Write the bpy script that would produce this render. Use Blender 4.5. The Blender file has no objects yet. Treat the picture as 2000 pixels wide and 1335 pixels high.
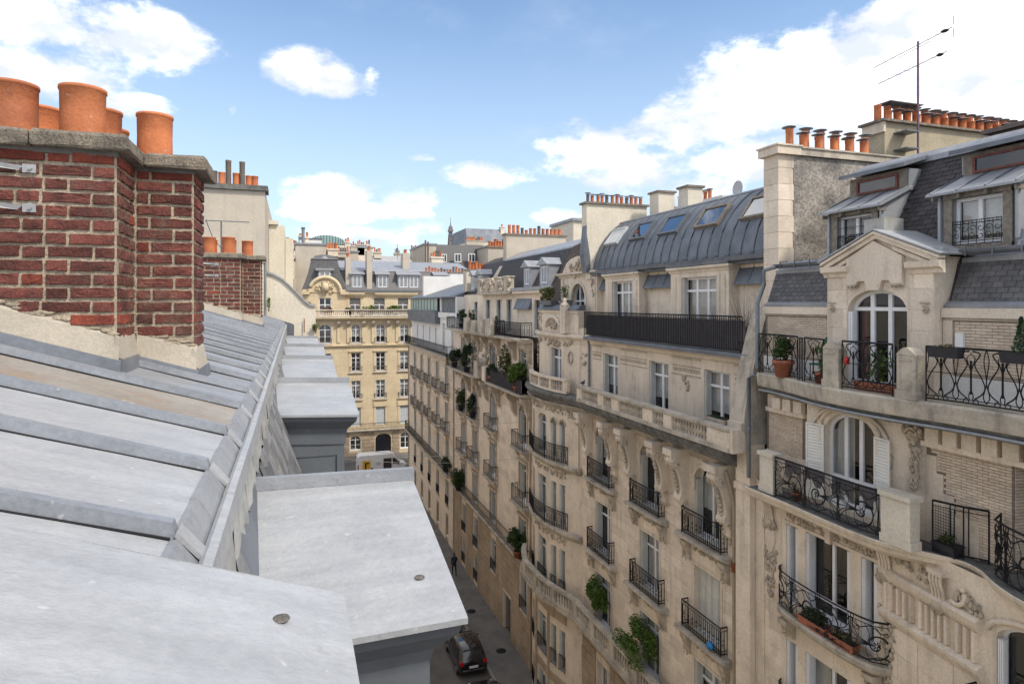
import bpy, math, random
from mathutils import Vector, noise as mnoise
R = random.Random(7)
rad = math.radians
sc = bpy.context.scene
C = sc.collection
H = 21.5                      # eye height above the street; z below is measured from the eye
# ---------------------------------------------------------------- camera
YAW = math.atan(427 / 1250.0)
cd = bpy.data.cameras.new('camera'); cam = bpy.data.objects.new('camera', cd); C.objects.link(cam)
cam.location = (0, 0, H); cam.rotation_euler = (rad(90), 0, -YAW)
cd.sensor_width = 36; cd.lens = 36 * 1250 / 2000.0
cd.shift_x = 0.0; cd.shift_y = -75.5 / 2000.0
cd.clip_start = 0.05; cd.clip_end = 9000
sc.camera = cam
# ---------------------------------------------------------------- light
SUN_EL, SUN_AZ = rad(50), rad(142)      # azimuth clockwise from +Y
sd = bpy.data.lights.new('sun', 'SUN'); so = bpy.data.objects.new('sun', sd); C.objects.link(so)
sd.energy = 1.9; sd.angle = rad(7); sd.color = (1.0, 0.93, 0.82)
dirv = Vector((math.sin(SUN_AZ) * math.cos(SUN_EL), math.cos(SUN_AZ) * math.cos(SUN_EL), math.sin(SUN_EL)))
so.rotation_euler = dirv.to_track_quat('Z', 'Y').to_euler(); so.location = (0, 0, 60)
w = bpy.data.worlds.new('World'); sc.world = w; w.use_nodes = True
sc.view_settings.view_transform = 'Standard'; sc.view_settings.look = 'None'
sc.view_settings.gamma = 1; sc.view_settings.use_curve_mapping = False
sc.view_settings.exposure = 1.0

class NT:
    """small helper for writing node trees"""
    def __init__(s, nt): s.nt = nt; nt.nodes.clear()
    def n(s, t, **k):
        o = s.nt.nodes.new(t)
        ins = k.pop('ins', {})
        for a, b in k.items(): setattr(o, a, b)
        for a, b in ins.items(): s.set(o.inputs[a], b)
        return o
    def set(s, sock, v):
        if isinstance(v, bpy.types.NodeSocket): s.nt.links.new(v, sock)
        elif isinstance(v, bpy.types.Node): s.nt.links.new(v.outputs[0], sock)
        else:
            if sock.type == 'RGBA' and not hasattr(v, '__len__'): v = (v, v, v)
            if sock.type == 'RGBA' and len(v) == 3: v = (*v, 1)
            sock.default_value = v
    def m(s, op, a, b=0, c=0, clamp=False):
        o = s.nt.nodes.new('ShaderNodeMath'); o.operation = op; o.use_clamp = clamp
        s.set(o.inputs[0], a); s.set(o.inputs[1], b); s.set(o.inputs[2], c)
        return o.outputs[0]
    def mix(s, f, a, b, bt='MIX'):
        o = s.nt.nodes.new('ShaderNodeMix'); o.data_type = 'RGBA'; o.blend_type = bt
        s.set(o.inputs[0], f); s.set(o.inputs[6], a); s.set(o.inputs[7], b)
        return o.outputs[2]
    def ramp(s, x, a, b, c=0.0, d=1.0):
        o = s.nt.nodes.new('ShaderNodeMapRange'); o.interpolation_type = 'SMOOTHSTEP'
        for i, v in enumerate((x, a, b, c, d)): s.set(o.inputs[i], v)
        return o.outputs[0]
    def noise(s, vec, scale, detail=3, rough=0.55):
        o = s.nt.nodes.new('ShaderNodeTexNoise'); s.set(o.inputs['Vector'], vec)
        o.inputs['Scale'].default_value = scale; o.inputs['Detail'].default_value = detail
        o.inputs['Roughness'].default_value = rough
        return o.outputs[0]
    def stretch(s, vec, sx, sy, sz):
        o = s.nt.nodes.new('ShaderNodeVectorMath'); o.operation = 'MULTIPLY'
        s.set(o.inputs[0], vec); o.inputs[1].default_value = (sx, sy, sz)
        return o.outputs[0]

def sky():
    t = NT(w.node_tree)
    st = t.n('ShaderNodeTexSky', sky_type='NISHITA', sun_disc=False, sun_elevation=SUN_EL, sun_rotation=SUN_AZ,
             air_density=1.0, dust_density=1.6, ozone_density=1.2, altitude=50)
    tc = t.n('ShaderNodeTexCoord')
    d = t.n('ShaderNodeSeparateXYZ', ins={0: tc.outputs['Generated']})
    x, y, z = d.outputs
    az = t.m('ARCTAN2', x, y); el = t.m('ARCSINE', z)
    # cloud plane coordinates for the puffs' texture
    zz = t.m('ADD', t.m('MAXIMUM', z, 0.0), 0.22)
    cv = t.n('ShaderNodeCombineXYZ', ins={0: t.m('DIVIDE', x, zz), 1: t.m('DIVIDE', y, zz), 2: 0.3})
    nz = t.noise(cv.outputs[0], 2.6, 7, 0.58)
    av = t.n('ShaderNodeCombineXYZ', ins={0: az, 1: t.m('MULTIPLY', el, 1.6), 2: 1.7})
    nz2 = t.noise(av.outputs[0], 13, 8, 0.62)
    nn = t.m('ADD', t.m('MULTIPLY', nz, 0.45), t.m('MULTIPLY', nz2, 0.55))
    # the cloud banks of the photograph: azimuth, elevation, half width, half height (degrees)
    banks = CLOUDS
    best = None
    for (a, e, ra, re, k) in banks:
        da = t.m('MULTIPLY', t.m('SUBTRACT', az, rad(a)), 1 / rad(ra))
        de = t.m('MULTIPLY', t.m('SUBTRACT', el, rad(e)), 1 / rad(re))
        # flat bases: the lower half is shorter
        de = t.m('MULTIPLY', de, t.ramp(de, -0.3, 0.3, 1.35, 1.0))
        q = t.m('SUBTRACT', k, t.m('ADD', t.m('MULTIPLY', da, da), t.m('MULTIPLY', de, de)))
        best = q if best is None else t.m('SMOOTH_MAX', best, q, 0.35)
    best = t.m('MAXIMUM', best, -1.2)
    # beyond the frame the cover is made denser, added to brighten the shaded fronts
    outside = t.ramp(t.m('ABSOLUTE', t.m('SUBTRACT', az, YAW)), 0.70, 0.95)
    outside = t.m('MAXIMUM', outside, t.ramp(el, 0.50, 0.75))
    added_cloud = t.m('SUBTRACT', t.m('MULTIPLY', t.noise(cv.outputs[0], 0.9, 3), 5.0), 1.75)
    best = t.n('ShaderNodeMix', data_type='FLOAT', ins={0: outside, 2: best, 3: added_cloud}).outputs[0]
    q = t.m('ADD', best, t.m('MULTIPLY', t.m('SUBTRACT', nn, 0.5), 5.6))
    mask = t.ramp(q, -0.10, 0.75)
    wisps = t.m('MULTIPLY', t.ramp(t.noise(cv.outputs[0], 1.1, 6, 0.65), 0.50, 0.85), 0.30)
    mask = t.m('MAXIMUM', mask, wisps)
    mask = t.m('MULTIPLY', mask, t.ramp(el, -0.01, 0.03))
    shade = t.ramp(t.m('ADD', t.noise(av.outputs[0], 9, 6), t.m('MULTIPLY', q, .05)), 0.40, 0.66)
    ccol = t.mix(shade, (4.1, 4.4, 5.1), (7.6, 7.6, 7.7))
    skc = t.mix(0.72, st.outputs[0], (0.30, 0.42, 0.60))
    skc = t.mix(1.0, st.outputs[0], (0.74, 0.92, 1.03), 'MULTIPLY')
    # pale moist air towards the horizon
    low = t.ramp(el, 0.0, 0.55, 0.64, 0.03)
    skc = t.mix(low, skc, (4.3, 4.95, 5.7))
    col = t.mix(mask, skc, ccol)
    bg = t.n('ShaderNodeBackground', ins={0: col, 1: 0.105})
    o = t.n('ShaderNodeOutputWorld', ins={0: bg.outputs[0]})
def pxdir(px, py):
    tt = (px - 1000) / 1250.0; v = -(py - 592) / 1250.0
    a = YAW + math.atan(tt); e = math.atan(v / math.sqrt(1 + tt * tt))
    return math.degrees(a), math.degrees(e)
CL = [(40, 40, 220, 100, 1), (270, 95, 175, 85, 1), (90, 140, 200, 70, 1), (245, 205, 110, 36, .9),
      (612, 148, 92, 58, 1), (650, 170, 60, 34, .9), (455, 222, 16, 30, .1), (720, 160, 40, 45, .25),
      (690, 402, 140, 62, 1), (590, 412, 70, 34, .8), (800, 380, 80, 50, .5), (700, 455, 200, 40, .6),
      (945, 345, 90, 38, .9), (1150, 305, 110, 62, 1), (1250, 345, 130, 50, 1), (1340, 365, 110, 36, .8), (1110, 425, 70, 26, .8),
      (820, 310, 50, 14, .2), (1700, 165, 400, 120, 1.3), (1900, 60, 320, 140, 1.3), (1400, 240, 210, 70, 1),
      (1950, 230, 260, 90, 1.3), (1480, 130, 150, 60, .7), (1560, 300, 260, 60, 1.1)]
CLOUDS = []
for (px, py, rx, ry, k) in CL:
    a, e = pxdir(px, py); a2, e2 = pxdir(px + rx * .5, py); a1, _ = pxdir(px - rx * .5, py)
    _, e3 = pxdir(px, py - ry * .5); _, e4 = pxdir(px, py + ry * .5)
    CLOUDS.append((a, e, (a2 - a1), (e3 - e4), k))
sky()

# ---------------------------------------------------------------- materials
M = {}
def mat(name, c1, c2=None, scale=3.0, rough=0.75, metal=0.0, bump=0.15, bscale=25, dirt=None, dirt_amt=0.0,
        streak=0.0, streak_col=None, rnd=0.0, blotch=None, blotch_amt=0.0, spec=0.4, coat=0.0, fine=0.12, run=0.0, specks=0.0):
    """opaque procedural surface: two-colour noise, fine grain, rain streaks, dirt patches, per-piece variation"""
    m = bpy.data.materials.new(name); m.use_nodes = True
    t = NT(m.node_tree)
    pos = t.n('ShaderNodeNewGeometry').outputs['Position']
    c2 = c2 or tuple(v * 0.82 for v in c1)
    f = t.ramp(t.noise(pos, scale, 5, 0.6), 0.32, 0.68)
    col = t.mix(f, c1, c2)
    g = t.noise(pos, bscale, 4, 0.7)
    if fine:
        gg = t.ramp(g, 0.25, 0.75, 1 - fine, 1 + fine)
        cc = t.n('ShaderNodeCombineColor', ins={0: gg, 1: gg, 2: gg})
        col = t.mix(1.0, col, cc.outputs[0], 'MULTIPLY')
    if rnd:
        oi = t.n('ShaderNodeObjectInfo')
        rr = t.ramp(oi.outputs['Random'], 0, 1, 1 - rnd, 1 + rnd)
        cc = t.n('ShaderNodeCombineColor', ins={0: rr, 1: rr, 2: rr})
        col = t.mix(1.0, col, cc.outputs[0], 'MULTIPLY')
    if blotch:
        b = t.ramp(t.noise(pos, scale * 0.45, 6, 0.65), 0.55, 0.72)
        col = t.mix(t.m('MULTIPLY', b, blotch_amt), col, blotch)
    if streak:
        sp = t.stretch(pos, 1, 1, 0.10)
        s_ = t.ramp(t.noise(sp, 4.5, 5, 0.6), 0.50, 0.78)
        col = t.mix(t.m('MULTIPLY', s_, streak), col, streak_col or tuple(v * 0.4 for v in c1))
    if run:      # marks drawn out along the fall of the roof
        sp = t.stretch(pos, .5, 5.0, 1.0)
        s_ = t.noise(sp, 2.2, 6, 0.65)
        rr = t.ramp(s_, 0.30, 0.72, 1 - run, 1 + run * .7)
        cc = t.n('ShaderNodeCombineColor', ins={0: rr, 1: rr, 2: rr}); col = t.mix(1.0, col, cc.outputs[0], 'MULTIPLY')
    if specks:
        s_ = t.ramp(t.noise(pos, 26, 2, 0.5), 0.70, 0.76); col = t.mix(t.m('MULTIPLY', s_, specks), col, (.62, .61, .58))
        s_ = t.ramp(t.noise(pos, 9, 3, 0.7), 0.66, 0.72); col = t.mix(t.m('MULTIPLY', s_, specks * .6), col, (.16, .14, .12))
    if dirt:
        dd = t.ramp(t.noise(pos, 1.3, 7, 0.7), 0.50, 0.70)
        col = t.mix(t.m('MULTIPLY', dd, dirt_amt), col, dirt)
    bs = t.n('ShaderNodeBsdfPrincipled', ins={'Base Color': col, 'Metallic': metal, 'Specular IOR Level': spec})
    rv = t.m('ADD', rough, t.m('MULTIPLY', t.m('SUBTRACT', f, 0.5), 0.12))
    t.set(bs.inputs['Roughness'], rv)
    if coat: t.set(bs.inputs['Coat Weight'], coat)
    if bump:
        bp = t.n('ShaderNodeBump', ins={'Strength': bump, 'Distance': 0.02, 'Height': t.m('ADD', t.m('MULTIPLY', g, 0.6), t.m('MULTIPLY', t.noise(pos, bscale * 0.2, 3), 0.8))})
        t.set(bs.inputs['Normal'], bp.outputs[0])
    t.n('ShaderNodeOutputMaterial', ins={0: bs.outputs[0]})
    M[name] = m
    return m
def glassmat(name, tint=0.55, refl=1.0):
    m = bpy.data.materials.new(name); m.use_nodes = True
    t = NT(m.node_tree)
    pos = t.n('ShaderNodeNewGeometry').outputs['Position']
    bp = t.n('ShaderNodeBump', ins={'Strength': 0.05, 'Distance': 0.05, 'Height': t.noise(pos, 1.2, 2)})
    ge = t.n('ShaderNodeNewGeometry')
    dt = t.n('ShaderNodeVectorMath', operation='DOT_PRODUCT', ins={0: bp.outputs[0], 1: ge.outputs['Incoming']})
    cc = t.m('SUBTRACT', 1.0, t.m('ABSOLUTE', dt.outputs['Value']), clamp=True)
    fac = t.m('MULTIPLY', t.m('ADD', t.m('MULTIPLY', t.m('POWER', cc, 5.0), 0.9), 0.05), refl, clamp=True)
    a = t.n('ShaderNodeBsdfTransparent', ins={0: (tint, tint * 1.02, tint * 1.03)})
    b = t.n('ShaderNodeBsdfGlossy', ins={0: (0.95, 0.97, 1.0), 'Roughness': 0.02, 'Normal': bp.outputs[0]})
    mx = t.n('ShaderNodeMixShader', ins={0: fac, 1: a.outputs[0], 2: b.outputs[0]})
    t.n('ShaderNodeOutputMaterial', ins={0: mx.outputs[0]})
    M[name] = m
glassmat('glass', .82, 1.5); glassmat('sky_glass', 0.25, 3.2)
mat('limestone', (0.72, 0.615, 0.495), (0.61, 0.52, 0.415), 0.8, 0.85, bump=.3, bscale=18, streak=.42, streak_col=(.20, .165, .13), rnd=.05, blotch=(.60, .51, .41), blotch_amt=.5, dirt=(.24, .205, .165), dirt_amt=.36)
mat('limestone_block', (0.72, 0.615, 0.50), (0.63, 0.535, 0.43), 0.8, 0.85, bump=.3, bscale=18, streak=.38, streak_col=(.22, .18, .14), rnd=.10, dirt=(.26, .22, .175), dirt_amt=.32)
mat('limestone_grimy', (0.52, 0.455, 0.365), (0.36, 0.32, 0.265), 1.4, 0.9, bump=.3, bscale=22, streak=.6, streak_col=(.07, .065, .06), dirt=(.10, .09, .08), dirt_amt=.6)
mat('carved_stone', (0.52, 0.44, 0.345), (0.34, 0.29, 0.23), 3, 0.9, bump=.4, bscale=30, streak=.3, streak_col=(.12, .10, .08))
mat('dark_stone', (0.17, 0.165, 0.15), (0.09, 0.09, 0.085), 3.5, 0.92, bump=.5, bscale=30, dirt=(.30, .29, .26), dirt_amt=.5)
mat('yellow_stone', (0.60, 0.49, 0.325), (0.52, 0.42, 0.28), 0.5, 0.85, bump=.1, bscale=6, streak=.30, streak_col=(.28, .21, .12), rnd=.03)
mat('brown_stone', (0.40, 0.31, 0.22), (0.30, 0.235, 0.17), 0.6, 0.9, bump=.2, bscale=12, streak=.35, streak_col=(.13, .10, .075), rnd=.06, dirt=(.17, .135, .10), dirt_amt=.45)
mat('cream_brick', (0.62, 0.51, 0.40), (0.53, 0.43, 0.335), 2, 0.85, bump=.3, bscale=60, rnd=.09)
mat('joint', (0.20, 0.165, 0.13), None, 6, 0.95, bump=.3, bscale=60)
mat('red_brick', (0.165, 0.050, 0.036), (0.090, 0.031, 0.026), 9, 0.85, bump=.9, bscale=70, rnd=.26, fine=.3, dirt=(.30, .24, .19), dirt_amt=.5)
mat('orange_brick', (0.25, 0.055, 0.03), (0.15, 0.035, 0.025), 9, 0.85, bump=.8, bscale=90, rnd=.2, fine=.3)
mat('mortar', (0.47, 0.39, 0.29), (0.36, 0.30, 0.225), 7, 0.95, bump=1.0, bscale=80, fine=.25, dirt=(.25, .20, .16), dirt_amt=.4)
mat('cement_skirt', (0.44, 0.39, 0.32), (0.37, 0.33, 0.27), 3, 0.95, bump=.35, bscale=60, fine=.10, dirt=(.29, .255, .21), dirt_amt=.4)
mat('cap_concrete', (0.28, 0.235, 0.18), (0.15, 0.13, 0.105), 9, 0.95, bump=1.0, bscale=90, fine=.45, dirt=(.09, .08, .07), dirt_amt=.7)
mat('terracotta', (0.56, 0.19, 0.075), (0.46, 0.145, 0.06), 6, 0.8, bump=.35, bscale=60, rnd=.10, fine=.10, dirt=(.27, .10, .055), dirt_amt=.85, streak=.45, streak_col=(.16, .07, .05), specks=.25)
mat('pot_dark', (0.10, 0.09, 0.085), (0.16, 0.12, 0.10), 5, 0.7)
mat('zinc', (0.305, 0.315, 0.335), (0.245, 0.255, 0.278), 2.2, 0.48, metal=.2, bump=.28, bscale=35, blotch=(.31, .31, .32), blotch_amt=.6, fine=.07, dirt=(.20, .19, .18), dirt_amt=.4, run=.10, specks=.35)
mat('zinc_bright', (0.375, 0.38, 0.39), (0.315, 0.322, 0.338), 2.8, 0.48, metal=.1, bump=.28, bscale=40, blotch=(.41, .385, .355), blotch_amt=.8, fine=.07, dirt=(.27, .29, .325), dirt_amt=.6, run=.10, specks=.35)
mat('zinc_rusty', (0.31, 0.285, 0.255), (0.25, 0.22, 0.185), 2.2, 0.6, metal=.1, bump=.12, bscale=35, blotch=(.33, .31, .28), blotch_amt=.4, dirt=(.27, .17, .10), dirt_amt=.6, run=.10, specks=.35)
mat('zinc_batten', (0.28, 0.295, 0.325), (0.23, 0.245, 0.272), 4, 0.5, metal=.3, bump=.12, bscale=45, dirt=(.33, .33, .34), dirt_amt=.5, run=.10, specks=.35)
mat('old_lead', (0.12, 0.105, 0.09), (0.22, 0.20, 0.18), 60, 0.8, bump=.8, bscale=200, fine=.4)
mat('zinc_old', (0.16, 0.175, 0.20), (0.12, 0.13, 0.15), 1.6, 0.55, metal=.35, bump=.12, bscale=30, streak=.3, streak_col=(.22, .23, .26), fine=.08)
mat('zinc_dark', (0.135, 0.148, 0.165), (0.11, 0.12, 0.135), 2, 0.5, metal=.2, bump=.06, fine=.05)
mat('lead_flash', (0.20, 0.215, 0.24), (0.15, 0.16, 0.18), 4, 0.5, metal=.3, bump=.2, bscale=30)
mat('lead_white', (0.42, 0.415, 0.39), (0.27, 0.27, 0.26), 5, 0.6, metal=.1, bump=.3, bscale=35, dirt=(.33, .29, .20), dirt_amt=.6)
mat('slate', (0.085, 0.082, 0.086), (0.12, 0.115, 0.115), 3, 0.62, bump=.3, bscale=40, rnd=.16, fine=.15)
mat('slate_dark', (0.038, 0.033, 0.035), (0.060, 0.054, 0.055), 3, 0.7, bump=.3, bscale=40, rnd=.2, fine=.15)
mat('slate_grey', (0.19, 0.19, 0.195), (0.12, 0.12, 0.125), 5, 0.62, bump=.4, bscale=40, rnd=.3, fine=.2, dirt=(.30, .28, .25), dirt_amt=.4)
mat('rough_plaster', (0.36, 0.325, 0.28), (0.17, 0.155, 0.14), 1.6, 0.95, bump=1.0, bscale=13, fine=.5, dirt=(.27, .25, .225), dirt_amt=.5, streak=.25, streak_col=(.14, .13, .12))
mat('plain_plaster', (0.50, 0.44, 0.36), (0.43, 0.38, 0.32), 0.7, 0.93, bump=.2, bscale=14, streak=.25, streak_col=(.27, .24, .21), fine=.08)
mat('cream_plaster', (0.66, 0.60, 0.49), (0.58, 0.525, 0.43), 0.8, 0.92, bump=.2, bscale=14, streak=.18, streak_col=(.33, .29, .24))
mat('ochre_plaster', (0.40, 0.34, 0.24), (0.33, 0.28, 0.20), 1.5, 0.95, bump=.6, bscale=20, fine=.22)
mat('white_render', (0.72, 0.71, 0.69), (0.64, 0.63, 0.61), 0.6, 0.9, bump=.05, streak=.2, streak_col=(.45, .44, .42))
mat('white_paint', (0.74, 0.74, 0.75), (0.68, 0.68, 0.69), 3, 0.5, bump=.03, fine=.04)
mat('grey_paint', (0.50, 0.52, 0.53), (0.44, 0.46, 0.47), 3, 0.55, bump=.03, fine=.04)
mat('shutter_paint', (0.55, 0.54, 0.49), (0.48, 0.47, 0.43), 3, 0.6, bump=.05, fine=.05)
mat('cream_shutter', (0.76, 0.74, 0.68), (0.70, 0.68, 0.62), 3, 0.6, bump=.05, fine=.05)
mat('weathered_wood', (0.24, 0.21, 0.17), (0.15, 0.13, 0.11), 8, 0.85, bump=.5, bscale=50)
mat('red_wood', (0.16, 0.045, 0.03), (0.10, 0.03, 0.025), 6, 0.6)
mat('iron', (0.010, 0.010, 0.012), (0.016, 0.015, 0.015), 9, 0.6, spec=.2, bump=.1)
mat('iron_screen', (0.075, 0.07, 0.076), (0.11, 0.10, 0.108), 4, 0.75, bump=.3)
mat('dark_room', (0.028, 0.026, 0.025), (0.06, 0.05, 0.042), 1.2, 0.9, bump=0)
mat('curtain', (0.62, 0.61, 0.58), (0.50, 0.49, 0.46), 2, 0.9, bump=.1)
mat('red_curtain', (0.15, 0.03, 0.025), (0.10, 0.02, 0.02), 2, 0.9, bump=.1)
mat('blind', (0.60, 0.60, 0.58), (0.54, 0.54, 0.52), 2, 0.8, bump=.02)
mat('asphalt', (0.115, 0.108, 0.10), (0.085, 0.08, 0.075), 0.6, 0.9, bump=.4, bscale=40, fine=.15, dirt=(.14, .13, .12), dirt_amt=.5)
mat('pavement', (0.17, 0.158, 0.145), (0.13, 0.12, 0.11), 0.8, 0.9, bump=.3, bscale=30, fine=.12, dirt=(.10, .092, .085), dirt_amt=.6)
mat('kerb', (0.27, 0.255, 0.235), None, 2, 0.85)
mat('black_paint', (0.012, 0.012, 0.017), None, 2, 0.22, spec=.6, coat=.8, bump=0, fine=0)
mat('car_glass', (0.02, 0.023, 0.028), None, 2, 0.06, spec=.8, bump=0, fine=0)
mat('tail_light', (0.45, 0.01, 0.015), None, 2, 0.25, bump=0, fine=0)
mat('chrome', (0.55, 0.56, 0.58), None, 2, 0.2, metal=.9, bump=0, fine=0)
mat('rubber', (0.02, 0.02, 0.02), None, 2, 0.8)
mat('white_van', (0.78, 0.78, 0.79), (0.74, 0.74, 0.75), 1, 0.3, coat=.4, bump=0, fine=.02)
mat('yellow_print', (0.75, 0.45, 0.03), None, 1, 0.4, bump=0, fine=0)
mat('black_print', (0.03, 0.03, 0.035), None, 1, 0.4, bump=0, fine=0)
mat('grey_print', (0.30, 0.33, 0.36), None, 1, 0.4, bump=0, fine=0)
mat('cloth_black', (0.018, 0.018, 0.022), None, 6, 0.9)
mat('skin', (0.45, 0.28, 0.20), None, 6, 0.6)
mat('hair', (0.03, 0.02, 0.015), None, 6, 0.6)
mat('leaf', (0.045, 0.080, 0.018), (0.022, 0.042, 0.012), 6, 0.55, bump=0, fine=.25, spec=.3)
mat('leaf_bright', (0.095, 0.155, 0.022), (0.045, 0.085, 0.014), 5, 0.55, bump=0, fine=.25, spec=.3)
mat('leaf_dark', (0.025, 0.055, 0.018), (0.014, 0.030, 0.010), 6, 0.55, bump=0, fine=.25, spec=.3)
mat('leaf_olive', (0.12, 0.12, 0.035), (0.06, 0.07, 0.02), 6, 0.6, bump=0, fine=.25, spec=.3)
mat('leaf_fir', (0.045, 0.10, 0.045), (0.025, 0.055, 0.03), 6, 0.6, bump=0, fine=.25, spec=.3)
mat('leaf_red', (0.10, 0.022, 0.022), (0.16, 0.06, 0.03), 6, 0.6, bump=0, fine=.25, spec=.3)
mat('twig', (0.13, 0.10, 0.07), None, 6, 0.9)
mat('soil', (0.035, 0.027, 0.02), None, 12, 0.95)
mat('plastic_dark', (0.022, 0.024, 0.034), None, 4, 0.5, bump=.02)
mat('terracotta_planter', (0.36, 0.13, 0.07), (0.28, 0.10, 0.06), 8, 0.8, rnd=.15)
mat('glass_green', (0.22, 0.36, 0.34), (0.34, 0.44, 0.42), 0.05, 0.3, bump=0, fine=0)
mat('hazed_iron', (0.20, 0.165, 0.165), None, .1, 0.8, bump=0, fine=0)  # iron lightened and greyed, distance haze put into the colour
mat('blue_plastic', (0.01, 0.20, 0.50), None, 6, 0.5, bump=0)
mat('red_plastic', (0.45, 0.03, 0.02), None, 6, 0.5, bump=0)
mat('green_cloth', (0.03, 0.10, 0.07), None, 6, 0.7, bump=0)
mat('mauve_mast', (0.12, 0.07, 0.14), (0.16, 0.10, 0.12), 6, 0.6, bump=0)
mat('aluminium', (0.26, 0.26, 0.28), None, 6, 0.45, metal=.5, bump=0)
mat('dish', (0.50, 0.50, 0.50), None, 6, 0.5, bump=0)
mat('grey_pipe', (0.17, 0.19, 0.215), (0.22, 0.24, 0.26), 3, 0.5, metal=.3, bump=.1)
mat('beige_pipe', (0.40, 0.33, 0.25), (0.33, 0.27, 0.21), 3, 0.7, bump=.1)
mat('rust', (0.22, 0.08, 0.035), None, 9, 0.9)
mat('roofing_far', (0.20, 0.22, 0.25), (0.15, 0.165, 0.19), 0.5, 0.6, bump=0)
mat('pigeon', (0.05, 0.05, 0.06), None, 9, 0.8)
mat('wire', (0.42, 0.40, 0.37), None, 9, 0.7, bump=0)

# ---------------------------------------------------------------- geometry helpers
class Fr:
    """a vertical plane: s runs along it, o is how far a point stands out from it, z is height from the eye"""
    def __init__(f, ox, oy, tx, ty, nx, ny): f.a = (ox, oy, tx, ty, nx, ny)
    def p(f, s, o, z):
        ox, oy, tx, ty, nx, ny = f.a
        return (ox + tx * s + nx * o, oy + ty * s + ny * o, z)
    @staticmethod
    def seg(p0, p1, flip=False):
        dx, dy = p1[0] - p0[0], p1[1] - p0[1]; L = math.hypot(dx, dy); dx /= L; dy /= L
        nx, ny = (dy, -dx) if flip else (-dy, dx)
        f = Fr(p0[0], p0[1], dx, dy, nx, ny); f.L = L
        return f
ID = Fr(0, 0, 1, 0, 0, 1)     # s = x, o = y

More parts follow.
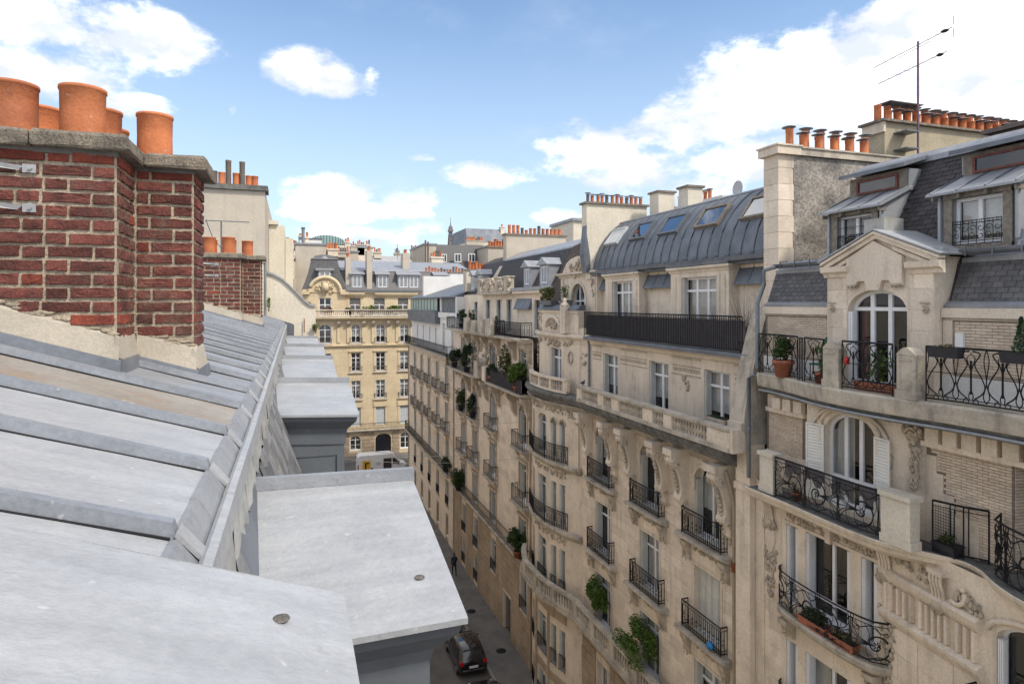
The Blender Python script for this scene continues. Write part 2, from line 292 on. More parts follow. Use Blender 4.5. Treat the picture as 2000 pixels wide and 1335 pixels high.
class MB:
    def __init__(s): s.v = []; s.f = []; s.sm = []
    def add(s, vs, fs, smooth=False):
        b = len(s.v); s.v += [tuple(p) for p in vs]
        for f in fs: s.f.append([b + i for i in f]); s.sm.append(smooth)
        return s
    def poly(s, pts): return s.add(pts, [list(range(len(pts)))])
    def hexa(s, p): return s.add(p, [(0, 3, 2, 1), (4, 5, 6, 7), (0, 1, 5, 4), (1, 2, 6, 5), (2, 3, 7, 6), (3, 0, 4, 7)])
    def box(s, fr, s0, s1, o0, o1, z0, z1):
        return s.hexa([fr.p(s0, o0, z0), fr.p(s1, o0, z0), fr.p(s1, o1, z0), fr.p(s0, o1, z0),
                       fr.p(s0, o0, z1), fr.p(s1, o0, z1), fr.p(s1, o1, z1), fr.p(s0, o1, z1)])
    def taper(s, fr, s0, s1, o0, o1, z0, z1, k=0.02):
        return s.hexa([fr.p(s0, o0, z0), fr.p(s1, o0, z0), fr.p(s1, o1, z0), fr.p(s0, o1, z0),
                       fr.p(s0 + k, o0 + k, z1), fr.p(s1 - k, o0 + k, z1), fr.p(s1 - k, o1 - k, z1), fr.p(s0 + k, o1 - k, z1)])
    def extr(s, a, b, smooth=False):
        """solid between two congruent outlines"""
        n = len(a)
        s.add(list(a) + list(b), [list(range(n))[::-1], list(range(n, 2 * n))] + [(i, (i + 1) % n, n + (i + 1) % n, n + i) for i in range(n)], smooth)
        return s
    def profile(s, fr, s0, s1, prof):
        """extrude an (o, z) outline from s0 to s1"""
        return s.extr([fr.p(s0, o, z) for o, z in prof], [fr.p(s1, o, z) for o, z in prof])
    def plate(s, fr, outline, o0, o1):
        """extrude an (s, z) outline from o0 to o1"""
        return s.extr([fr.p(a, o0, z) for a, z in outline], [fr.p(a, o1, z) for a, z in outline])
    def tube(s, pts, r, n=6, closed=False, r2=None):
        pts = [Vector(p) for p in pts]; N = len(pts)
        if N < 2: return s
        rings = []
        for i in range(N):
            if closed: d = pts[(i + 1) % N] - pts[i - 1]
            else: d = pts[min(i + 1, N - 1)] - pts[max(i - 1, 0)]
            if d.length < 1e-9: d = Vector((0, 0, 1))
            d.normalize()
            up = Vector((0, 0, 1)) if abs(d.z) < .93 else Vector((1, 0, 0))
            a = d.cross(up).normalized(); b = d.cross(a)
            rr = r if r2 is None else r + (r2 - r) * i / (N - 1)
            rings.append([pts[i] + (a * math.cos(2 * math.pi * k / n) + b * math.sin(2 * math.pi * k / n)) * rr for k in range(n)])
        vs = [tuple(p) for rg in rings for p in rg]; fs = []
        for i in range(N if closed else N - 1):
            j = (i + 1) % N
            for k in range(n): fs.append((i * n + k, i * n + (k + 1) % n, j * n + (k + 1) % n, j * n + k))
        s.add(vs, fs, n > 4)
        if not closed: s.add(rings[0], [list(range(n))]); s.add(rings[-1], [list(range(n))])
        return s
    def lathe(s, c, prof, n=16, sx=1, sy=1):
        vs = []; fs = []
        for r, z in prof:
            for k in range(n):
                a = 2 * math.pi * k / n
                vs.append((c[0] + r * math.cos(a) * sx, c[1] + r * math.sin(a) * sy, c[2] + z))
        for i in range(len(prof) - 1):
            for k in range(n): fs.append((i * n + k, i * n + (k + 1) % n, (i + 1) * n + (k + 1) % n, (i + 1) * n + k))
        return s.add(vs, fs, n > 6)
    def ball(s, c, r, n=8, m=5, jit=0):
        rx, ry, rz = (r, r, r) if not hasattr(r, '__len__') else r
        vs = []; fs = []
        for i in range(m + 1):
            ph = math.pi * i / m
            for k in range(n):
                a = 2 * math.pi * k / n; j = 1 + R.uniform(-jit, jit)
                vs.append((c[0] + rx * math.sin(ph) * math.cos(a) * j, c[1] + ry * math.sin(ph) * math.sin(a) * j, c[2] - rz * math.cos(ph) * j))
        for i in range(m):
            for k in range(n): fs.append((i * n + k, i * n + (k + 1) % n, (i + 1) * n + (k + 1) % n, (i + 1) * n + k))
        return s.add(vs, fs, True)
    def sweep(s, path, prof, closed=False, flip=False, smooth=False):
        """carry an (o, z) outline along a plan polyline; o points to the left of travel (right if flip)"""
        N = len(path); nr = []
        for i in range(N):
            a = path[i - 1] if (i > 0 or closed) else path[i]; b = path[(i + 1) % N] if (i < N - 1 or closed) else path[i]
            def nn(p, q):
                dx, dy = q[0] - p[0], q[1] - p[1]; L = math.hypot(dx, dy) or 1
                return (-dy / L, dx / L)
            n1 = nn(a, path[i]) if a is not path[i] else nn(path[i], b)
            n2 = nn(path[i], b) if b is not path[i] else n1
            mx, my = n1[0] + n2[0], n1[1] + n2[1]; L = math.hypot(mx, my) or 1; mx /= L; my /= L
            k = 1 / max(0.35, mx * n1[0] + my * n1[1])
            if flip: k = -k
            nr.append((mx * k, my * k))
        n = len(prof); vs = []; fs = []
        for i in range(N):
            for o, z in prof: vs.append((path[i][0] + nr[i][0] * o, path[i][1] + nr[i][1] * o, z))
        for i in range(N if closed else N - 1):
            j = (i + 1) % N
            for k in range(n): fs.append((i * n + k, i * n + (k + 1) % n, j * n + (k + 1) % n, j * n + k))
        if not closed: fs.append(list(range(n))[::-1]); fs.append([(N - 1) * n + k for k in range(n)])
        return s.add(vs, fs, smooth)

ORG = {}
def setp(o, label=None, cat=None, group=None, kind=None):
    if label: o['label'] = label
    if cat: o['category'] = cat
    if group: o['group'] = group
    if kind: o['kind'] = kind
    return o
def thing(name, loc, label, cat, group=None):
    o = bpy.data.objects.new(name, None); C.objects.link(o); o.empty_display_size = .3
    o.location = (loc[0], loc[1], loc[2] + H); ORG[o.name] = tuple(loc)
    return setp(o, label, cat, group)
def place(o, parent, loc):
    """put object o (its origin at loc, eye-based height) under parent"""
    C.objects.link(o)
    if parent is not None:
        o.parent = parent; po = ORG[parent.name]
        o.location = (loc[0] - po[0], loc[1] - po[1], loc[2] - po[2])
    else: o.location = (loc[0], loc[1], loc[2] + H)
    ORG[o.name] = tuple(loc)
    return o
def mesh_of(mb, name, m, org=(0, 0, 0)):
    me = bpy.data.meshes.new(name)
    me.from_pydata([(x - org[0], y - org[1], z - org[2]) for x, y, z in mb.v], [], mb.f)
    me.polygons.foreach_set('use_smooth', mb.sm)
    ms = m if isinstance(m, (list, tuple)) else [m]
    for q in ms: me.materials.append(M[q] if isinstance(q, str) else q)
    me.update()
    return me
def part(parent, name, mb, m, label=None, kind=None, org=None):
    org = org or ORG[parent.name]
    o = bpy.data.objects.new(name, mesh_of(mb, name, m, org))
    place(o, parent, org)
    if kind is None and (name.startswith('carved') or name == 'acanthus_leaf'): kind = 'stuff'   # relief too fine to pick apart
    return setp(o, label, kind=kind)
def solo(name, mb, m, label=None, cat=None, group=None, kind=None, org=None):
    org = org or (0, 0, 0)
    o = bpy.data.objects.new(name, mesh_of(mb, name, m, org))
    place(o, None, org)
    return setp(o, label, cat, group, kind)
# unit block with chamfered face on +y side, centred, 1x1x1; face looks along +y
def unit_block(name, m, c=0.04, cz=None):
    cz = cz or c
    mb = MB()
    a = [(-.5, -.5, -.5), (.5, -.5, -.5), (.5, -.5, .5), (-.5, -.5, .5)]
    b = [(-.5, .25, -.5), (.5, .25, -.5), (.5, .25, .5), (-.5, .25, .5)]
    d = [(-.5 + c, .5, -.5 + cz), (.5 - c, .5, -.5 + cz), (.5 - c, .5, .5 - cz), (-.5 + c, .5, .5 - cz)]
    f = []
    for q in (0, 4):
        for i in range(4): f.append((q + i, q + (i + 1) % 4, q + 4 + (i + 1) % 4, q + 4 + i))
    f.append((8, 9, 10, 11)); f.append((3, 2, 1, 0))
    mb.add(a + b + d, f)
    return mesh_of(mb, name, m)
_ub = {}
def pieces(parent, name, fr, rects, o0, o1, m, c=0.03, cz=None, limit=300, jit=0.0, near=None, stuff_name=None, tilt=0):
    """lay one block per (s0, s1, z0, z1); the first `limit` are objects sharing one mesh, the rest one joined mesh"""
    if not rects: return
    tx, ty, nx, ny = fr.a[2:]
    if near is not None:
        rects = sorted(rects, key=lambda r: (fr.p((r[0] + r[1]) / 2, 0, 0)[0] - near[0]) ** 2 + (fr.p((r[0] + r[1]) / 2, 0, 0)[1] - near[1]) ** 2 + ((r[2] + r[3]) / 2 - near[2]) ** 2)
    rest = MB()
    flipped = (tx * ny - ty * nx) < 0
    ang = math.atan2(ty, tx) + (math.pi if flipped else 0)
    for i, r in enumerate(rects):
        s0, s1, z0, z1 = r[:4]
        mm = r[4] if len(r) > 4 else m
        oj = R.uniform(-jit, jit)
        cx, cy, cz_ = fr.p((s0 + s1) / 2, (o0 + o1) / 2 + oj, (z0 + z1) / 2)
        if i < limit:
            key = (name, str(mm), c, cz)
            if key not in _ub: _ub[key] = unit_block(name, mm, c, cz)
            o = bpy.data.objects.new(name, _ub[key])
            place(o, parent, (cx, cy, cz_)); o.rotation_euler = (0, R.uniform(-tilt, tilt), ang)
            o.scale = (s1 - s0, o1 - o0, z1 - z0)
        else:
            rest.box(fr, s0, s1, o0 + oj, o1 + oj, z0, z1)
    if rest.v: part(parent, stuff_name or name + '_field', rest, m, kind='stuff')
def courses(s0, s1, z0, z1, ch, bl, gap, holes=(), stag=.5, jit=0., minw=.05):
    """rectangles of a coursed wall clipped around openings (bounding boxes)"""
    out = []; n = max(1, round((z1 - z0) / ch)); ch = (z1 - z0) / n
    for k in range(n):
        a, b = z0 + k * ch + gap / 2, z0 + (k + 1) * ch - gap / 2
        cuts = sorted([(h[0], h[1]) for h in holes if h[2] < b and h[3] > a])
        x = s0 - (bl * stag if k % 2 else 0) - R.uniform(0, jit)
        while x < s1:
            L = bl * (1 + R.uniform(-jit, jit))
            segs = [(max(x + gap / 2, s0), min(x + L - gap / 2, s1))]
            for c0, c1 in cuts:
                ns = []
                for u, v in segs:
                    if c1 <= u or c0 >= v: ns.append((u, v))
                    else:
                        if c0 - u > minw: ns.append((u, c0))
                        if v - c1 > minw: ns.append((c1, v))
                segs = ns
            for u, v in segs:
                if v - u > minw: out.append((u, v, a, b))
            x += L
    return out
def arch_pts(h, n=12):
    s0, s1, z0, z1, rise = (list(h) + [0])[:5]
    if not rise: return [(s0, z1), (s1, z1)]
    c, a, zs = (s0 + s1) / 2, (s1 - s0) / 2, z1 - rise
    return [(c - a * math.cos(math.pi * i / n), zs + rise * math.sin(math.pi * i / n)) for i in range(n + 1)]
def wall(mb, fr, s0, s1, z0, z1, holes=(), depth=.3, o=0.0):
    S = sorted(set([s0, s1] + [v for h in holes for v in h[:2]])); Z = sorted(set([z0, z1] + [v for h in holes for v in h[2:4]]))
    S = [v for v in S if s0 <= v <= s1]; Z = [v for v in Z if z0 <= v <= z1]
    for i in range(len(S) - 1):
        for j in range(len(Z) - 1):
            cs, cz = (S[i] + S[i + 1]) / 2, (Z[j] + Z[j + 1]) / 2
            if any(h[0] < cs < h[1] and h[2] < cz < h[3] for h in holes): continue
            mb.poly([fr.p(S[i], o, Z[j]), fr.p(S[i + 1], o, Z[j]), fr.p(S[i + 1], o, Z[j + 1]), fr.p(S[i], o, Z[j + 1])])
    for h in holes:
        ap = arch_pts(h)
        if len(h) > 4 and h[4]:
            m = len(ap) // 2
            for i in range(m): mb.poly([fr.p(h[0], o, h[3]), fr.p(ap[i][0], o, ap[i][1]), fr.p(ap[i + 1][0], o, ap[i + 1][1])])
            for i in range(m, len(ap) - 1): mb.poly([fr.p(h[1], o, h[3]), fr.p(ap[i][0], o, ap[i][1]), fr.p(ap[i + 1][0], o, ap[i + 1][1])])
        loop = [(h[0], h[2])] + ap + [(h[1], h[2])]
        for i in range(len(loop)):
            a, b = loop[i], loop[(i + 1) % len(loop)]
            mb.poly([fr.p(a[0], o, a[1]), fr.p(b[0], o, b[1]), fr.p(b[0], o - depth, b[1]), fr.p(a[0], o - depth, a[1])])
    return mb
ROOMS = {}
def window(parent, fr, h, o=0.0, rec=.2, fw=.06, leaves=2, transom=.78, bars=0, shutter=None, curtain=None, mats='white_paint', glass='glass',
           shut_mat='shutter_paint', label=None, sill=True, name='window', side=('far',), blind=0, low_rail=False):
    """french window set in opening h: frame, panes, curtains, folded or open shutters"""
    s0, s1, z0, z1, rise = (list(h) + [0])[:5]
    a = o - rec
    fm = MB(); W = s1 - s0; Hh = z1 - z0
    ap = arch_pts(h)
    fm.box(fr, s0, s0 + fw, a - .06, a, z0, z1 - rise); fm.box(fr, s1 - fw, s1, a - .06, a, z0, z1 - rise)
    fm.box(fr, s0 + fw, s1 - fw, a - .06, a, z0, z0 + fw * 1.4)
    if rise:
        c = (s0 + s1) / 2; zs = z1 - rise
        inn = [(c + (p[0] - c) * (1 - 2 * fw / W), zs + (p[1] - zs) * (1 - fw / rise)) for p in ap]
        for i in range(len(ap) - 1):
            q = [ap[i], ap[i + 1], inn[i + 1], inn[i]]
            fm.extr([fr.p(u, a - .06, v) for u, v in q], [fr.p(u, a, v) for u, v in q])
    else: fm.box(fr, s0 + fw, s1 - fw, a - .06, a, z1 - fw, z1)
    def ztop(s):
        if not rise: return z1 - fw
        c = (s0 + s1) / 2; k = min(1, abs(s - c) / (W / 2 - fw)); return z1 - rise + (rise - fw) * math.sqrt(max(0, 1 - k * k))
    xs = [s0 + fw + (W - 2 * fw) * i / leaves for i in range(leaves + 1)]
    mw = fw * .62
    for i in range(1, leaves): fm.box(fr, xs[i] - mw, xs[i] + mw, a - .055, a + .015, z0 + fw * 1.4, ztop(xs[i]) - .002)
    zt = z0 + Hh * transom if transom else None
    if zt: fm.box(fr, s0 + fw, s1 - fw, a - .05, a + .010, zt - fw * .5, zt + fw * .5)
    for i in range(leaves):
        u0, u1 = xs[i] + (mw if i else 0), xs[i + 1] - (mw if i < leaves - 1 else 0)
        for b in range(1, bars + 1):
            zb = z0 + (Hh * (transom or 1)) * b / (bars + 1)
            fm.box(fr, u0, u1, a - .04, a - .005, zb - .018, zb + .018)
    if sill: fm.box(fr, s0, s1, a, o + .0, z0 - .0, z0 + .035)
    if low_rail: fm.box(fr, s0 + fw, s1 - fw, a - .05, a + .01, z0 + .1, z0 + Hh * .22)
    wo = part(parent, name, fm, mats, label)
    # panes, one object each
    g = a - .03
    for i in range(leaves):
        u0, u1 = xs[i] + (mw if i else 0), xs[i + 1] - (mw if i < leaves - 1 else 0)
        zs_ = [z0 + fw * 1.4] + ([zt - fw * .5] if zt else [])
        if zt:
            part(wo, 'pane', MB().poly([fr.p(u0, g, z0 + fw * 1.4), fr.p(u1, g, z0 + fw * 1.4), fr.p(u1, g, zt - fw * .5), fr.p(u0, g, zt - fw * .5)]), glass)
            lo = zt + fw * .5
        else: lo = z0 + fw * 1.4
        top = [(u0 + (u1 - u0) * k / 6, ztop(u0 + (u1 - u0) * k / 6)) for k in range(7)] if rise else [(u0, ztop(0)), (u1, ztop(0))]
        top = [p for p in top if p[1] > lo + .01]
        if len(top) >= 2:
            part(wo, 'pane', MB().poly([fr.p(top[0][0], g, lo), fr.p(top[-1][0], g, lo)] + [fr.p(u, g, v) for u, v in top[::-1]]), glass)
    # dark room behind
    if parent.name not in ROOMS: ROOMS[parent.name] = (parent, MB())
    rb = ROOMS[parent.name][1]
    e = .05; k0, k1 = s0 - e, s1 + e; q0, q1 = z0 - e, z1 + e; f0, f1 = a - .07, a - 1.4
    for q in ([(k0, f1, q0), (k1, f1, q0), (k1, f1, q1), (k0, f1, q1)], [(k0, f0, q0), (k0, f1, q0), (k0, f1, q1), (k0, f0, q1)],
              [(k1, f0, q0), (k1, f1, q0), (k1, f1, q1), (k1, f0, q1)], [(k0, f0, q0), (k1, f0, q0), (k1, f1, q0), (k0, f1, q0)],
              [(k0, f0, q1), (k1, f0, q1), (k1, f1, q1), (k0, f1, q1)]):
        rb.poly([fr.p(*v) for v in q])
    if curtain:
        cm = MB()
        spans = {'full': [(0, 1)], 'left': [(.0, .42)], 'right': [(.58, 1)], 'both': [(0, .28), (.72, 1)], 'half': [(0, 1)], 'tied': [(0, .5), (.5, 1)]}[curtain]
        zb = z0 + (Hh * .35 if curtain == 'half' else .05)
        for k, (f_0, f_1) in enumerate(spans):
            n = 14; top = []; bot = []
            for i in range(n + 1):
                s = s0 + W * (f_0 + (f_1 - f_0) * i / n)
                dz = .035 * math.sin(i * 2.3) + .02 * math.sin(i * 5.1)
                top.append(fr.p(s, a - .16 + dz * .6, min(z1 - .02, ztop(s) if rise else z1)))
                sb = s
                if curtain == 'tied': sb = (s0 if k == 0 else s1) + (s - (s0 if k == 0 else s1)) * .35
                bot.append(fr.p(sb, a - .16 + dz, zb))
            for i in range(n): cm.add([top[i], top[i + 1], bot[i + 1], bot[i]], [(0, 1, 2, 3)], True)
        part(wo, 'curtain', cm, 'red_curtain' if curtain == 'left' and label and 'red' in label else 'curtain')
    if blind:
        bm_ = MB().box(fr, s0 + fw, s1 - fw, a - .12, a - .10, z1 - Hh * blind, z1 - fw)
        for k in range(5): bm_.box(fr, s0 + fw, s1 - fw, a - .10, a - .095, z1 - Hh * blind * (k + .5) / 5 - .012, z1 - Hh * blind * (k + .5) / 5)
        part(wo, 'blind', bm_, 'blind')
    if shutter == 'reveal':      # folded back into the reveals, seen edge on
        for sd_, sg in ((s0, 1), (s1, -1)):
            sm_ = MB()
            for q in range(3):
                oo = sd_ + sg * (.012 + q * .034)
                sm_.box(fr, min(oo, oo + sg * .026), max(oo, oo + sg * .026), a + .02, o - .015 - q * .004, z0 + .05, z1 - rise - .03)
                for k in range(int((Hh - rise) / .09)):
                    zz = z0 + .12 + k * .09
                    if zz > z1 - rise - .1: break
                    if q == 2: sm_.box(fr, min(oo + sg * .026, oo + sg * .034), max(oo + sg * .026, oo + sg * .034), a + .05, o - .05, zz, zz + .045)
            part(wo, 'shutter', sm_, shut_mat)
    elif shutter in ('open', 'ajar'):
        for side_s, sg in ((s0, -1), (s1, 1)):
            sm_ = MB(); ww = W * .34; ang = rad(12 if shutter == 'open' else 35)
            f2 = Fr(*fr.p(side_s, o + .02, 0)[:2], *[sg * fr.a[2] * math.cos(ang) + fr.a[4] * math.sin(ang), sg * fr.a[3] * math.cos(ang) + fr.a[5] * math.sin(ang)],
                    *[fr.a[4] * math.cos(ang) - sg * fr.a[2] * math.sin(ang), fr.a[5] * math.cos(ang) - sg * fr.a[3] * math.sin(ang)])
            louvre(sm_, f2, 0, ww, z0 + .02, z1 - rise * .75, 0, .075)
            part(wo, 'shutter', sm_, shut_mat)
    elif shutter == 'closed':
        sm_ = MB(); n = 4
        for q in range(n):
            u0 = s0 + W * q / n; louvre(sm_, fr, u0 + .008, u0 + W / n - .008, z0 + .02, z1 - rise - .02, a + .05, .06)
        part(wo, 'shutter', sm_, shut_mat)
    return wo
def louvre(mb, fr, s0, s1, z0, z1, o=0.0, sp=.055):
    t = .035; b = .045
    mb.box(fr, s0, s0 + b, o, o + t, z0, z1); mb.box(fr, s1 - b, s1, o, o + t, z0, z1)
    mb.box(fr, s0 + b, s1 - b, o, o + t, z0, z0 + b * 1.5); mb.box(fr, s0 + b, s1 - b, o, o + t, z1 - b, z1)
    zm = (z0 + z1) / 2; mb.box(fr, s0 + b, s1 - b, o, o + t, zm - b / 2, zm + b / 2)
    z = z0 + b * 1.5 + .01
    while z < z1 - b - sp:
        mb.profile(fr, s0 + b, s1 - b, [(o + .004, z + sp * .85), (o + .012, z + sp * .85), (o + t - .004, z + .004), (o + t - .012, z)])
        z += sp
def rooms():
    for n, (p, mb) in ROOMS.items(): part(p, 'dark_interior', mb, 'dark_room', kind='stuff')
class Path:
    """plan polyline measured along its length"""
    def __init__(s, pts):
        s.p = pts; s.c = [0]
        for i in range(1, len(pts)): s.c.append(s.c[-1] + math.hypot(pts[i][0] - pts[i - 1][0], pts[i][1] - pts[i - 1][1]))
        s.L = s.c[-1]
    def at(s, d):
        d = max(0, min(s.L, d))
        for i in range(1, len(s.p)):
            if d <= s.c[i] + 1e-9:
                k = (d - s.c[i - 1]) / max(1e-9, s.c[i] - s.c[i - 1])
                return (s.p[i - 1][0] + (s.p[i][0] - s.p[i - 1][0]) * k, s.p[i - 1][1] + (s.p[i][1] - s.p[i - 1][1]) * k)
        return s.p[-1]
def circ(cu, cz, r, n=10, a0=0, a1=2 * math.pi): return [(cu + r * math.cos(a0 + (a1 - a0) * i / n), cz + r * math.sin(a0 + (a1 - a0) * i / n)) for i in range(n + 1)]
def spiral(cu, cz, r0, r1, a0, turns, n=16): return [(cu + (r0 + (r1 - r0) * i / n) * math.cos(a0 + turns * 2 * math.pi * i / n), cz + (r0 + (r1 - r0) * i / n) * math.sin(a0 + turns * 2 * math.pi * i / n)) for i in range(n + 1)]
def railing(parent, pts, z, h=.95, style='bars', name='railing', m='iron', sp=.11, t=.011, label=None, br=.013):
    P = Path(pts); mb = MB()
    def draw(c2, r=t, n=4):
        r = r * 1.25
        mb.tube([(*P.at(u), z + v) for u, v in c2], r, n)
    def line(v, r):
        mb.tube([(*q, z + v) for q in P.p], r, 4)
    line(h, .024); line(.07, .015)
    for d in ([0] + [P.c[i] for i in range(1, len(P.c) - 1) if len(P.c) < 6] + [P.L]): draw([(d, 0), (d, h)], .014)
    L = P.L
    if style in ('bars', 'screen'):
        n = max(1, int(L / sp))
        for i in range(n + 1): draw([(L * i / n, .07), (L * i / n, h)], br)
        line(h - .1, .009)
    elif style == 'scroll':
        n = max(1, int(L / sp)); line(h - .13, .009); line(.19, .009)
        for i in range(n + 1):
            u = L * i / n; draw([(u, .07), (u, h - .13)], .013)
            if i < n:
                um = u + L / n / 2; r = min(.05, L / n * .45)
                draw(circ(um, h - .065, r, 7), .006); draw(circ(um, .13, r, 7), .006)
                if i % 2: draw(spiral(um, h * .55, .045, .012, 1.6, .9, 7), .007); draw(spiral(um, h * .4, .045, .012, -1.6, -.9, 7), .007)
    elif style == 'oval':        # tall loops with a stem and a bud, small rings along the foot
        w_ = .56; n = max(1, round(L / w_)); w_ = L / n; t = .016
        line(.13, .009)
        for i in range(n):
            c = w_ * (i + .5)
            for sg in (-1, 1):
                pts2 = [(c + sg * w_ * .06, h - .04), (c + sg * w_ * .30, h - .10), (c + sg * w_ * .12, h - .30), (c + sg * w_ * .34, h * .52), (c + sg * w_ * .45, h * .36), (c + sg * w_ * .36, h * .24), (c + sg * w_ * .12, .16)]
                draw(smooth(pts2), .011)
                draw(smooth([(c + sg * w_ * .5, h), (c + sg * w_ * .42, h * .8), (c + sg * w_ * .5, h * .45), (c + sg * w_ * .4, h * .2), (c + sg * w_ * .5, .1)]), .009)
                draw(circ(c + sg * w_ * .16, .11, .05, 8), .008)
            draw([(c, h * .22), (c, h * .62)], .017); draw(smooth([(c, h * .3), (c - w_ * .07, h * .2), (c - w_ * .05, .14)]), .009); draw(smooth([(c, h * .3), (c + w_ * .07, h * .2), (c + w_ * .05, .14)]), .009)
            draw([(c, h * .6), (c - w_ * .14, h * .84), (c, h * .92), (c + w_ * .14, h * .84), (c, h * .6)], .009)
            draw([(c, h * .64), (c, h * .8)], .02)
            draw([(c - w_ * .5, h * .55), (c + w_ * .5, h * .55)], .006)
    elif style == 'whip':        # big sunflower spirals with whiplash stems
        w_ = .95; n = max(1, round(L / w_)); w_ = L / n
        line(h - .10, .010)
        for i in range(int(L / .24)): draw(smooth([(.24 * i + .02, .05), (.24 * i + .14, h * .33), (.24 * i + .05, h * .66), (.24 * i + .17, h - .1)]), .0065)
        for i in range(n):
            c = w_ * (i + .5); f = 1 if i % 2 else -1; cu = c + f * w_ * .12; cz = h * .45
            draw(spiral(cu, cz, h * .33, .05, 1.2 * f, 1.35 * f, 26), .016)
            for k in range(7):
                a = k * .9; draw([(cu + .03 * math.cos(a), cz + .03 * math.sin(a)), (cu + .09 * math.cos(a), cz + .09 * math.sin(a))], .012)
            for k in range(5):
                a = -.9 + k * .42
                draw(smooth([(cu - f * .08, cz), (c - f * w_ * .3, cz + a * .12), (c - f * w_ * .48, cz + a * .42)]), .009)
            draw(smooth([(c - w_ * .5, .08), (c - w_ * .2, .2), (c + w_ * .1, .09), (c + w_ * .5, .16)]), .01)
            draw(smooth([(c - w_ * .5, h - .1), (c - w_ * .25, h - .26), (c, h - .12), (c + w_ * .3, h - .24), (c + w_ * .5, h - .1)]), .01)
            draw(spiral(c - f * w_ * .33, h * .75, .09, .02, 0, f, 12), .009)
        for i in range(n + 1):
            for e in (-.05, 0, .05): draw([(w_ * i + e, .05), (w_ * i + e * .4, h * .5), (w_ * i + e * 1.5, h)], .010)
            draw(circ(w_ * i, h * .86, .05, 8), .009); draw(circ(w_ * i, h * .2, .045, 8), .009)
    o = part(parent, name, mb, m, label)
    if style == 'screen': 
        sm_ = MB()
        n = max(2, int(L / .13))
        for i in range(n):
            a = P.at(L * i / n); b = P.at(L * (i + 1) / n); a = (a[0] + .05, a[1]); b = (b[0] + .05, b[1]); k = .045 * (1 if i % 2 else -1)
            ax = [(a[0] + .03 - k, a[1], z + .05), (b[0] + .03 + k, b[1], z + .05), (b[0] + .03 + k, b[1], z + h - .13), (a[0] + .03 - k, a[1], z + h - .13)]
            sm_.extr(ax, [(q[0] + .006, q[1], q[2]) for q in ax])
        part(parent, 'privacy_screen', sm_, 'iron_screen')
    return o
def smooth(p, n=5):
    """Catmull-Rom through 2-D points"""
    out = []
    for i in range(len(p) - 1):
        a, b, c, d = p[max(i - 1, 0)], p[i], p[i + 1], p[min(i + 2, len(p) - 1)]
        for k in range(n):
            t = k / n
            out.append(tuple(.5 * (2 * b[j] + (c[j] - a[j]) * t + (2 * a[j] - 5 * b[j] + 4 * c[j] - d[j]) * t * t + (3 * b[j] - a[j] - 3 * c[j] + d[j]) * t ** 3) for j in range(len(b))))
    out.append(tuple(p[-1])); return out
def carve(mb, fr, s0, s1, z0, z1, o, n=40, r=.05, shape=None):
    """cluster of carved leaves and scrolls in relief"""
    for i in range(n):
        u, v = R.random(), R.random()
        if shape == 'drop': u = .5 + (u - .5) * (.35 + .65 * v)
        if shape == 'disc':
            a = R.uniform(0, 6.28); q = math.sqrt(R.random()); u, v = .5 + .5 * q * math.cos(a), .5 + .5 * q * math.sin(a)
        s, z = s0 + (s1 - s0) * u, z0 + (z1 - z0) * v
        c = fr.p(s, o + R.uniform(0, r * .5), z)
        if R.random() < .35:
            rr = r * R.uniform(.6, 1.1); a0 = R.uniform(0, 6.28); dr = R.choice((-1, 1))
            pts = [fr.p(s + q[0], o + r * .35, z + q[1]) for q in spiral(0, 0, rr, rr * .3, a0, .85 * dr, 8)]
            mb.tube(pts, r * .28, 5)
        else:
            k = R.uniform(.55, 1.1) * r; a = R.uniform(0, 3.14)
            mb.ball(c, (k * .8, k * .8, k * 1.2), 6, 4, .15)
def foliage(parent, c, rad3, n, leaf=.05, m='leaf', name='foliage', shape='ball', stems=6, base=None):
    mb = MB(); c = Vector(c)
    clumps = [(c + Vector((R.uniform(-.7, .7) * rad3[0], R.uniform(-.55, .55) * rad3[1], R.uniform(-.5, .6) * rad3[2])), R.uniform(.22, .55)) for _ in range(14)]
    vs = []; fs = []
    for i in range(n):
        if shape == 'cone':
            t = R.random() ** .8; r = (1 - t) * .95 + .08; a = R.uniform(0, 6.28); q = math.sqrt(R.random())
            p = c + Vector((rad3[0] * r * q * math.cos(a), rad3[1] * r * q * math.sin(a), rad3[2] * (2 * t - 1)))
        else:
            cc, k = R.choice(clumps); d = Vector((R.gauss(0, 1), R.gauss(0, 1), R.gauss(0, 1))).normalized() * (R.random() ** .4) * k
            p = cc + Vector((d.x * rad3[0], d.y * rad3[1], d.z * rad3[2]))
        d1 = Vector((R.gauss(0, 1), R.gauss(0, 1), R.gauss(0, .7))).normalized(); d2 = d1.cross(Vector((R.gauss(0, 1), R.gauss(0, 1), R.gauss(0, 1)))).normalized()
        l = leaf * R.uniform(.6, 1.3); b = len(vs)
        vs += [tuple(p - d1 * l), tuple(p + d2 * l * .42), tuple(p + d1 * l), tuple(p - d2 * l * .42)]
        fs.append((b, b + 1, b + 2, b + 3))
    mb.add(vs, fs)
    o = part(parent, name, mb, m)
    if stems:
        st = MB(); b = Vector(base) if base else c - Vector((0, 0, rad3[2]))
        for i in range(stems):
            e = c + Vector((R.uniform(-.7, .7) * rad3[0], R.uniform(-.7, .7) * rad3[1], R.uniform(-.2, .8) * rad3[2]))
            mid = (b + e) / 2 + Vector((R.uniform(-.1, .1) * rad3[0], R.uniform(-.1, .1) * rad3[1], 0))
            st.tube([b, mid, e], .012, 4, r2=.003)
        part(parent, 'stem', st, 'twig')
    return o
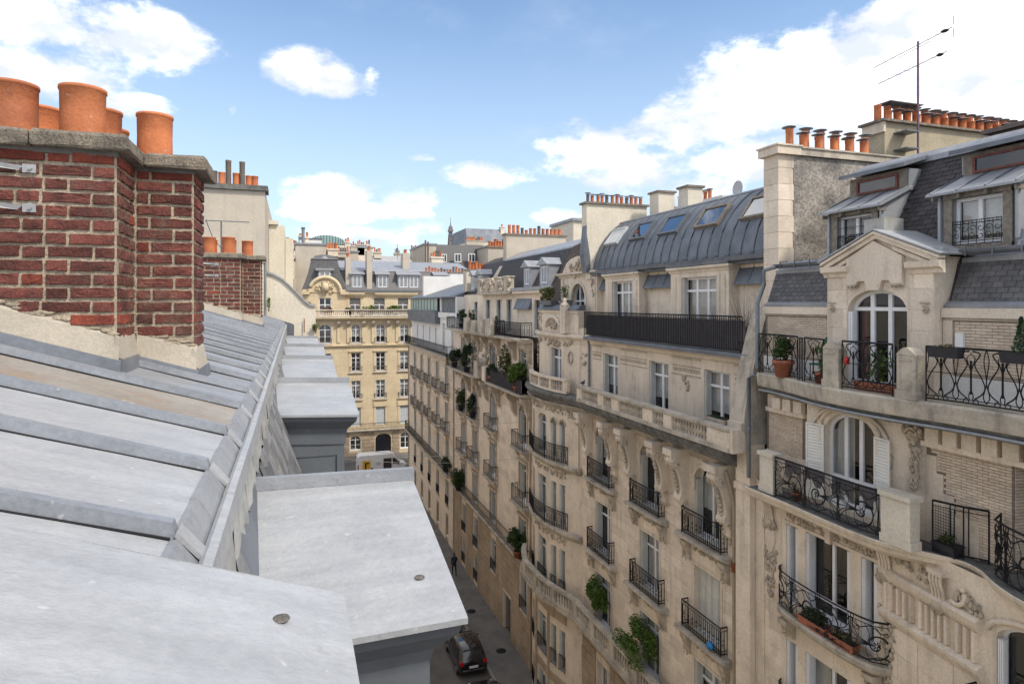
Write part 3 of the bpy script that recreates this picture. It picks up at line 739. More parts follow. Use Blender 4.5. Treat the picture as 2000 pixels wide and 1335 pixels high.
def potted(loc, label, cat='plant', pot='round', pr=.14, ph=.24, rad3=(.25, .25, .3), n=300, leaf=.05, m='leaf', potm='terracotta_planter', group=None, shape='ball', name='potted_plant', L=.8, along='y', lift=0):
    t = thing(name, loc, label, cat, group)
    x, y, z = loc; mb = MB()
    if pot == 'round':
        mb.lathe(loc, [(.001, 0), (pr * .72, 0), (pr * .95, ph * .8), (pr * 1.08, ph * .8), (pr * 1.08, ph), (pr * .95, ph), (pr * .9, ph * .88), (.001, ph * .88)], 14)
    else:
        fr = Fr(x, y, 0, 1, -1, 0) if along == 'y' else Fr(x, y, 1, 0, 0, -1)
        a, b = L / 2, pr
        mb.hexa([fr.p(-a * .95, -b * .8, z), fr.p(a * .95, -b * .8, z), fr.p(a * .95, b * .8, z), fr.p(-a * .95, b * .8, z),
                 fr.p(-a, -b, z + ph * .85), fr.p(a, -b, z + ph * .85), fr.p(a, b, z + ph * .85), fr.p(-a, b, z + ph * .85)])
        mb.box(fr, -a - .015, a + .015, -b - .015, b + .015, z + ph * .85 + .001, z + ph)
    part(t, 'pot', mb, potm)
    part(t, 'soil', MB().lathe((x, y, z), [(.001, ph * .9 + .004), (pr * .8, ph * .9 + .004)], 10, 1, 1) if pot == 'round' else MB().box(Fr(x, y, 0, 1, -1, 0) if along == 'y' else Fr(x, y, 1, 0, 0, -1), -L / 2 + .02, L / 2 - .02, -pr + .02, pr - .02, z + ph, z + ph + .012), 'soil')
    foliage(t, (x, y, z + ph + rad3[2] * .8 + lift), rad3, n, leaf, m, shape=shape, base=(x, y, z + ph))
    return t
def downpipe(parent, pts, r=.05, m='grey_pipe', name='downpipe', collars=True, label=None):
    mb = MB(); mb.tube(pts, r, 10)
    if collars:
        for i in range(len(pts) - 1):
            a, b = Vector(pts[i]), Vector(pts[i + 1]); L = (b - a).length; n = int(L / 1.9)
            for k in range(1, n + 1):
                c = a + (b - a) * (k / (n + 1)); d = (b - a).normalized() * .04
                mb.tube([c - d, c + d], r * 1.25, 10)
    return part(parent, name, mb, m, label)
def chimney_pot(parent, loc, r=.1, h=.4, m='terracotta', cowl=False, n=12, org_name='chimney_pot'):
    key = (round(r, 2), round(h, 2), m, n)
    if key not in _ub:
        mb = MB().lathe((0, 0, 0), [(r * .97, 0), (r * .99, h * .1), (r * .965, h * .5), (r * .985, h * .93), (r * 1.035, h * .945), (r * 1.035, h), (r * .9, h), (r * .85, h * .6), (.001, h * .55)], n)
        _ub[key] = mesh_of(mb, 'chimney_pot', m)
    o = bpy.data.objects.new('chimney_pot', _ub[key]); place(o, parent, loc); o.rotation_euler = (0, 0, R.uniform(0, 6))
    if cowl:
        key = ('cowl', round(r, 2), round(h, 2))
        if key not in _ub:
            c = MB().lathe((0, 0, h), [(.001, .10), (r * 1.0, .09), (r * 1.8, .062), (r * 1.8, .052), (r * .9, .075), (.001, .08)], 14)
            for a in (0.3, 2.4, 4.5): c.tube([(r * math.cos(a), r * math.sin(a), h - .08), (r * .9 * math.cos(a), r * .9 * math.sin(a), h + .08)], .008, 4)
            _ub[key] = mesh_of(c, 'cowl', 'zinc')
        q = bpy.data.objects.new('cowl', _ub[key]); place(q, parent, loc); q.rotation_euler = (R.uniform(-.06, .06), R.uniform(-.06, .06), R.uniform(0, 6))
    return o
from mathutils import Matrix
def tiles(parent, name, O, U, V, lu, lv, tw, te, m, limit=300, clip=None, th=.012, near=(0, 0, 0), stuff=None, c=.02):
    """overlapping rectangular slates on a sloping plane: O lower corner, U along the eaves, V up the slope"""
    O, U, V = Vector(O), Vector(U).normalized(), Vector(V).normalized(); N = U.cross(V)
    if N.x * (O.x - 0) > 0 and abs(N.x) > .3 and N.x > 0 and O.x > 3: N = -N
    if N.z < 0: N = -N
    cells = []
    nr = max(1, int(lv / te)); te = lv / nr; nc = max(1, round(lu / tw)); tw = lu / nc
    for r in range(nr):
        off = .5 if r % 2 else 0
        for q in range(nc + (1 if r % 2 else 0)):
            u0, u1 = max(0, (q - off) * tw), min(lu, (q + 1 - off) * tw)
            if clip and clip((u0 + u1) / 2, (r + .5) * te): continue
            cells.append((u0 + .003, u1 - .003, r * te, (r + 1.25) * te))
    nv = Vector(near)
    cells.sort(key=lambda k: (O + U * k[0] + V * k[2] - nv).length)
    rest = MB(); key = (name, m, 'tile')
    if key not in _ub:
        b = MB(); a = .5
        b.hexa([(-a, -a, .0), (a, -a, .0), (a, a, -.6), (-a, a, -.6), (-a + c, -a, 1), (a - c, -a, 1), (a - c, a, .1), (-a + c, a, .1)])
        _ub[key] = mesh_of(b, name, m)
    for i, (u0, u1, v0, v1) in enumerate(cells):
        if i < limit:
            jj = R.uniform(-.003, .003)
            cc = O + U * (u0 + u1) / 2 + V * ((v0 + v1) / 2 + jj) + N * .004
            o = bpy.data.objects.new(name, _ub[key]); C.objects.link(o); o.parent = parent
            po = Vector(ORG[parent.name]); X_ = U.copy()
            W_ = N if U.cross(V).dot(N) > 0 else N
            mt = Matrix.Translation(cc - po) @ Matrix(((X_.x, V.x, W_.x, 0), (X_.y, V.y, W_.y, 0), (X_.z, V.z, W_.z, 0), (0, 0, 0, 1))) @ Matrix.Diagonal((u1 - u0, v1 - v0, th * R.uniform(.8, 1.4), 1))
            if mt.determinant() < 0:
                mt = Matrix.Translation(cc - po) @ Matrix(((-X_.x, V.x, W_.x, 0), (-X_.y, V.y, W_.y, 0), (-X_.z, V.z, W_.z, 0), (0, 0, 0, 1))) @ Matrix.Diagonal((u1 - u0, v1 - v0, th * R.uniform(.8, 1.4), 1))
            o.matrix_basis = mt
        else:
            p = [O + U * u0 + V * v0, O + U * u1 + V * v0, O + U * u1 + V * v1, O + U * u0 + V * v1]
            t2 = th * R.uniform(.8, 1.4)
            rest.add([p[0], p[1], p[1] + N * t2, p[2] + N * .001, p[3] + N * .001, p[0] + N * t2], [(5, 2, 3, 4), (0, 1, 2, 5)])
    if rest.v: part(parent, stuff or name + '_field', rest, m, kind='stuff')

# ================================================================ the roof we look across
LB = thing('apartment_building', (-3, 8, -21.5), 'near building on the left whose zinc roof and row of dormers fill the foreground', 'building')
SL = .305; BX, BZ = -.25, -.53
def rz(x): return BZ + (BX - x) * SL          # height of the zinc slope
base = MB(); FL = Fr(0, 0, 0, 1, 1, 0)
base.profile(FL, -8, 19.6, [(-9, -21.5), (.34, -21.5), (.34, -2.62), (-.205, -.80), (-.205, -.66), (-.27, -.60), (-7, rz(-7) - .07), (-9, rz(-7) - .07)])
part(LB, 'roof_core', base, 'zinc_old')
part(LB, 'wall', MB().box(ID, .341, .46, -8, 19.6, -21.5, -2.75), 'cream_plaster')
# zinc sheets between the battens
ys = [-1.4, -.8, -.2, .42, 1.02, 1.62, 2.23, 2.81, 3.48] + [3.48 + .60 * i for i in range(1, 27)]
ys.append(19.6)
for i in range(len(ys) - 1):
    a, b = ys[i] + .02, ys[i + 1] - .02; mb = MB(); n = 10
    xs_ = [BX - (6.2 * (k / n) ** 1.5) for k in range(n + 1)]
    vs = []
    for k, x in enumerate(xs_):
        for y in (a - .02, a + .019, (a + b) / 2, b - .019, b + .02):
            dz = R.uniform(-.003, .003) + (.004 if (y < a or y > b) else 0)
            vs.append((x, y, rz(x) + (dz if 0 < k else 0)))
    fs = [(k * 5 + j, k * 5 + j + 1, (k + 1) * 5 + j + 1, (k + 1) * 5 + j) for k in range(n) for j in range(4)]
    mb.add(vs, fs)
    part(LB, 'zinc_sheet', mb, 'zinc_rusty' if i == 7 else ('zinc_bright' if i < 7 else 'zinc'), 'rust stained zinc sheet below the brick chimney' if i == 7 else None)
for i, y in enumerate(ys[:-1]):
    mb = MB(); n = 3; cuts = [BX + .005, BX - .72 - .15 * (i % 3), BX - 2.2, BX - 6]
    for k in range(n):
        x0, x1 = cuts[k], cuts[k + 1] + (-.03); j = .002 * k
        pr = lambda x, e=0: [(x, y - .024 - j, rz(x) - .002), (x, y + .024 + j, rz(x) - .002), (x - e, y + .017 + j, rz(x) + .040 + j), (x - e, y - .017 - j, rz(x) + .040 + j)]
        mb.extr(pr(x0, .012 if k == 0 else 0), pr(x1))
    part(LB, 'batten_cap', mb, 'zinc_batten')
    part(LB, 'batten_shadow_strip', MB().extr([(x, y - .033, rz(x) + .001) for x in (BX - .01, BX - 6)] + [(x, y + .029, rz(x) + .001) for x in (BX - 6, BX - .01)], [(x, y - .033, rz(x) + .005) for x in (BX - .01, BX - 6)] + [(x, y + .029, rz(x) + .005) for x in (BX - 6, BX - .01)]), 'iron')  # thin dark strip imitating the shadow line at the batten's foot
    part(LB, 'folded_end', MB().hexa([(BX + .000, y - .034, BZ + .012), (BX + .062, y - .022 + .02, BZ - .075), (BX + .062, y + .055, BZ - .075), (BX + .004, y + .030, BZ + .012), (BX + .004, y - .032, BZ + .022), (BX + .068, y - .02 + .02, BZ - .066), (BX + .068, y + .055, BZ - .066), (BX + .006, y + .028, BZ + .022)]), 'zinc_bright')
# flashing strip along the break of the roof, laid in lapped lengths
y = -1.2; k = 0
while y < 19.4:
    L = .62 if y < 6 else 1.2; e = .003 * (k % 2)
    part(LB, 'break_flashing', MB().profile(FL, y, y + L + .02, [(BX - .012, BZ + .004 + e), (BX + .005, BZ + .006 + e), (BX + .055, BZ - .075 + e), (BX + .05, BZ - .085)]), 'zinc')
    part(LB, 'break_cap', MB().profile(FL, y + .2, y + .2 + L + .02, [(BX + .045, BZ - .115), (BX + .050, BZ - .048 + e), (BX + .062, BZ - .040 + e), (BX + .082, BZ - .046 + e), (BX + .088, BZ - .115)]), 'zinc_bright')
    y += L; k += 1
# rumpled lead skirt lapping over the slates
y = -1.2
while y < 19.3:
    w_ = .30 if y < 5 else .6; mb = MB(); n = 6; m_ = 4; vs = []
    for i in range(n + 1):
        for j in range(m_ + 1):
            q = j / m_
            x = BX + .062 + (.012 + R.uniform(-.004, .004)) * q; z = BZ - .09 - (.21 + .03 * math.sin(y * 9 + i)) * q
            vs.append((x + .006 * math.sin(i * 1.9 + y * 7) * q + .006, y + (w_ + .02) * i / n + .03 * q, z))
    mb.add(vs, [(i * (m_ + 1) + j, (i + 1) * (m_ + 1) + j, (i + 1) * (m_ + 1) + j + 1, i * (m_ + 1) + j + 1) for i in range(n) for j in range(m_)], True)
    part(LB, 'lead_skirt', mb, 'lead_white'); y += w_ * .86
# slates of the steep lower slope
V0 = Vector((-.215, 0, -.76)) - Vector((.36, 0, -2.55)); LV = V0.length
dorm = [(2.25, 3.40, 3.88), (6.30, 7.52, 8.0), (9.50, 10.75, 11.2), (12.90, 13.85, 14.3), (16.30, 17.2, 17.7)]
def inside_dormer(u, v):
    yy = u - 1.0
    return any(a + .05 < yy < c - .05 for a, b, c in dorm)
tiles(LB, 'slate', (.365, -1.0, -2.55), (0, 1, 0), V0, 20.4, LV, .21, .16, 'slate_grey', 300, inside_dormer, th=.012, near=(0, 3.5, -1))
# dormers
for i, (ya, yr, yb) in enumerate(dorm):
    z0, zr = (-1.14, -.93) if i == 0 else (-1.07, -.90)
    xi = -.24; xo = .60; bx = .47
    bd = MB(); G = Fr(0, 0, 0, 1, 1, 0)
    # cheeks and front of the body
    bd.plate(G, [(ya + .14, -3.4), (yb - .14, -3.4), (yb - .14, z0 + .05), (yr, zr - .05), (ya + .14, z0 - .02)], -.6, bx)
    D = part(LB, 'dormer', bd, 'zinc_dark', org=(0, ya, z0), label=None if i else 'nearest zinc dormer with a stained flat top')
    # near roof sheet, warped like the real one
    zi0, zir = (-1.155, -.915) if i == 0 else (-1.03, -.87)
    def sheet(y0, y1, z00, z01, z10, z11, nm, mm):
        mb = MB(); n = 10; vs = []
        for a in range(n + 1):
            for b in range(n + 1):
                p, q = a / n, b / n
                z = (z00 * (1 - p) + z01 * p) * (1 - q) + (z10 * (1 - p) + z11 * p) * q + R.uniform(-.0022, .0022) * (0 < p < 1) * (0 < q < 1)
                vs.append((xi + (xo - xi) * p, y0 + (y1 - y0) * q, z))
        top = [(a * (n + 1) + b, (a + 1) * (n + 1) + b, (a + 1) * (n + 1) + b + 1, a * (n + 1) + b + 1) for a in range(n) for b in range(n)]
        mb.add(vs, top, True)
        c_ = [vs[0], vs[n * (n + 1)], vs[-1], vs[n]]; d_ = [(x, y, z - .022) for x, y, z in c_]
        for k in range(4): mb.poly([c_[k], c_[(k + 1) % 4], d_[(k + 1) % 4], d_[k]])
        mb.poly(d_[::-1]); part(D, nm, mb, mm)
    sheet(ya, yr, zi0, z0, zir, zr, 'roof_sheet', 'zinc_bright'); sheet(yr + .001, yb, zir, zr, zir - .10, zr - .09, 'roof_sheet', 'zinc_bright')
    rc = MB(); r0 = lambda x, z: [(x, yr - .028, z - .004), (x, yr + .028, z - .004), (x, yr + .020, z + .055), (x, yr - .020, z + .055)]
    rc.extr(r0(xi - .01, zir), r0(xo + .006, zr)); part(D, 'ridge_cap', rc, 'zinc')
    # coved cornice under the eaves, along cheek and front
    cv = [(0, -.30), (.015, -.30), (.015, -.20), (.03, -.15), (.075, -.10), (.105, -.07), (.115, -.024), (0, -.024)]
    cm = MB(); cm.sweep([(-.5, ya + .14), (bx, ya + .14), (bx, yb - .14)], [(o, z0 + z) for o, z in cv], flip=True)
    cm.v = [(x, y, z + (zi0 - z0) * max(0, (bx - x)) / (bx - xi)) if y < yr else (x, y, z) for x, y, z in cm.v]
    part(D, 'cornice', cm, 'zinc_dark')
    pm = MB(); Fc = Fr(0, ya + .14, 1, 0, 0, -1)
    pm.box(Fc, -.45, bx - .0, .002, .010, z0 - .40, z0 - .31); pm.box(Fc, bx - .07, bx, .010, .020, z0 - 2.2, z0 - .40)
    pm.plate(Fc, [(-.12, z0 - .42), (-.09, z0 - .42), (.36, z0 - 1.6), (.33, z0 - 1.6)], .010, .022)
    part(D, 'cheek_trim', pm, 'zinc_dark')
    part(D, 'lead_patch', MB().box(Fr(0, 0, 1, 0, 0, 1), xi - .02, xi + .12, ya - .05, ya + .12, z0 + .02, z0 + .04), 'lead_flash')
    if i == 0:
        fx = MB()
        px_, py_ = .475, 2.53; zz = z0 + .0505
        fx.lathe((px_, py_, zz), [(.001, .007), (.006, .007), (.008, .004), (.018, .004), (.021, 0)], 18); part(D, 'nail_cap', fx, 'old_lead')
        sn = MB()
        for k in range(9): sn.box(Fc, bx - .012, bx + .004, .02, .03, z0 - .36 - .055 * k, z0 - .33 - .055 * k)
        part(D, 'lead_tack', sn, 'lead_white')
        part(D, 'paint_splash', MB().box(Fc, bx - .09, bx - .045, .020, .026, z0 - .66, z0 - .60), 'lead_white')
# the flat zinc hood right below the camera
hd = MB()
def hz(x): return -.352 - (x + .44) * .352
n = 12; vs = []
for a in range(n + 1):
    for b in range(n + 1):
        x = -1.35 + 1.44 * a / n; y = .05 + 1.19 * b / n
        z = hz(x) + .002 * math.sin(x * 9) * math.sin(y * 7) - (.006 if (b == n or a == n) else 0)
        vs.append((x, y, z))
hd.add(vs, [(a * (n + 1) + b, (a + 1) * (n + 1) + b, (a + 1) * (n + 1) + b + 1, a * (n + 1) + b + 1) for a in range(n) for b in range(n)], True)
k4 = [vs[0], vs[n * (n + 1)], vs[-1], vs[n]]; kd = [(x, y, z - .16) for x, y, z in k4]
for k in range(4): hd.poly([k4[k], k4[(k + 1) % 4], kd[(k + 1) % 4], kd[k]])
HD = part(LB, 'zinc_hood', hd, 'zinc_bright', label='smooth zinc hood in the lower left corner', org=(-.3, .6, -.4))
part(HD, 'nail_cap', MB().lathe((-.0186, 1.077, hz(-.0186) + .001), [(.001, .004), (.004, .0045), (.005, .003), (.0125, .003), (.014, 0)], 18), 'old_lead')
# hood body down to the slope
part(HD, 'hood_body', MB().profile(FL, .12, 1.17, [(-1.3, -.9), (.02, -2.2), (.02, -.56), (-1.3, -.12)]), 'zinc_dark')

# ---------------------------------------------------------------- brick chimneys
BV = []
def brick_variants(m, tag):
    out = []
    for k in range(8):
        mb = MB(); n = 7; pts = []
        def edge(a, b, cnt):
            for i in range(cnt):
                t = i / cnt; jx = R.uniform(-.02, .015); jz = R.uniform(-.07, .03)
                x, z = a[0] + (b[0] - a[0]) * t, a[1] + (b[1] - a[1]) * t
                pts.append((x + (jx if abs(a[0] - b[0]) < .1 else 0) * (1 if x < 0 else -1), z + (jz if abs(a[1] - b[1]) < .1 else 0) * (-1 if z < 0 else 1)))
        edge((-.5, -.5), (.5, -.5), 5); edge((.5, -.5), (.5, .5), 2); edge((.5, .5), (-.5, .5), 5); edge((-.5, .5), (-.5, -.5), 2)
        N = len(pts)
        back = [(x, -.5, z) for x, z in pts]; mid = [(x, .3 + R.uniform(-.2, .1), z) for x, z in pts]; fr_ = [(x * .96, .5 + R.uniform(-.2, .2), z * .88) for x, z in pts]
        f = []
        for q in (0, N): f += [(q + i, q + (i + 1) % N, q + N + (i + 1) % N, q + N + i) for i in range(N)]
        f.append(list(range(2 * N, 3 * N)))
        mb.add(back + mid + fr_, f); out.append(mesh_of(mb, 'brick', m))
    return out
BVR = brick_variants('red_brick', 0); BVO = brick_variants('orange_brick', 1)
def brick_face(parent, fr, s0, s1, zb, zt, course, limit, first='long', bottom=None, gap=.016, count=[0], top_orange=True):
    n = int(round((zt - zb) / course)); rest = MB(); tx, ty, nx, ny = fr.a[2:]
    ang = math.atan2(ty, tx) + (math.pi if (tx * ny - ty * nx) < 0 else 0); done = 0
    for k in range(n):
        z1 = zt - k * course - gap * .4; z0_ = zt - (k + 1) * course + gap * .6
        lens = [.215, .103]; j = (k + (0 if first == 'long' else 1)) % 2
        x = s1; i = j
        x = s1 + (0 if j == 0 else 0)
        while x > s0 + .02:
            L = lens[i % 2] * R.uniform(.93, 1.05); i += 1
            a, b = max(s0, x - L), x; x -= L
            if x - s0 < .03: a = s0; x = s0
            if b - a < .035: continue
            zc = (z0_ + z1) / 2
            if bottom and zc - .02 < bottom((a + b) / 2): continue
            cx, cy, cz_ = fr.p((a + b) / 2, R.uniform(-.002, .002), zc + R.uniform(-.002, .002))
            if done < limit:
                o = bpy.data.objects.new('brick', R.choice(BVO if (k < 1 and top_orange) or R.random() < .04 else BVR))
                place(o, parent, (cx, cy, cz_)); o.rotation_euler = (0, R.uniform(-.006, .006), ang)
                o.scale = (b - a - gap, .016, z1 - z0_); done += 1
            else: rest.box(fr, a + gap / 2, b - gap / 2, -.008, .008, z0_, z1)
    if rest.v: part(parent, 'brickwork', rest, 'red_brick', kind='stuff')
def chimney(Y0, lab, lim):
    body = MB(); top = .767; yA = Y0 - .36; yb = Y0 + .97
    body.box(ID, -3.4, -.86, yA, yb, -.6, top); body.box(ID, -.862, -.55, Y0, Y0 + .37, -.6, top)
    ch = part(LB, 'brick_chimney', body, 'mortar', lab, org=(-1, Y0, 0))
    bot = lambda d: (lambda s: rz(s) + d)
    cA, cB = Fr(0, yA - .002, 1, 0, 0, -1), Fr(0, Y0 - .002, 1, 0, 0, -1)
    brick_face(ch, cA, -3.35, -.862, -.30, top, .0683, lim, bottom=bot(.19))
    brick_face(ch, Fr(-.858, 0, 0, 1, 1, 0), yA + .0, Y0 - .004, -.30, top, .0683, lim, 'short', bottom=lambda s: rz(-.86) + .17)
    brick_face(ch, cB, -.845, -.552, -.36, top, .0686, lim, 'long', bottom=bot(.18))
    brick_face(ch, Fr(-.548, 0, 0, 1, 1, 0), Y0 + .0, Y0 + .37, -.36, top, .0686, lim, 'short', bottom=lambda s: rz(-.55) + .16)
    # cap: weathered slabs
    e = .065; prof = lambda a, b, c_, d_: None
    outA = [(-3.45, yA - e), (-1.18, yA - e), (-.86 + e, yA - e), (-.86 + e, Y0 - e)]
    def slab(x0, x1, y0, y1, z0_, z1, nm='cap_slab'):
        mb = MB(); k = .012
        nx_, ny_ = max(2, int((x1 - x0) / .12)), max(2, int((y1 - y0) / .12)); 
        ring = [(x0 + (x1 - x0) * i / nx_, y0) for i in range(nx_)] + [(x1, y0 + (y1 - y0) * i / ny_) for i in range(ny_)] + [(x1 - (x1 - x0) * i / nx_, y1) for i in range(nx_)] + [(x0, y1 - (y1 - y0) * i / ny_) for i in range(ny_)]
        N = len(ring); cx, cy = (x0 + x1) / 2, (y0 + y1) / 2; layers = []
        for zz, ins in ((z0_, .006), (z0_ + .012, 0), (z1 - .018, 0), (z1, .016)):
            layers.append([(x + (cx - x) * ins / abs(x1 - x0) * 2 + R.uniform(-.0035, .0035), y + (cy - y) * ins / abs(y1 - y0) * 2 + R.uniform(-.0035, .0035), zz + R.uniform(-.003, .003)) for x, y in ring])
        vs = [p for l in layers for p in l]; fs = [(q * N + i, q * N + (i + 1) % N, (q + 1) * N + (i + 1) % N, (q + 1) * N + i) for q in range(3) for i in range(N)]
        fs += [list(range(N))[::-1], list(range(3 * N, 4 * N))]
        mb.add(vs, fs); part(ch, nm, mb, 'cap_concrete')
    slab(-3.45, -1.225, yA - e, yb + e, top + .004, .855); slab(-1.22, -.86 + e, yA - e, yb + e, top + .006, .858)
    slab(-.86 + e + .003, -.55 + e + .01, Y0 - e, Y0 + .37 + e, top + .004, .850)
    # cement bed between brick and cap, and cement skirts with zinc flashing at the foot
    part(ch, 'mortar_bed', MB().box(ID, -3.38, -.852, yA - .012, yb, top - .018, top + .008).box(ID, -.86, -.542, Y0 - .012, Y0 + .38, top - .018, top + .008), 'dark_stone')
    def skirt(fr, s0, s1, h0, h1, o0, o1, m, nm, xs):
        mb = MB(); n = max(3, int((s1 - s0) / .09)); vs = []
        for i in range(n + 1):
            s = s0 + (s1 - s0) * i / n; zr_ = rz(xs(s)); jt = R.uniform(-.012, .02) if nm == 'cement_skirt' else 0
            vs += [fr.p(s, -.02, zr_ + h0), fr.p(s, o1, zr_ + h0), fr.p(s, o0, zr_ + h1 - .015), fr.p(s, -.004 if jt else -.02, zr_ + h1 + jt)]
        fs = [(i * 4 + j, i * 4 + (j + 1) % 4, i * 4 + 4 + (j + 1) % 4, i * 4 + 4 + j) for i in range(n) for j in range(4)]
        fs += [(0, 1, 2, 3), tuple(n * 4 + j for j in (3, 2, 1, 0))]
        mb.add(vs, fs); part(ch, nm, mb, m)
    for fr, s0, s1, xf in ((cA, -3.4, -.845, lambda s: s), (Fr(-.858, 0, 0, 1, 1, 0), yA - .018, Y0 - .01, lambda s: -.86), (cB, -.84, -.532, lambda s: s), (Fr(-.548, 0, 0, 1, 1, 0), Y0 - .018, Y0 + .38, lambda s: -.55)):
        skirt(fr, s0, s1, .058, .185, .008, .030, 'cement_skirt', 'cement_skirt', xf)
        skirt(fr, s0 - .0, s1 + .012, -.012, .072, .036, .046, 'lead_flash', 'flashing', xf)
        if fr in (cA, cB): skirt(fr, s0 - .0, s1 - .01, -.010, .004, .060, .10, 'zinc', 'flashing', xf)
    # clots of mortar between skirt and brick
    cl = MB()
    for i in range(70):
        x = R.uniform(-1.9, -.57); yy = yA if x < -.86 else Y0
        cl.ball((x, yy - .003, rz(x) + .187 + R.uniform(-.010, .018)), (R.uniform(.02, .05), .006, R.uniform(.006, .013)), 8, 4, .35)
    part(ch, 'mortar_clots', cl, 'mortar', kind='stuff')
    for (x, y_, z1, mm) in ((-1.38, -.13, 1.155, 0), (-1.07, -.13, 1.165, 0), (-1.40, .30, 1.15, 0), (-1.08, .26, 1.155, 0), (-1.49, .68, 1.155, 0), (-1.14, .70, 1.15, 0), (-.785, .19, 1.137, 0), (-1.75, -.1, 1.16, 0), (-1.76, .32, 1.15, 0)):
        chimney_pot(ch, (x, Y0 + y_, .85), .097 if x > -.8 else .108, z1 - .865, 'terracotta', n=28)
    for z in (.665, .470):
        st = MB(); st.box(Fr(0, yA, 1, 0, 0, -1), -1.262, -1.205, .004, .014, z - .021, z + .021)
        st.add([(-1.262, yA - .006, z - .012), (-1.262, yA - .014, z + .012), (-1.75, yA - .16, z + .05), (-1.75, yA - .17, z + .02)], [(0, 1, 2, 3)])
        st.tube([(-1.228, yA - .01, z), (-1.228, yA - .026, z)], .009, 6)
        part(ch, 'wall_strap', st, 'zinc_bright')
    return ch
chimney(4.13, 'brick chimney in the foreground with tall clay pots', 300)
chimney(12.30, 'second brick chimney farther along the zinc roof', 300)
# grey end wall and the pier where this roof meets its neighbour
part(LB, 'end_parapet', MB().plate(Fr(0, 18.6, 1, 0, 0, -1), [(-1.2, -.22), (-.05, -.56), (.02, -.60), (.02, -1.1), (-1.2, -1.1)], -.5, 0), 'zinc_dark')
# ================================================================ cream building across the street (bow front, stone balustrade, zinc roof)
FA = Fr(13.1, 0, 0, 1, -1, 0)
def ff(x): return Fr(x, 0, 0, 1, -1, 0)
A = thing('apartment_building', (18, 24, -21.5), 'cream building with the curved zinc roof, skylights and long stone balustrade', 'building')
HW = .72
cols = (18.15, 21.8, 25.75)
PA = [(13.1, 16.25), (13.1, 27.9), (12.68, 28.8), (12.35, 30.2), (12.35, 32.2), (12.68, 33.6), (13.1, 34.5)]
P5 = [(13.45, 16.25), (13.45, 27.7), (13.15, 28.4), (12.85, 29.6), (12.85, 32.4), (13.15, 33.7), (13.45, 34.5)]
floors = {4: -8.0, 3: -11.25, 2: -14.55}
low = []; wm = MB()
for c in cols:
    low.append((c - HW, c + HW, -7.95, -5.45, .55)); low.append((c - HW, c + HW, -11.2, -8.98)); low.append((c - HW, c + HW, -14.5, -12.2))
low += [(c - .6, c + .6, -18.3, -16.2) for c in cols] + [(18.0, 19.6, -21.4, -18.9, .6), (21.2, 22.5, -20.9, -19.0), (25.2, 26.4, -20.9, -19.0)]
wall(wm, FA, 16.25, 27.9, -21.5, -4.9, low, .35)
segA = [(PA[i], PA[i + 1]) for i in range(1, 6)]
bowh = {}
for i, (p, q) in enumerate(segA):
    f = Fr.seg(p, q); hs = []
    if 0 < i < 4:
        m_ = f.L / 2
        if i == 1: gs = [(m_ - .62, m_ - .12), (m_ + .12, m_ + .62)]
        elif i == 2: gs = [(m_ - .62, m_ + .62)]
        else: gs = [(m_ - .4, m_ + .4)]
        for (a, b) in gs:
            hs.append((a, b, -7.8, -5.75, .28)); hs.append((a, b, -11.1, -8.98)); hs.append((a, b, -14.5, -12.2)); hs.append((a, b, -18.2, -16.2)); hs.append((a, b, -20.8, -19.2))
    wall(wm, f, 0, f.L, -21.5, -4.9, hs, .3); bowh[i] = (f, hs)
part(A, 'wall', wm, 'limestone')
for h in low:
    k = h[2]; sh = 'closed' if (abs(h[0] + HW - 18.15) < .1 and abs(k + 11.2) < .1) else 'reveal'
    if k > -15:
        window(A, FA, h, 0, .26, .07, 2, .74 if k < -8.5 else None, shutter=sh, curtain=R.choice(['both', 'half', None, 'full']), blind=.35 if k < -14 else 0)
    elif k < -21: 
        part(A, 'entrance_door', MB().box(FA, h[0], h[1], -.30, -.22, h[2], h[3] - .1).box(FA, (h[0] + h[1]) / 2 - .02, (h[0] + h[1]) / 2 + .02, -.22, -.20, h[2], h[3] - .2), 'weathered_wood')
    else:
        window(A, FA, h, 0, .25, .06, 2, None, curtain='half'); railing(A, [FA.p(h[0] + .02, .06, 0)[:2], FA.p(h[1] - .02, .06, 0)[:2]], h[2], .8, 'bars', 'window_guard', br=.010)
for i, (f, hs) in bowh.items():
    for h in hs:
        window(A, f, h, 0, .22, .05, 2 if h[1] - h[0] > .9 else 1, .74, shutter='reveal' if h[1] - h[0] > .9 or i == 1 else None, curtain=R.choice(['full', 'half', None]))
        if h[2] < -14: railing(A, [f.p(h[0], .05, 0)[:2], f.p(h[1], .05, 0)[:2]], h[2], .8, 'bars', 'window_guard', br=.010)
# ashlar courses, thin joints above, deep channelled joints at street level
# openings clip the courses; brackets and bands sit proud of them
pieces(A, 'ashlar_block', FA, courses(16.28, 27.9, -14.3, -5.15, .36, .95, .011, [(h[0] - .12, h[1] + .12, h[2] - .25, h[3] + .12) for h in low if h[2] > -15], jit=.08), .0, .018, 'limestone_block', c=.008, cz=.012, near=(13, 17, -7), jit=.0015)
pieces(A, 'rusticated_block', FA, courses(16.28, 27.9, -21.4, -15.35, .46, 1.1, .035, [(h[0] - .1, h[1] + .1, h[2] - .1, h[3] + .1) for h in low if h[2] < -15], jit=.1), .0, .06, 'brown_stone', c=.03, cz=.06, near=(13, 17, -12), limit=200)
for i in (1, 2):
    f, hs = bowh[i]
    pieces(A, 'rusticated_block', f, courses(.02, f.L - .02, -21.4, -15.35, .46, 1.1, .035, [(h[0] - .1, h[1] + .1, h[2] - .1, h[3] + .1) for h in hs if h[2] < -15], jit=.1), .0, .05, 'brown_stone', c=.03, cz=.06, limit=40)
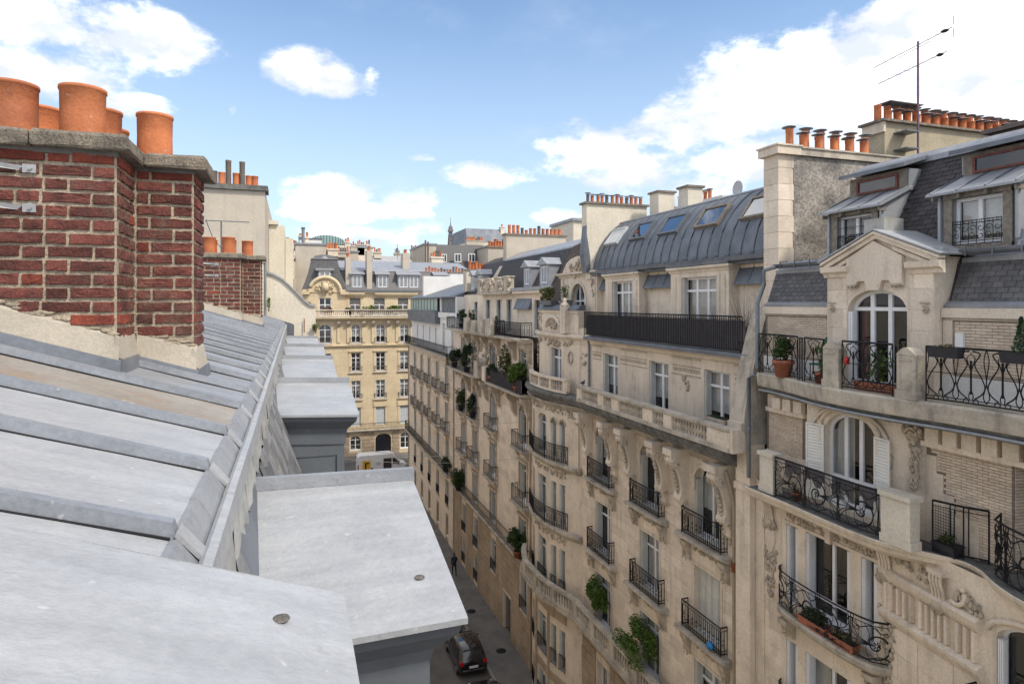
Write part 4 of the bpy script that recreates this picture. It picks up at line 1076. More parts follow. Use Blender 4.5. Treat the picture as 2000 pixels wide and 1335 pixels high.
# upper (set back) wall of the fifth floor with its own windows
w5 = MB(); c5 = (18.1, 21.7, 25.7); h5 = [(c - HW, c + HW, -4.5, -2.28) for c in c5]
wall(w5, ff(13.45), 16.25, 27.7, -4.6, -1.60, h5, .3)
b5 = {}
for i in range(1, 6):
    f = Fr.seg(P5[i], P5[i + 1]); hs = []
    if i == 3: hs = [(f.L / 2 - 1.15, f.L / 2 + .35, -4.45, -2.3)]
    if i == 2: hs = []
    wall(w5, f, 0, f.L, -4.6, -1.2, hs, .3); b5[i] = (f, hs)
part(A, 'upper_wall', w5, 'limestone')
for h in h5: window(A, ff(13.45), h, 0, .2, .085, 2, .76, shutter='reveal', curtain='half')
for i, (f, hs) in b5.items():
    for h in hs: window(A, f, h, 0, .2, .08, 2, .76, shutter='reveal', curtain='both')
# frieze panels between the fifth floor windows
fz = MB(); f45 = ff(13.45)
for a, b in ((16.45, 17.2), (19.0, 20.8), (22.6, 24.8), (26.6, 27.5)):
    fz.box(f45, a, b, 0, .03, -2.30, -2.26); fz.box(f45, a, b, 0, .03, -2.62, -2.58); fz.box(f45, a, b, 0, .04, -2.02, -1.98)
    k = a + .1
    while k < b - .05: fz.tube([f45.p(k + q[0], .01, -2.44 + q[1]) for q in spiral(0, 0, .09, .03, 0, .9, 7)], .018, 4); k += .17
fz.box(f45, 16.3, 27.5, 0, .02, -1.9, -1.86)
carve(fz, f45, 19.6, 20.1, -3.2, -2.65, .0, 16, .07, 'drop')
carve(fz, b5[1][0], .15, .6, -3.0, -2.3, .02, 10, .07, 'disc')
fz.tube([b5[2][0].p(.65 + .16 * math.cos(a / 12 * 6.283), .03, -2.7 + .30 * math.sin(a / 12 * 6.283)) for a in range(12)], .045, 5, closed=True)
part(A, 'carved_frieze', fz, 'carved_stone')
# terrace slab of the sixth floor with zinc edge
ts = MB(); pth = [(13.45, 16.0), (13.45, 27.6)]
ts.sweep(pth, [(-1.2, -1.62), (.02, -1.95), (.10, -1.9), (.12, -1.78), (.40, -1.70), (.42, -1.60), (-1.2, -1.56)])
part(A, 'terrace_cornice', ts, 'limestone')
part(A, 'zinc_edge', MB().sweep(pth, [(-1.0, -1.555), (.42, -1.595), (.45, -1.60), (.46, -1.70), (.47, -1.595), (.46, -1.56), (-1.0, -1.53)]), 'zinc_old')
railing(A, [(13.05, 16.32), (13.05, 27.6)], -1.53, 1.12, 'screen', 'terrace_railing', label='long black railing backed with black screening cloth')
# cornice and dark weathered slab carrying the stone balustrade
dark = MB(); sl = [(13.1, 15.95)] + PA[1:]
slp = [(12.30, 16.2), (12.30, 26.3), (12.5, 27.2), (12.45, 28.2), (12.2, 29.3), (11.95, 30.3), (11.95, 32.1), (12.3, 33.6), (12.75, 34.6)]
part(A, 'weathered_slab', MB().sweep(slp, [(-1.3, -4.95), (-.45, -4.98), (-.35, -4.90), (-.12, -4.84), (-.06, -4.72), (.02, -4.66), (.06, -4.56), (.05, -4.47), (-1.3, -4.42)]), 'dark_stone')
part(A, 'slab_moulding', MB().sweep([(13.1, 16.2)] + PA[1:], [(-.1, -5.3), (.03, -5.3), (.05, -5.2), (.14, -5.14), (.22, -5.02), (.30, -4.98), (.30, -4.952), (-.1, -4.952)]), 'limestone_grimy')
# balustrade: base, rail, pedestals, turned balusters
BX0 = 12.27; bp = [(13.2, 15.80), (BX0, 15.80), (BX0, 26.45), (13.2, 26.9)]
bpp = [(BX0, 15.78), (BX0, 26.5)]
bal = part(A, 'balustrade', MB().sweep(bpp, [(-.17, -4.415), (.15, -4.415), (.15, -4.30), (.11, -4.27), (-.12, -4.27), (-.17, -4.30)]), 'limestone_grimy', label='long carved stone balustrade of the fifth floor')
part(bal, 'coping', MB().sweep(bpp, [(-.16, -3.83), (-.16, -3.80), (-.19, -3.78), (-.19, -3.71), (.17, -3.71), (.17, -3.78), (.14, -3.80), (.14, -3.83)]), 'limestone_grimy')
fb = ff(BX0); peds = [(15.78, 16.87), (18.83, 19.34), (20.07, 20.74), (22.57, 23.17), (23.89, 24.4), (26.0, 26.5)]
bb = MB().lathe((0, 0, 0), [(.07, 0), (.07, .035), (.045, .05), (.05, .09), (.078, .17), (.07, .23), (.038, .30), (.034, .35), (.055, .37), (.05, .395), (.065, .41), (.065, .43)], 10)
bme = mesh_of(bb, 'baluster', 'carved_stone')
for a, b in peds:
    pb = MB().box(fb, a, b, -.14, .12, -4.27, -3.83)
    if b - a > .3: pb.box(fb, a + .08, b - .08, .12, .135, -4.20, -3.90)
    part(bal, 'pedestal', pb, 'limestone')
for i in range(len(peds) - 1):
    a, b = peds[i][1], peds[i + 1][0]; n = max(2, round((b - a) / .17))
    for k in range(n):
        s = a + (b - a) * (k + .5) / n
        o = bpy.data.objects.new('baluster', bme); place(o, bal, (BX0, s, -4.27))
pl = part(bal, 'end_panel', MB().box(Fr(0, 15.78, 1, 0, 0, -1), BX0 - .10, 13.1, -.14, .14, -4.415, -3.72), 'limestone')
# trough on the coping with small plants
# curved little balustrade in front of the bow window
cb = [(12.62, 28.6), (12.38, 29.5), (12.28, 30.6), (12.28, 31.8), (12.42, 33.0), (12.7, 33.8)]
b2 = part(A, 'balustrade', MB().sweep(cb, [(-.10, -4.415), (.10, -4.415), (.10, -4.30), (-.10, -4.30)]), 'limestone', label='curved stone balustrade below the bow window')
part(b2, 'coping', MB().sweep(cb, [(-.12, -3.80), (-.12, -3.70), (.14, -3.70), (.14, -3.80)]), 'limestone')
Pc = Path(cb); n = int(Pc.L / .2)
for k in range(n + 1):
    x, y = Pc.at(Pc.L * k / n)
    if k in (0, 1, n, 7, 14): part(b2, 'pedestal', MB().box(ID, x - .07, x + .07, y - .11, y + .11, -4.30, -3.80), 'limestone')
    else:
        o = bpy.data.objects.new('baluster', bme); place(o, b2, (x, y, -4.295)); o.scale = (1, 1, 1.15)
# great scrolled consoles under the balustrade
cp = smooth([(0.0, -5.28), (.62, -5.28), (.74, -5.36), (.74, -5.50), (.60, -5.66), (.46, -5.9), (.36, -6.25), (.33, -6.6), (.40, -6.78), (.36, -6.92), (.22, -7.0), (.16, -7.2), (.17, -7.33), (.0, -7.5)], 3)
for c in cols:
    for k, s in enumerate((c - 1.2, c + 1.2)):
        mb = MB().profile(FA, s - .21, s + .21, cp)
        mb.box(FA, s - .27, s + .27, 0, .80, -5.28, -5.06)
        for e in (-.22, .22):
            mb.tube([FA.p(s + e, .56 + q[0], -5.56 + q[1]) for q in spiral(0, 0, .17, .04, 1.2, -1.2, 12)], .03, 5)
            mb.tube([FA.p(s + e, .20 + q[0], -6.95 + q[1]) for q in spiral(0, 0, .13, .03, 0, 1.1, 10)], .028, 5)
        O = part(A, 'console', mb, 'limestone', org=FA.p(s, 0, -6))
        cm = MB()
        for q in range(9):
            t_ = q / 8; oo = .62 - .30 * t_; zz = -5.62 - 1.15 * t_
            cm.ball(FA.p(s, oo - .03, zz), (.06, .10, .09), 6, 4, .2)
        carve(cm, FA, s - .2, s + .2, -7.6, -7.05, .10, 14, .07); carve(cm, FA, s - .16, s + .16, -5.6, -5.3, .70, 8, .06)
        part(O, 'acanthus_leaf', cm, 'carved_stone')
# moulded surrounds
sr = MB()
for c in cols:
    h = (c - HW, c + HW, -7.95, -5.45, .55); ap = arch_pts(h, 14)
    sr.tube([FA.p(p[0], .03, p[1]) for p in [(c - HW, -6.4)] + ap + [(c + HW, -6.4)]], .075, 6)
    sr.box(FA, c - .12, c + .12, 0, .16, -5.55, -5.28)
    for z1 in (-8.98, -12.2):
        for e in (-1, 1): sr.box(FA, min(c + e * HW, c + e * (HW + .10)), max(c + e * HW, c + e * (HW + .10)), 0, .025, z1 - 2.1, z1 + .1)
        sr.box(FA, c - HW, c + HW, 0, .03, z1, z1 + .09)
part(A, 'window_surround', sr, 'limestone')
# shallow stone balconies with iron railings
for z in (-8.0, -11.25):
    for j, c in enumerate(cols):
        B_ = part(A, 'balcony', MB().profile(FA, c - 1.38, c + 1.38, [(0, z - .26), (.12, z - .24), (.22, z - .17), (.36, z - .14), (.40, z - .11), (.40, z - .01), (.37, z), (0, z)]), 'limestone_grimy', org=FA.p(c, 0, z))
        cm = MB()
        for e in (-1.05, 1.05):
            part(B_, 'bracket', MB().profile(FA, c + e - .17, c + e + .17, [(0, z - .27), (.26, z - .25), (.27, z - .38), (.18, z - .52), (.12, z - .72), (.13, z - .85), (0, z - .95)]), 'carved_stone')
            carve(cm, FA, c + e - .15, c + e + .15, z - .9, z - .3, .16, 10, .055)
        carve(cm, FA, c - .85, c + .85, z - .5, z - .3, .02, 34, .055)
        part(B_, 'carved_relief', cm, 'carved_stone')
        o1 = ff(13.1); e = 1.07
        railing(B_, [FA.p(c - e, .02, 0)[:2], FA.p(c - e, .28, 0)[:2], FA.p(c + e, .28, 0)[:2], FA.p(c + e, .02, 0)[:2]], z + .02, .93, 'scroll', sp=.115)
# bow balconies and bands
for z, zz in ((-7.9, 0), (-11.15, 1)):
    bs = PA[1:]
    q = part(A, 'bow_balcony', MB().sweep(bs, [(-.05, z - .42), (.05, z - .40), (.12, z - .28), (.24, z - .2), (.28, z - .12), (.28, z - .02), (-.05, z)]), 'limestone_grimy')
    railing(q, [(12.66, 28.7), (12.33, 29.6), (12.13, 30.4), (12.13, 32.0), (12.5, 33.6)], z + .0, .85, 'scroll', sp=.13)
    cm = MB()
    for i in (1, 2): carve(cm, bowh[i][0], .05, bowh[i][0].L - .05, z - .75, z - .45, .03, 26, .06)
    part(q, 'carved_band', cm, 'carved_stone')
bd = MB()
for i in (0, 1, 2, 3): carve(bd, bowh[i][0], .05, bowh[i][0].L - .05, -5.65 if i == 0 else -5.5, -5.2, .03, 26, .06)
f, hs = bowh[1]
for h in hs:
    if h[2] > -8: bd.tube([f.p(p[0], .02, p[1]) for p in arch_pts(h, 10)], .05, 5)
for k in range(9): bd.ball(bowh[0][0].p(.5, .02, -6.1 - .22 * k), (.06, .06, .07), 6, 4, .2)
part(A, 'carved_band', bd, 'carved_stone')
part(A, 'bow_pilaster', MB().box(bowh[0][0], .2, .8, 0, .08, -8.0, -5.75).box(bowh[0][0], .14, .86, 0, .14, -5.75, -5.6), 'limestone')
# ornate crown of the bow
cr = MB(); cr.sweep(P5[1:], [(-.1, -2.0), (.02, -2.0), (.05, -1.85), (.16, -1.74), (.24, -1.68), (.24, -1.55), (-.1, -1.5)])
cr.sweep(P5[2:-1], [(-.35, -1.5), (.02, -1.5), (.06, -1.2), (.02, -.55), (.08, -.48), (.10, -.36), (-.35, -.36)])
f3 = b5[3][0]
cr.tube([f3.p(1.2 + .95 * math.cos(math.pi * k / 12), .10, -1.25 + .55 * math.sin(math.pi * k / 12)) for k in range(13)], .10, 6)
cr.box(b5[2][0], .75, 1.15, 0, .3, -1.5, -.1); cr.lathe(b5[2][0].p(.95, .15, -.1), [(.22, 0), (.2, .08), (.08, .18), (.12, .3), (.001, .38)], 10)
part(A, 'bow_crown', cr, 'limestone')
cv_ = MB(); carve(cv_, f3, .5, 1.9, -1.3, -.95, .08, 26, .09, 'disc'); carve(cv_, f3, .2, 2.4, -2.2, -1.75, .05, 34, .08); carve(cv_, b5[2][0], .4, 1.2, -2.1, -1.75, .04, 12, .07)
carve(cv_, b5[4][0], .1, 1.3, -2.2, -.5, .05, 30, .08); carve(cv_, b5[5][0], .1, .8, -3.6, -2.0, .05, 20, .08)
part(A, 'carved_cartouche', cv_, 'carved_stone')
part(A, 'zinc_capping', MB().sweep(P5[2:-1], [(-.42, -.36), (.14, -.355), (.15, -.33), (-.1, -.10), (-.42, -.08)]), 'zinc_old')
# sixth floor: set back wall, two square bays, an arched pavilion
w6 = MB(); f14 = ff(14.25)
wall(w6, f14, 15.9, 28.2, -1.55, 1.3, [], .2)
bays = [(18.0, 21.5, (18.6, 20.75, -1.5, .95)), (23.9, 27.0, (24.4, 26.3, -1.5, .97))]
for a, b, h in bays:
    wall(w6, ff(13.85), a, b, -1.55, 1.12, [h], .25)
    for s in (a, b): w6.poly([(13.85, s, -1.55), (14.25, s, -1.55), (14.25, s, 1.12), (13.85, s, 1.12)])
pv = (29.15, 30.95, -1.4, 1.05, .88)
wall(w6, ff(13.9), 28.0, 32.4, -1.55, 1.35, [pv], .25)
for s in (28.0, 32.4): w6.poly([(13.9, s, -1.55), (15.5, s, -1.55), (15.5, s, 1.35), (13.9, s, 1.35)])
part(A, 'attic_wall', w6, 'limestone')
for k, (a, b, h) in enumerate(bays): window(A, ff(13.85), h, 0, .18, .085, 3, .80, shutter='reveal', curtain=None)
window(A, ff(13.9), pv, 0, .2, .07, 3, .62, shutter=None)
for a, b, h in bays:
    bc = MB().sweep([(14.25, a), (13.85, a), (13.85, b), (14.25, b)], [(0, 1.12), (.03, 1.12), (.06, 1.2), (.14, 1.26), (.14, 1.34), (0, 1.36)])
    for e in (a + .28, b - .28): bc.box(ff(13.85), e - .1, e + .1, 0, .025, -1.5, 1.0)
    bc.box(ff(13.85), h[0] - .14, h[0], 0, .03, -1.5, h[3] + .1); bc.box(ff(13.85), h[1], h[1] + .14, 0, .03, -1.5, h[3] + .1); bc.box(ff(13.85), h[0], h[1], 0, .03, h[3], h[3] + .1)
    part(A, 'bay_cornice', bc, 'limestone')
bc = MB().sweep([(14.6, 27.95), (13.9, 27.95), (13.9, 32.45), (14.6, 32.45)], [(0, 1.35), (.05, 1.35), (.09, 1.45), (.22, 1.52), (.22, 1.60), (0, 1.62)])
bc.tube([ff(13.9).p(p[0], .03, p[1]) for p in [(29.15, -1.2)] + arch_pts(pv, 14) + [(30.95, -1.2)]], .07, 5)
bc.plate(ff(13.9), [(28.9, 1.62), (31.9, 1.62), (31.4, 2.1), (30.9, 2.3), (30.0, 2.42), (29.4, 2.2)], -.25, .12)
for s in (28.25, 32.1): bc.box(ff(13.9), s - .15, s + .15, 0, .06, -1.5, 1.3)
part(A, 'attic_cornice', bc, 'limestone')
cc = MB(); carve(cc, ff(13.9), 29.3, 30.8, 1.35, 2.2, .14, 34, .10, 'disc'); carve(cc, ff(13.9), 28.1, 28.5, .3, 1.2, .05, 12, .07); part(A, 'carved_pediment', cc, 'carved_stone')
# zinc: bay tops, little slopes between the bays, gutter, curved roof
for a, b, h in bays: part(A, 'bay_zinc_top', MB().box(ID, 13.70, 14.5, a - .12, b + .12, 1.361, 1.44), 'zinc_old')
for a, b in ((15.9, 17.9), (21.6, 23.8), (27.1, 27.9)):
    mb = MB().profile(FL if False else Fr(0, 0, 0, 1, 1, 0), a, b, [(13.98, .62), (13.98, .66), (14.34, 1.36), (14.40, 1.36), (14.40, .62)])
    n = max(1, int((b - a) / .55))
    for k in range(n + 1): mb.tube([(13.99, a + (b - a) * k / n, .69), (14.33, a + (b - a) * k / n, 1.38)], .02, 4)
    part(A, 'zinc_slope', mb, 'zinc_old')
gt = MB(); GY0, GY1 = 15.6, 28.4
gt.sweep([(13.78, GY0), (13.78, GY1)], [(-.12, 1.44), (-.02, 1.42), (.05, 1.45), (.08, 1.56), (.10, 1.56), (.07, 1.42), (-.02, 1.38), (-.12, 1.40)])
y = GY0
while y < GY1: gt.tube([(13.70, y, 1.58), (13.9, y, 1.62)], .012, 4); y += .62
gt.tube([(13.62, GY0, 1.66), (13.62, GY1, 1.66)], .012, 4)
part(A, 'gutter', gt, 'zinc_old')
rp = [(13.86, 1.50), (13.93, 1.95), (14.06, 2.38), (14.26, 2.80), (14.52, 3.17), (14.82, 3.50), (15.12, 3.76), (15.40, 3.95)]
n = 21; dy = (GY1 - GY0) / n
rfb = MB()
rfb.profile(Fr(0, 0, 0, 1, 1, 0), GY0, GY1, [(x + .03, z - .03) for x, z in rp] + [(24, 3.9), (24, 1.3), (13.9, 1.3)])
RF = part(A, 'roof', rfb, 'zinc_old')
for k in range(n):
    y0, y1 = GY0 + dy * k, GY0 + dy * (k + 1); mb = MB(); vs = []
    for x, z in rp + [(15.9, 3.99)]:
        for y in (y0 + .02, (y0 + y1) / 2, y1 - .02): vs.append((x - .0, y, z + R.uniform(-.006, .006) + .004))
    mb.add(vs, [(i * 3 + j, i * 3 + j + 1, i * 3 + 4 + j, i * 3 + 3 + j) for i in range(len(rp)) for j in range(2)], True)
    part(RF, 'zinc_sheet', mb, 'zinc_old')
    part(RF, 'standing_seam', MB().tube([(x - .012, y0, z + .012) for x, z in rp], .024, 5), 'zinc_dark')
part(RF, 'ridge_cap', MB().tube([(15.42, GY0, 3.97), (15.42, GY1, 3.97)], .06, 6), 'zinc')
for j, (a, b) in enumerate(((26.5, 27.75), (24.05, 25.4), (21.6, 23.0), (19.05, 20.5), (16.45, 17.9))):
    p0, p1 = Vector((14.27, 0, 2.80)), Vector((14.78, 0, 3.47)); dv = (p1 - p0).normalized(); nv = Vector((-dv.z, 0, dv.x)); fm = MB()
    def q(y, t, h): v = p0 + (p1 - p0) * t + nv * h; return (v.x, y, v.z)
    def bar(ya, yb_, ta, tb, h0, h1): fm.hexa([q(ya, ta, h0), q(yb_, ta, h0), q(yb_, tb, h0), q(ya, tb, h0), q(ya, ta, h1), q(yb_, ta, h1), q(yb_, tb, h1), q(ya, tb, h1)])
    bar(a, b, -.08, .02, 0, .13); bar(a, b, .98, 1.08, 0, .13); bar(a, a + .08, .02, .98, 0, .13); bar(b - .08, b, .02, .98, 0, .13)
    S = part(RF, 'skylight', fm, 'grey_paint' if j == 0 else ('weathered_wood' if j > 2 else 'zinc_dark'))
    part(S, 'pane', MB().poly([q(a + .08, .02, .09), q(b - .08, .02, .09), q(b - .08, .98, .09), q(a + .08, .98, .09)]), 'blind' if j == 0 else 'sky_glass')
    part(S, 'reveal', MB().poly([q(a + .08, .02, .03), q(b - .08, .02, .03), q(b - .08, .98, .03), q(a + .08, .98, .03)]), 'zinc_dark')
# chimneys on the roof
CH = part(A, 'chimney_wall', MB().plate(Fr(0, 28.4, 1, 0, 0, -1), [(13.75, 1.2), (13.75, 2.2), (13.55, 3.4), (13.55, 4.86), (16.9, 4.86), (16.9, 1.2)], -.55, 0), 'cream_plaster', org=(15, 28.4, 3))
part(CH, 'cap_slab', MB().box(ID, 13.45, 17.0, 28.3, 29.05, 4.865, 4.96), 'cap_concrete')
part(CH, 'zinc_cheek', MB().plate(Fr(0, 28.39, 1, 0, 0, -1), [(13.55, 1.5), (13.75, 1.5), (13.75, 2.2), (13.56, 3.4), (13.56, 3.9), (13.40, 2.4)], -.5, .0), 'zinc_old')
for k in range(12): chimney_pot(CH, (13.75 + .27 * k + R.uniform(-.03, .03), 28.7, 4.96), .085, .36 + .06 * (k % 3 == 0), 'terracotta' if k % 4 else 'pot_dark', True)
for (x, y, wx, wy, z) in ((17.1, 27.3, .9, .8, 5.35), (16.6, 24.2, .75, .7, 5.05), (16.0, 17.4, .9, .8, 5.0)):
    c2 = part(A, 'chimney_block', MB().box(ID, x - wx / 2, x + wx / 2, y - wy / 2, y + wy / 2, 3.7, z), 'cream_plaster', org=(x, y, z))
    part(c2, 'cap_slab', MB().box(ID, x - wx / 2 - .08, x + wx / 2 + .08, y - wy / 2 - .08, y + wy / 2 + .08, z, z + .09), 'cap_concrete')
cw = part(A, 'chimney_wall', MB().box(ID, 17.6, 18.2, 23.3, 28, 3.5, 4.7), 'white_render', org=(18, 25, 4))
for k in range(8): chimney_pot(cw, (17.9, 24.6 + .34 * k, 4.7), .09, .42, 'terracotta', True)
# buttress wall between the two buildings, downpipes, alarm box
bt = MB(); bprof = smooth([(-.5, -.2), (-.25, -.42), (-.12, -.75), (.12, -1.6), (.36, -2.5), (.52, -3.3), (.55, -3.52)], 4)
bt.profile(FA, 15.62, 16.28, bprof + [(.62, -3.55), (.64, -3.72), (.52, -3.80), (.42, -4.0), (.30, -4.2), (-.5, -4.2)])
part(A, 'buttress', bt, 'limestone_grimy')
part(A, 'pilaster', MB().box(FA, 15.62, 16.26, -.2, .34, -21.5, -4.2).box(FA, 15.60, 16.28, -.2, .40, -5.6, -5.4), 'limestone')
downpipe(A, [(12.68, 16.62, -5.2), (12.78, 16.62, -5.5), (12.98, 16.62, -6.2), (12.98, 16.62, -21.4)], .055, 'beige_pipe')
part(A, 'rusty_collar', MB().tube([(12.98, 16.62, -8.35), (12.98, 16.62, -8.05)], .085, 10).tube([(12.98, 16.62, -8.22), (12.98, 16.62, -8.16)], .10, 10), 'rust')
downpipe(A, [(13.3, 27.75, -1.6), (13.36, 27.75, -2.0), (13.36, 27.75, -4.4)], .05)
part(A, 'alarm_box', MB().box(ff(13.45), 16.45, 16.85, 0, .10, -2.08, -1.80), 'white_paint')
part(A, 'alarm_light', MB().box(ff(13.45), 16.55, 16.75, .101, .15, -2.05, -1.95), 'red_plastic')
# lower stone balustrade
z = -14.6; lp = [(12.32, 16.3), (12.32, 27.4), (12.0, 28.6), (11.7, 30.0), (11.7, 32.3), (12.1, 33.8), (12.5, 34.6)]
part(A, 'cornice', MB().sweep(lp, [(-1.3, z - .55), (-.55, z - .5), (-.35, z - .3), (.02, z - .2), (.05, z - .02), (-1.3, z)]), 'limestone_grimy')
b3 = part(A, 'balustrade', MB().sweep(lp, [(-.20, z + .01), (-.02, z + .01), (-.02, z + .16), (-.20, z + .16)]), 'limestone_grimy', label='lower stone balustrade above the street floors')
part(b3, 'coping', MB().sweep(lp, [(-.24, z + .74), (-.24, z + .84), (.02, z + .84), (.02, z + .74)]), 'limestone_grimy')
Pl = Path([(x + .11, y) for x, y in lp]); n = int(Pl.L / .2)
bme2 = mesh_of(MB().lathe((0, 0, 0), [(.07, 0), (.045, .05), (.078, .2), (.036, .4), (.06, .52), (.065, .58)], 8), 'baluster', 'limestone_grimy')
for k in range(n + 1):
    x, y = Pl.at(Pl.L * k / n)
    if k % 9 == 0: part(b3, 'pedestal', MB().box(ID, x - .09, x + .09, y - .22, y + .22, z + .16, z + .74), 'limestone_grimy')
    elif k % 9 not in (1, 8): o = bpy.data.objects.new('baluster', bme2); place(o, b3, (x, y, z + .16))
# building body behind
part(A, 'rear_wall', MB().box(ID, 15.2, 24, 15.65, 34.45, -21.5, 1.3), 'plain_plaster')
# ================================================================ nearest building on the right (gable, slate mansard, whiplash ironwork)
B = thing('apartment_building', (16, 10, -21.5), 'nearest building at the right with stone gable, slate mansard and swirling iron balconies', 'building')
F13 = ff(13.1)
# ---- party wall with the rough plaster face and its row of capped pots
FW = Fr(0, 15.4, 1, 0, 0, -1)
PW = part(B, 'party_wall', MB().box(ID, 14.17, 19.6, 15.41, 16.05, -2.3, 4.42), 'rough_plaster', org=(15, 15.5, 2), label='party wall of rough grey plaster with a row of clay pots')
part(PW, 'stone_core', MB().box(ID, 13.62, 14.16, 15.42, 16.0, -2.3, 4.42), 'limestone')
zq = -2.2; k = 0
while zq < 4.4:
    hh = min(.48, 4.42 - zq); w_ = 14.17 if k % 2 else 14.10
    part(PW, 'quoin_stone', MB().taper(ID, 13.60, w_, 15.395, 16.02, zq, zq + hh - .012, .0), 'limestone_block'); zq += .48; k += 1
part(PW, 'cap_slab', MB().box(ID, 13.48, 14.35, 15.28, 16.14, 4.42, 4.66).box(ID, 13.44, 14.38, 15.24, 16.18, 4.661, 4.71), 'limestone')
part(PW, 'cap_slab', MB().box(ID, 14.352, 19.6, 15.32, 16.12, 4.43, 4.63).box(ID, 14.382, 19.6, 15.28, 16.16, 4.631, 4.68), 'limestone_grimy')
for k in range(11):
    chimney_pot(PW, (14.36 + .30 * k + (.05 if k % 2 else 0), 15.70 + (-.10 if k % 2 else .08), 4.70), .115, .62 if k % 2 == 0 else .42, 'terracotta', True)
CW = part(B, 'tall_chimney_wall', MB().box(ID, 19.61, 29, 17.0, 17.8, 1, 6.35), 'ochre_plaster', org=(21, 17, 5), label='tall ochre chimney wall carrying the television aerial')
part(CW, 'cap_slab', MB().box(ID, 19.40, 29, 16.86, 17.95, 6.36, 6.44), 'cap_concrete')
part(CW, 'cornice', MB().box(ID, 19.5, 19.608, 16.95, 17.85, 6.0, 6.355), 'limestone')
for k in range(22):
    chimney_pot(CW, (19.85 + .46 * k, 17.5, 6.44), .125, .66, 'terracotta', k > 1)
    chimney_pot(CW, (20.06 + .46 * k, 17.25, 6.44), .125, .40, 'terracotta', k % 3 > 0)
part(CW, 'cover_plate', MB().box(ID, 20.0, 21.6, 17.1, 17.7, 7.16, 7.19), 'zinc_old')
# ---- roof: steep slates, gutters, dormers, ridge
core = MB()
core.profile(Fr(0, 0, 0, 1, 1, 0), 1.0, 13.7, [(13.2, -.15), (13.24, .0), (13.52, .88), (13.62, 1.0), (15.02, 3.62), (15.2, 3.75), (26, 3.75), (26, -.15)])
core.profile(Fr(0, 0, 0, 1, 1, 0), 13.7, 15.38, [(13.2, -.15), (13.24, .0), (13.52, .88), (13.62, 1.0), (26, 1.0), (26, -.15)])
part(B, 'roof', core, 'slate_dark')
def in_gable(u): return 9.85 < u < 12.85
lowA, lowB = Vector((13.16, 0, -.02)), Vector((13.50, 0, .88)); upA, upB = Vector((13.60, 0, 1.02)), Vector((15.02, 0, 3.62))
for (y0, y1) in ((12.95, 15.36), (1.2, 9.82)):
    tiles(B, 'slate', (lowA.x, y0, lowA.z), (0, 1, 0), lowB - lowA, y1 - y0, (lowB - lowA).length, .22, .12, 'slate', 300, None, th=.014, near=(13, 11, 0), stuff='slate_roofing')
dorms = [(12.72, 1.30, 2.27, .53), (9.6, 1.30, 2.27, .53)]
def clipd(u, v):
    yy = u + 1.2; p = upA + (upB - upA).normalized() * v
    return any(abs(yy - c) < .84 and p.z < 3.40 for c, *_ in dorms)
tiles(B, 'slate', (upA.x, 1.2, upA.z), (0, 1, 0), upB - upA, 12.5, (upB - upA).length, .24, .13, 'slate_dark', 300, clipd, th=.014, near=(13, 11.4, 2), stuff='slate_roofing_upper')
def zstrip(pts, y0, y1, nm, m='zinc_old'): part(B, nm, MB().profile(Fr(0, 0, 0, 1, 1, 0), y0, y1, pts), m)
zstrip([(13.48, .86), (13.47, .96), (13.56, .98), (13.70, 1.22), (13.72, 1.20), (13.6, .86)], 12.95, 15.36, 'zinc_flashing', 'zinc'); zstrip([(13.48, .86), (13.47, .96), (13.56, .98), (13.66, 1.06), (13.68, 1.04), (13.6, .86)], 1.0, 9.8, 'zinc_flashing', 'zinc')
zstrip([(13.06, -.10), (13.05, -.03), (13.16, .03), (13.2, .05), (13.2, -.10)], 12.95, 15.36, 'eaves_flashing', 'zinc'); zstrip([(13.06, -.10), (13.05, -.03), (13.16, .03), (13.2, .05), (13.2, -.10)], 1.0, 9.86, 'eaves_flashing', 'zinc')
zstrip([(14.98, 3.50), (14.90, 3.52), (14.93, 3.66), (15.1, 3.82), (15.3, 3.84), (15.3, 3.72), (15.1, 3.6)], 1.0, 13.9, 'ridge_flashing', 'zinc')
for (y0, y1) in ((12.95, 15.2), (1.0, 9.7)):
    g = MB()
    P_ = [(13.34 + .11 * math.cos(a), 1.12 + .11 * math.sin(a)) for a in [math.pi * (1 + i / 6) for i in range(7)]]
    pin = [(13.34 + .09 * math.cos(a), 1.13 + .09 * math.sin(a)) for a in [math.pi * (1 + i / 6) for i in range(7)]][::-1]
    g.profile(Fr(0, 0, 0, 1, 1, 0), y0, y1, P_ + pin)
    part(B, 'gutter', g, 'zinc_old')
    y = y0 + .3
    while y < y1: part(B, 'gutter_hook', MB().box(ID, 13.21, 13.235, y - .012, y + .012, .98, 1.20).box(ID, 13.23, 13.5, y - .010, y + .010, 1.185, 1.20), 'zinc_old'); y += .55
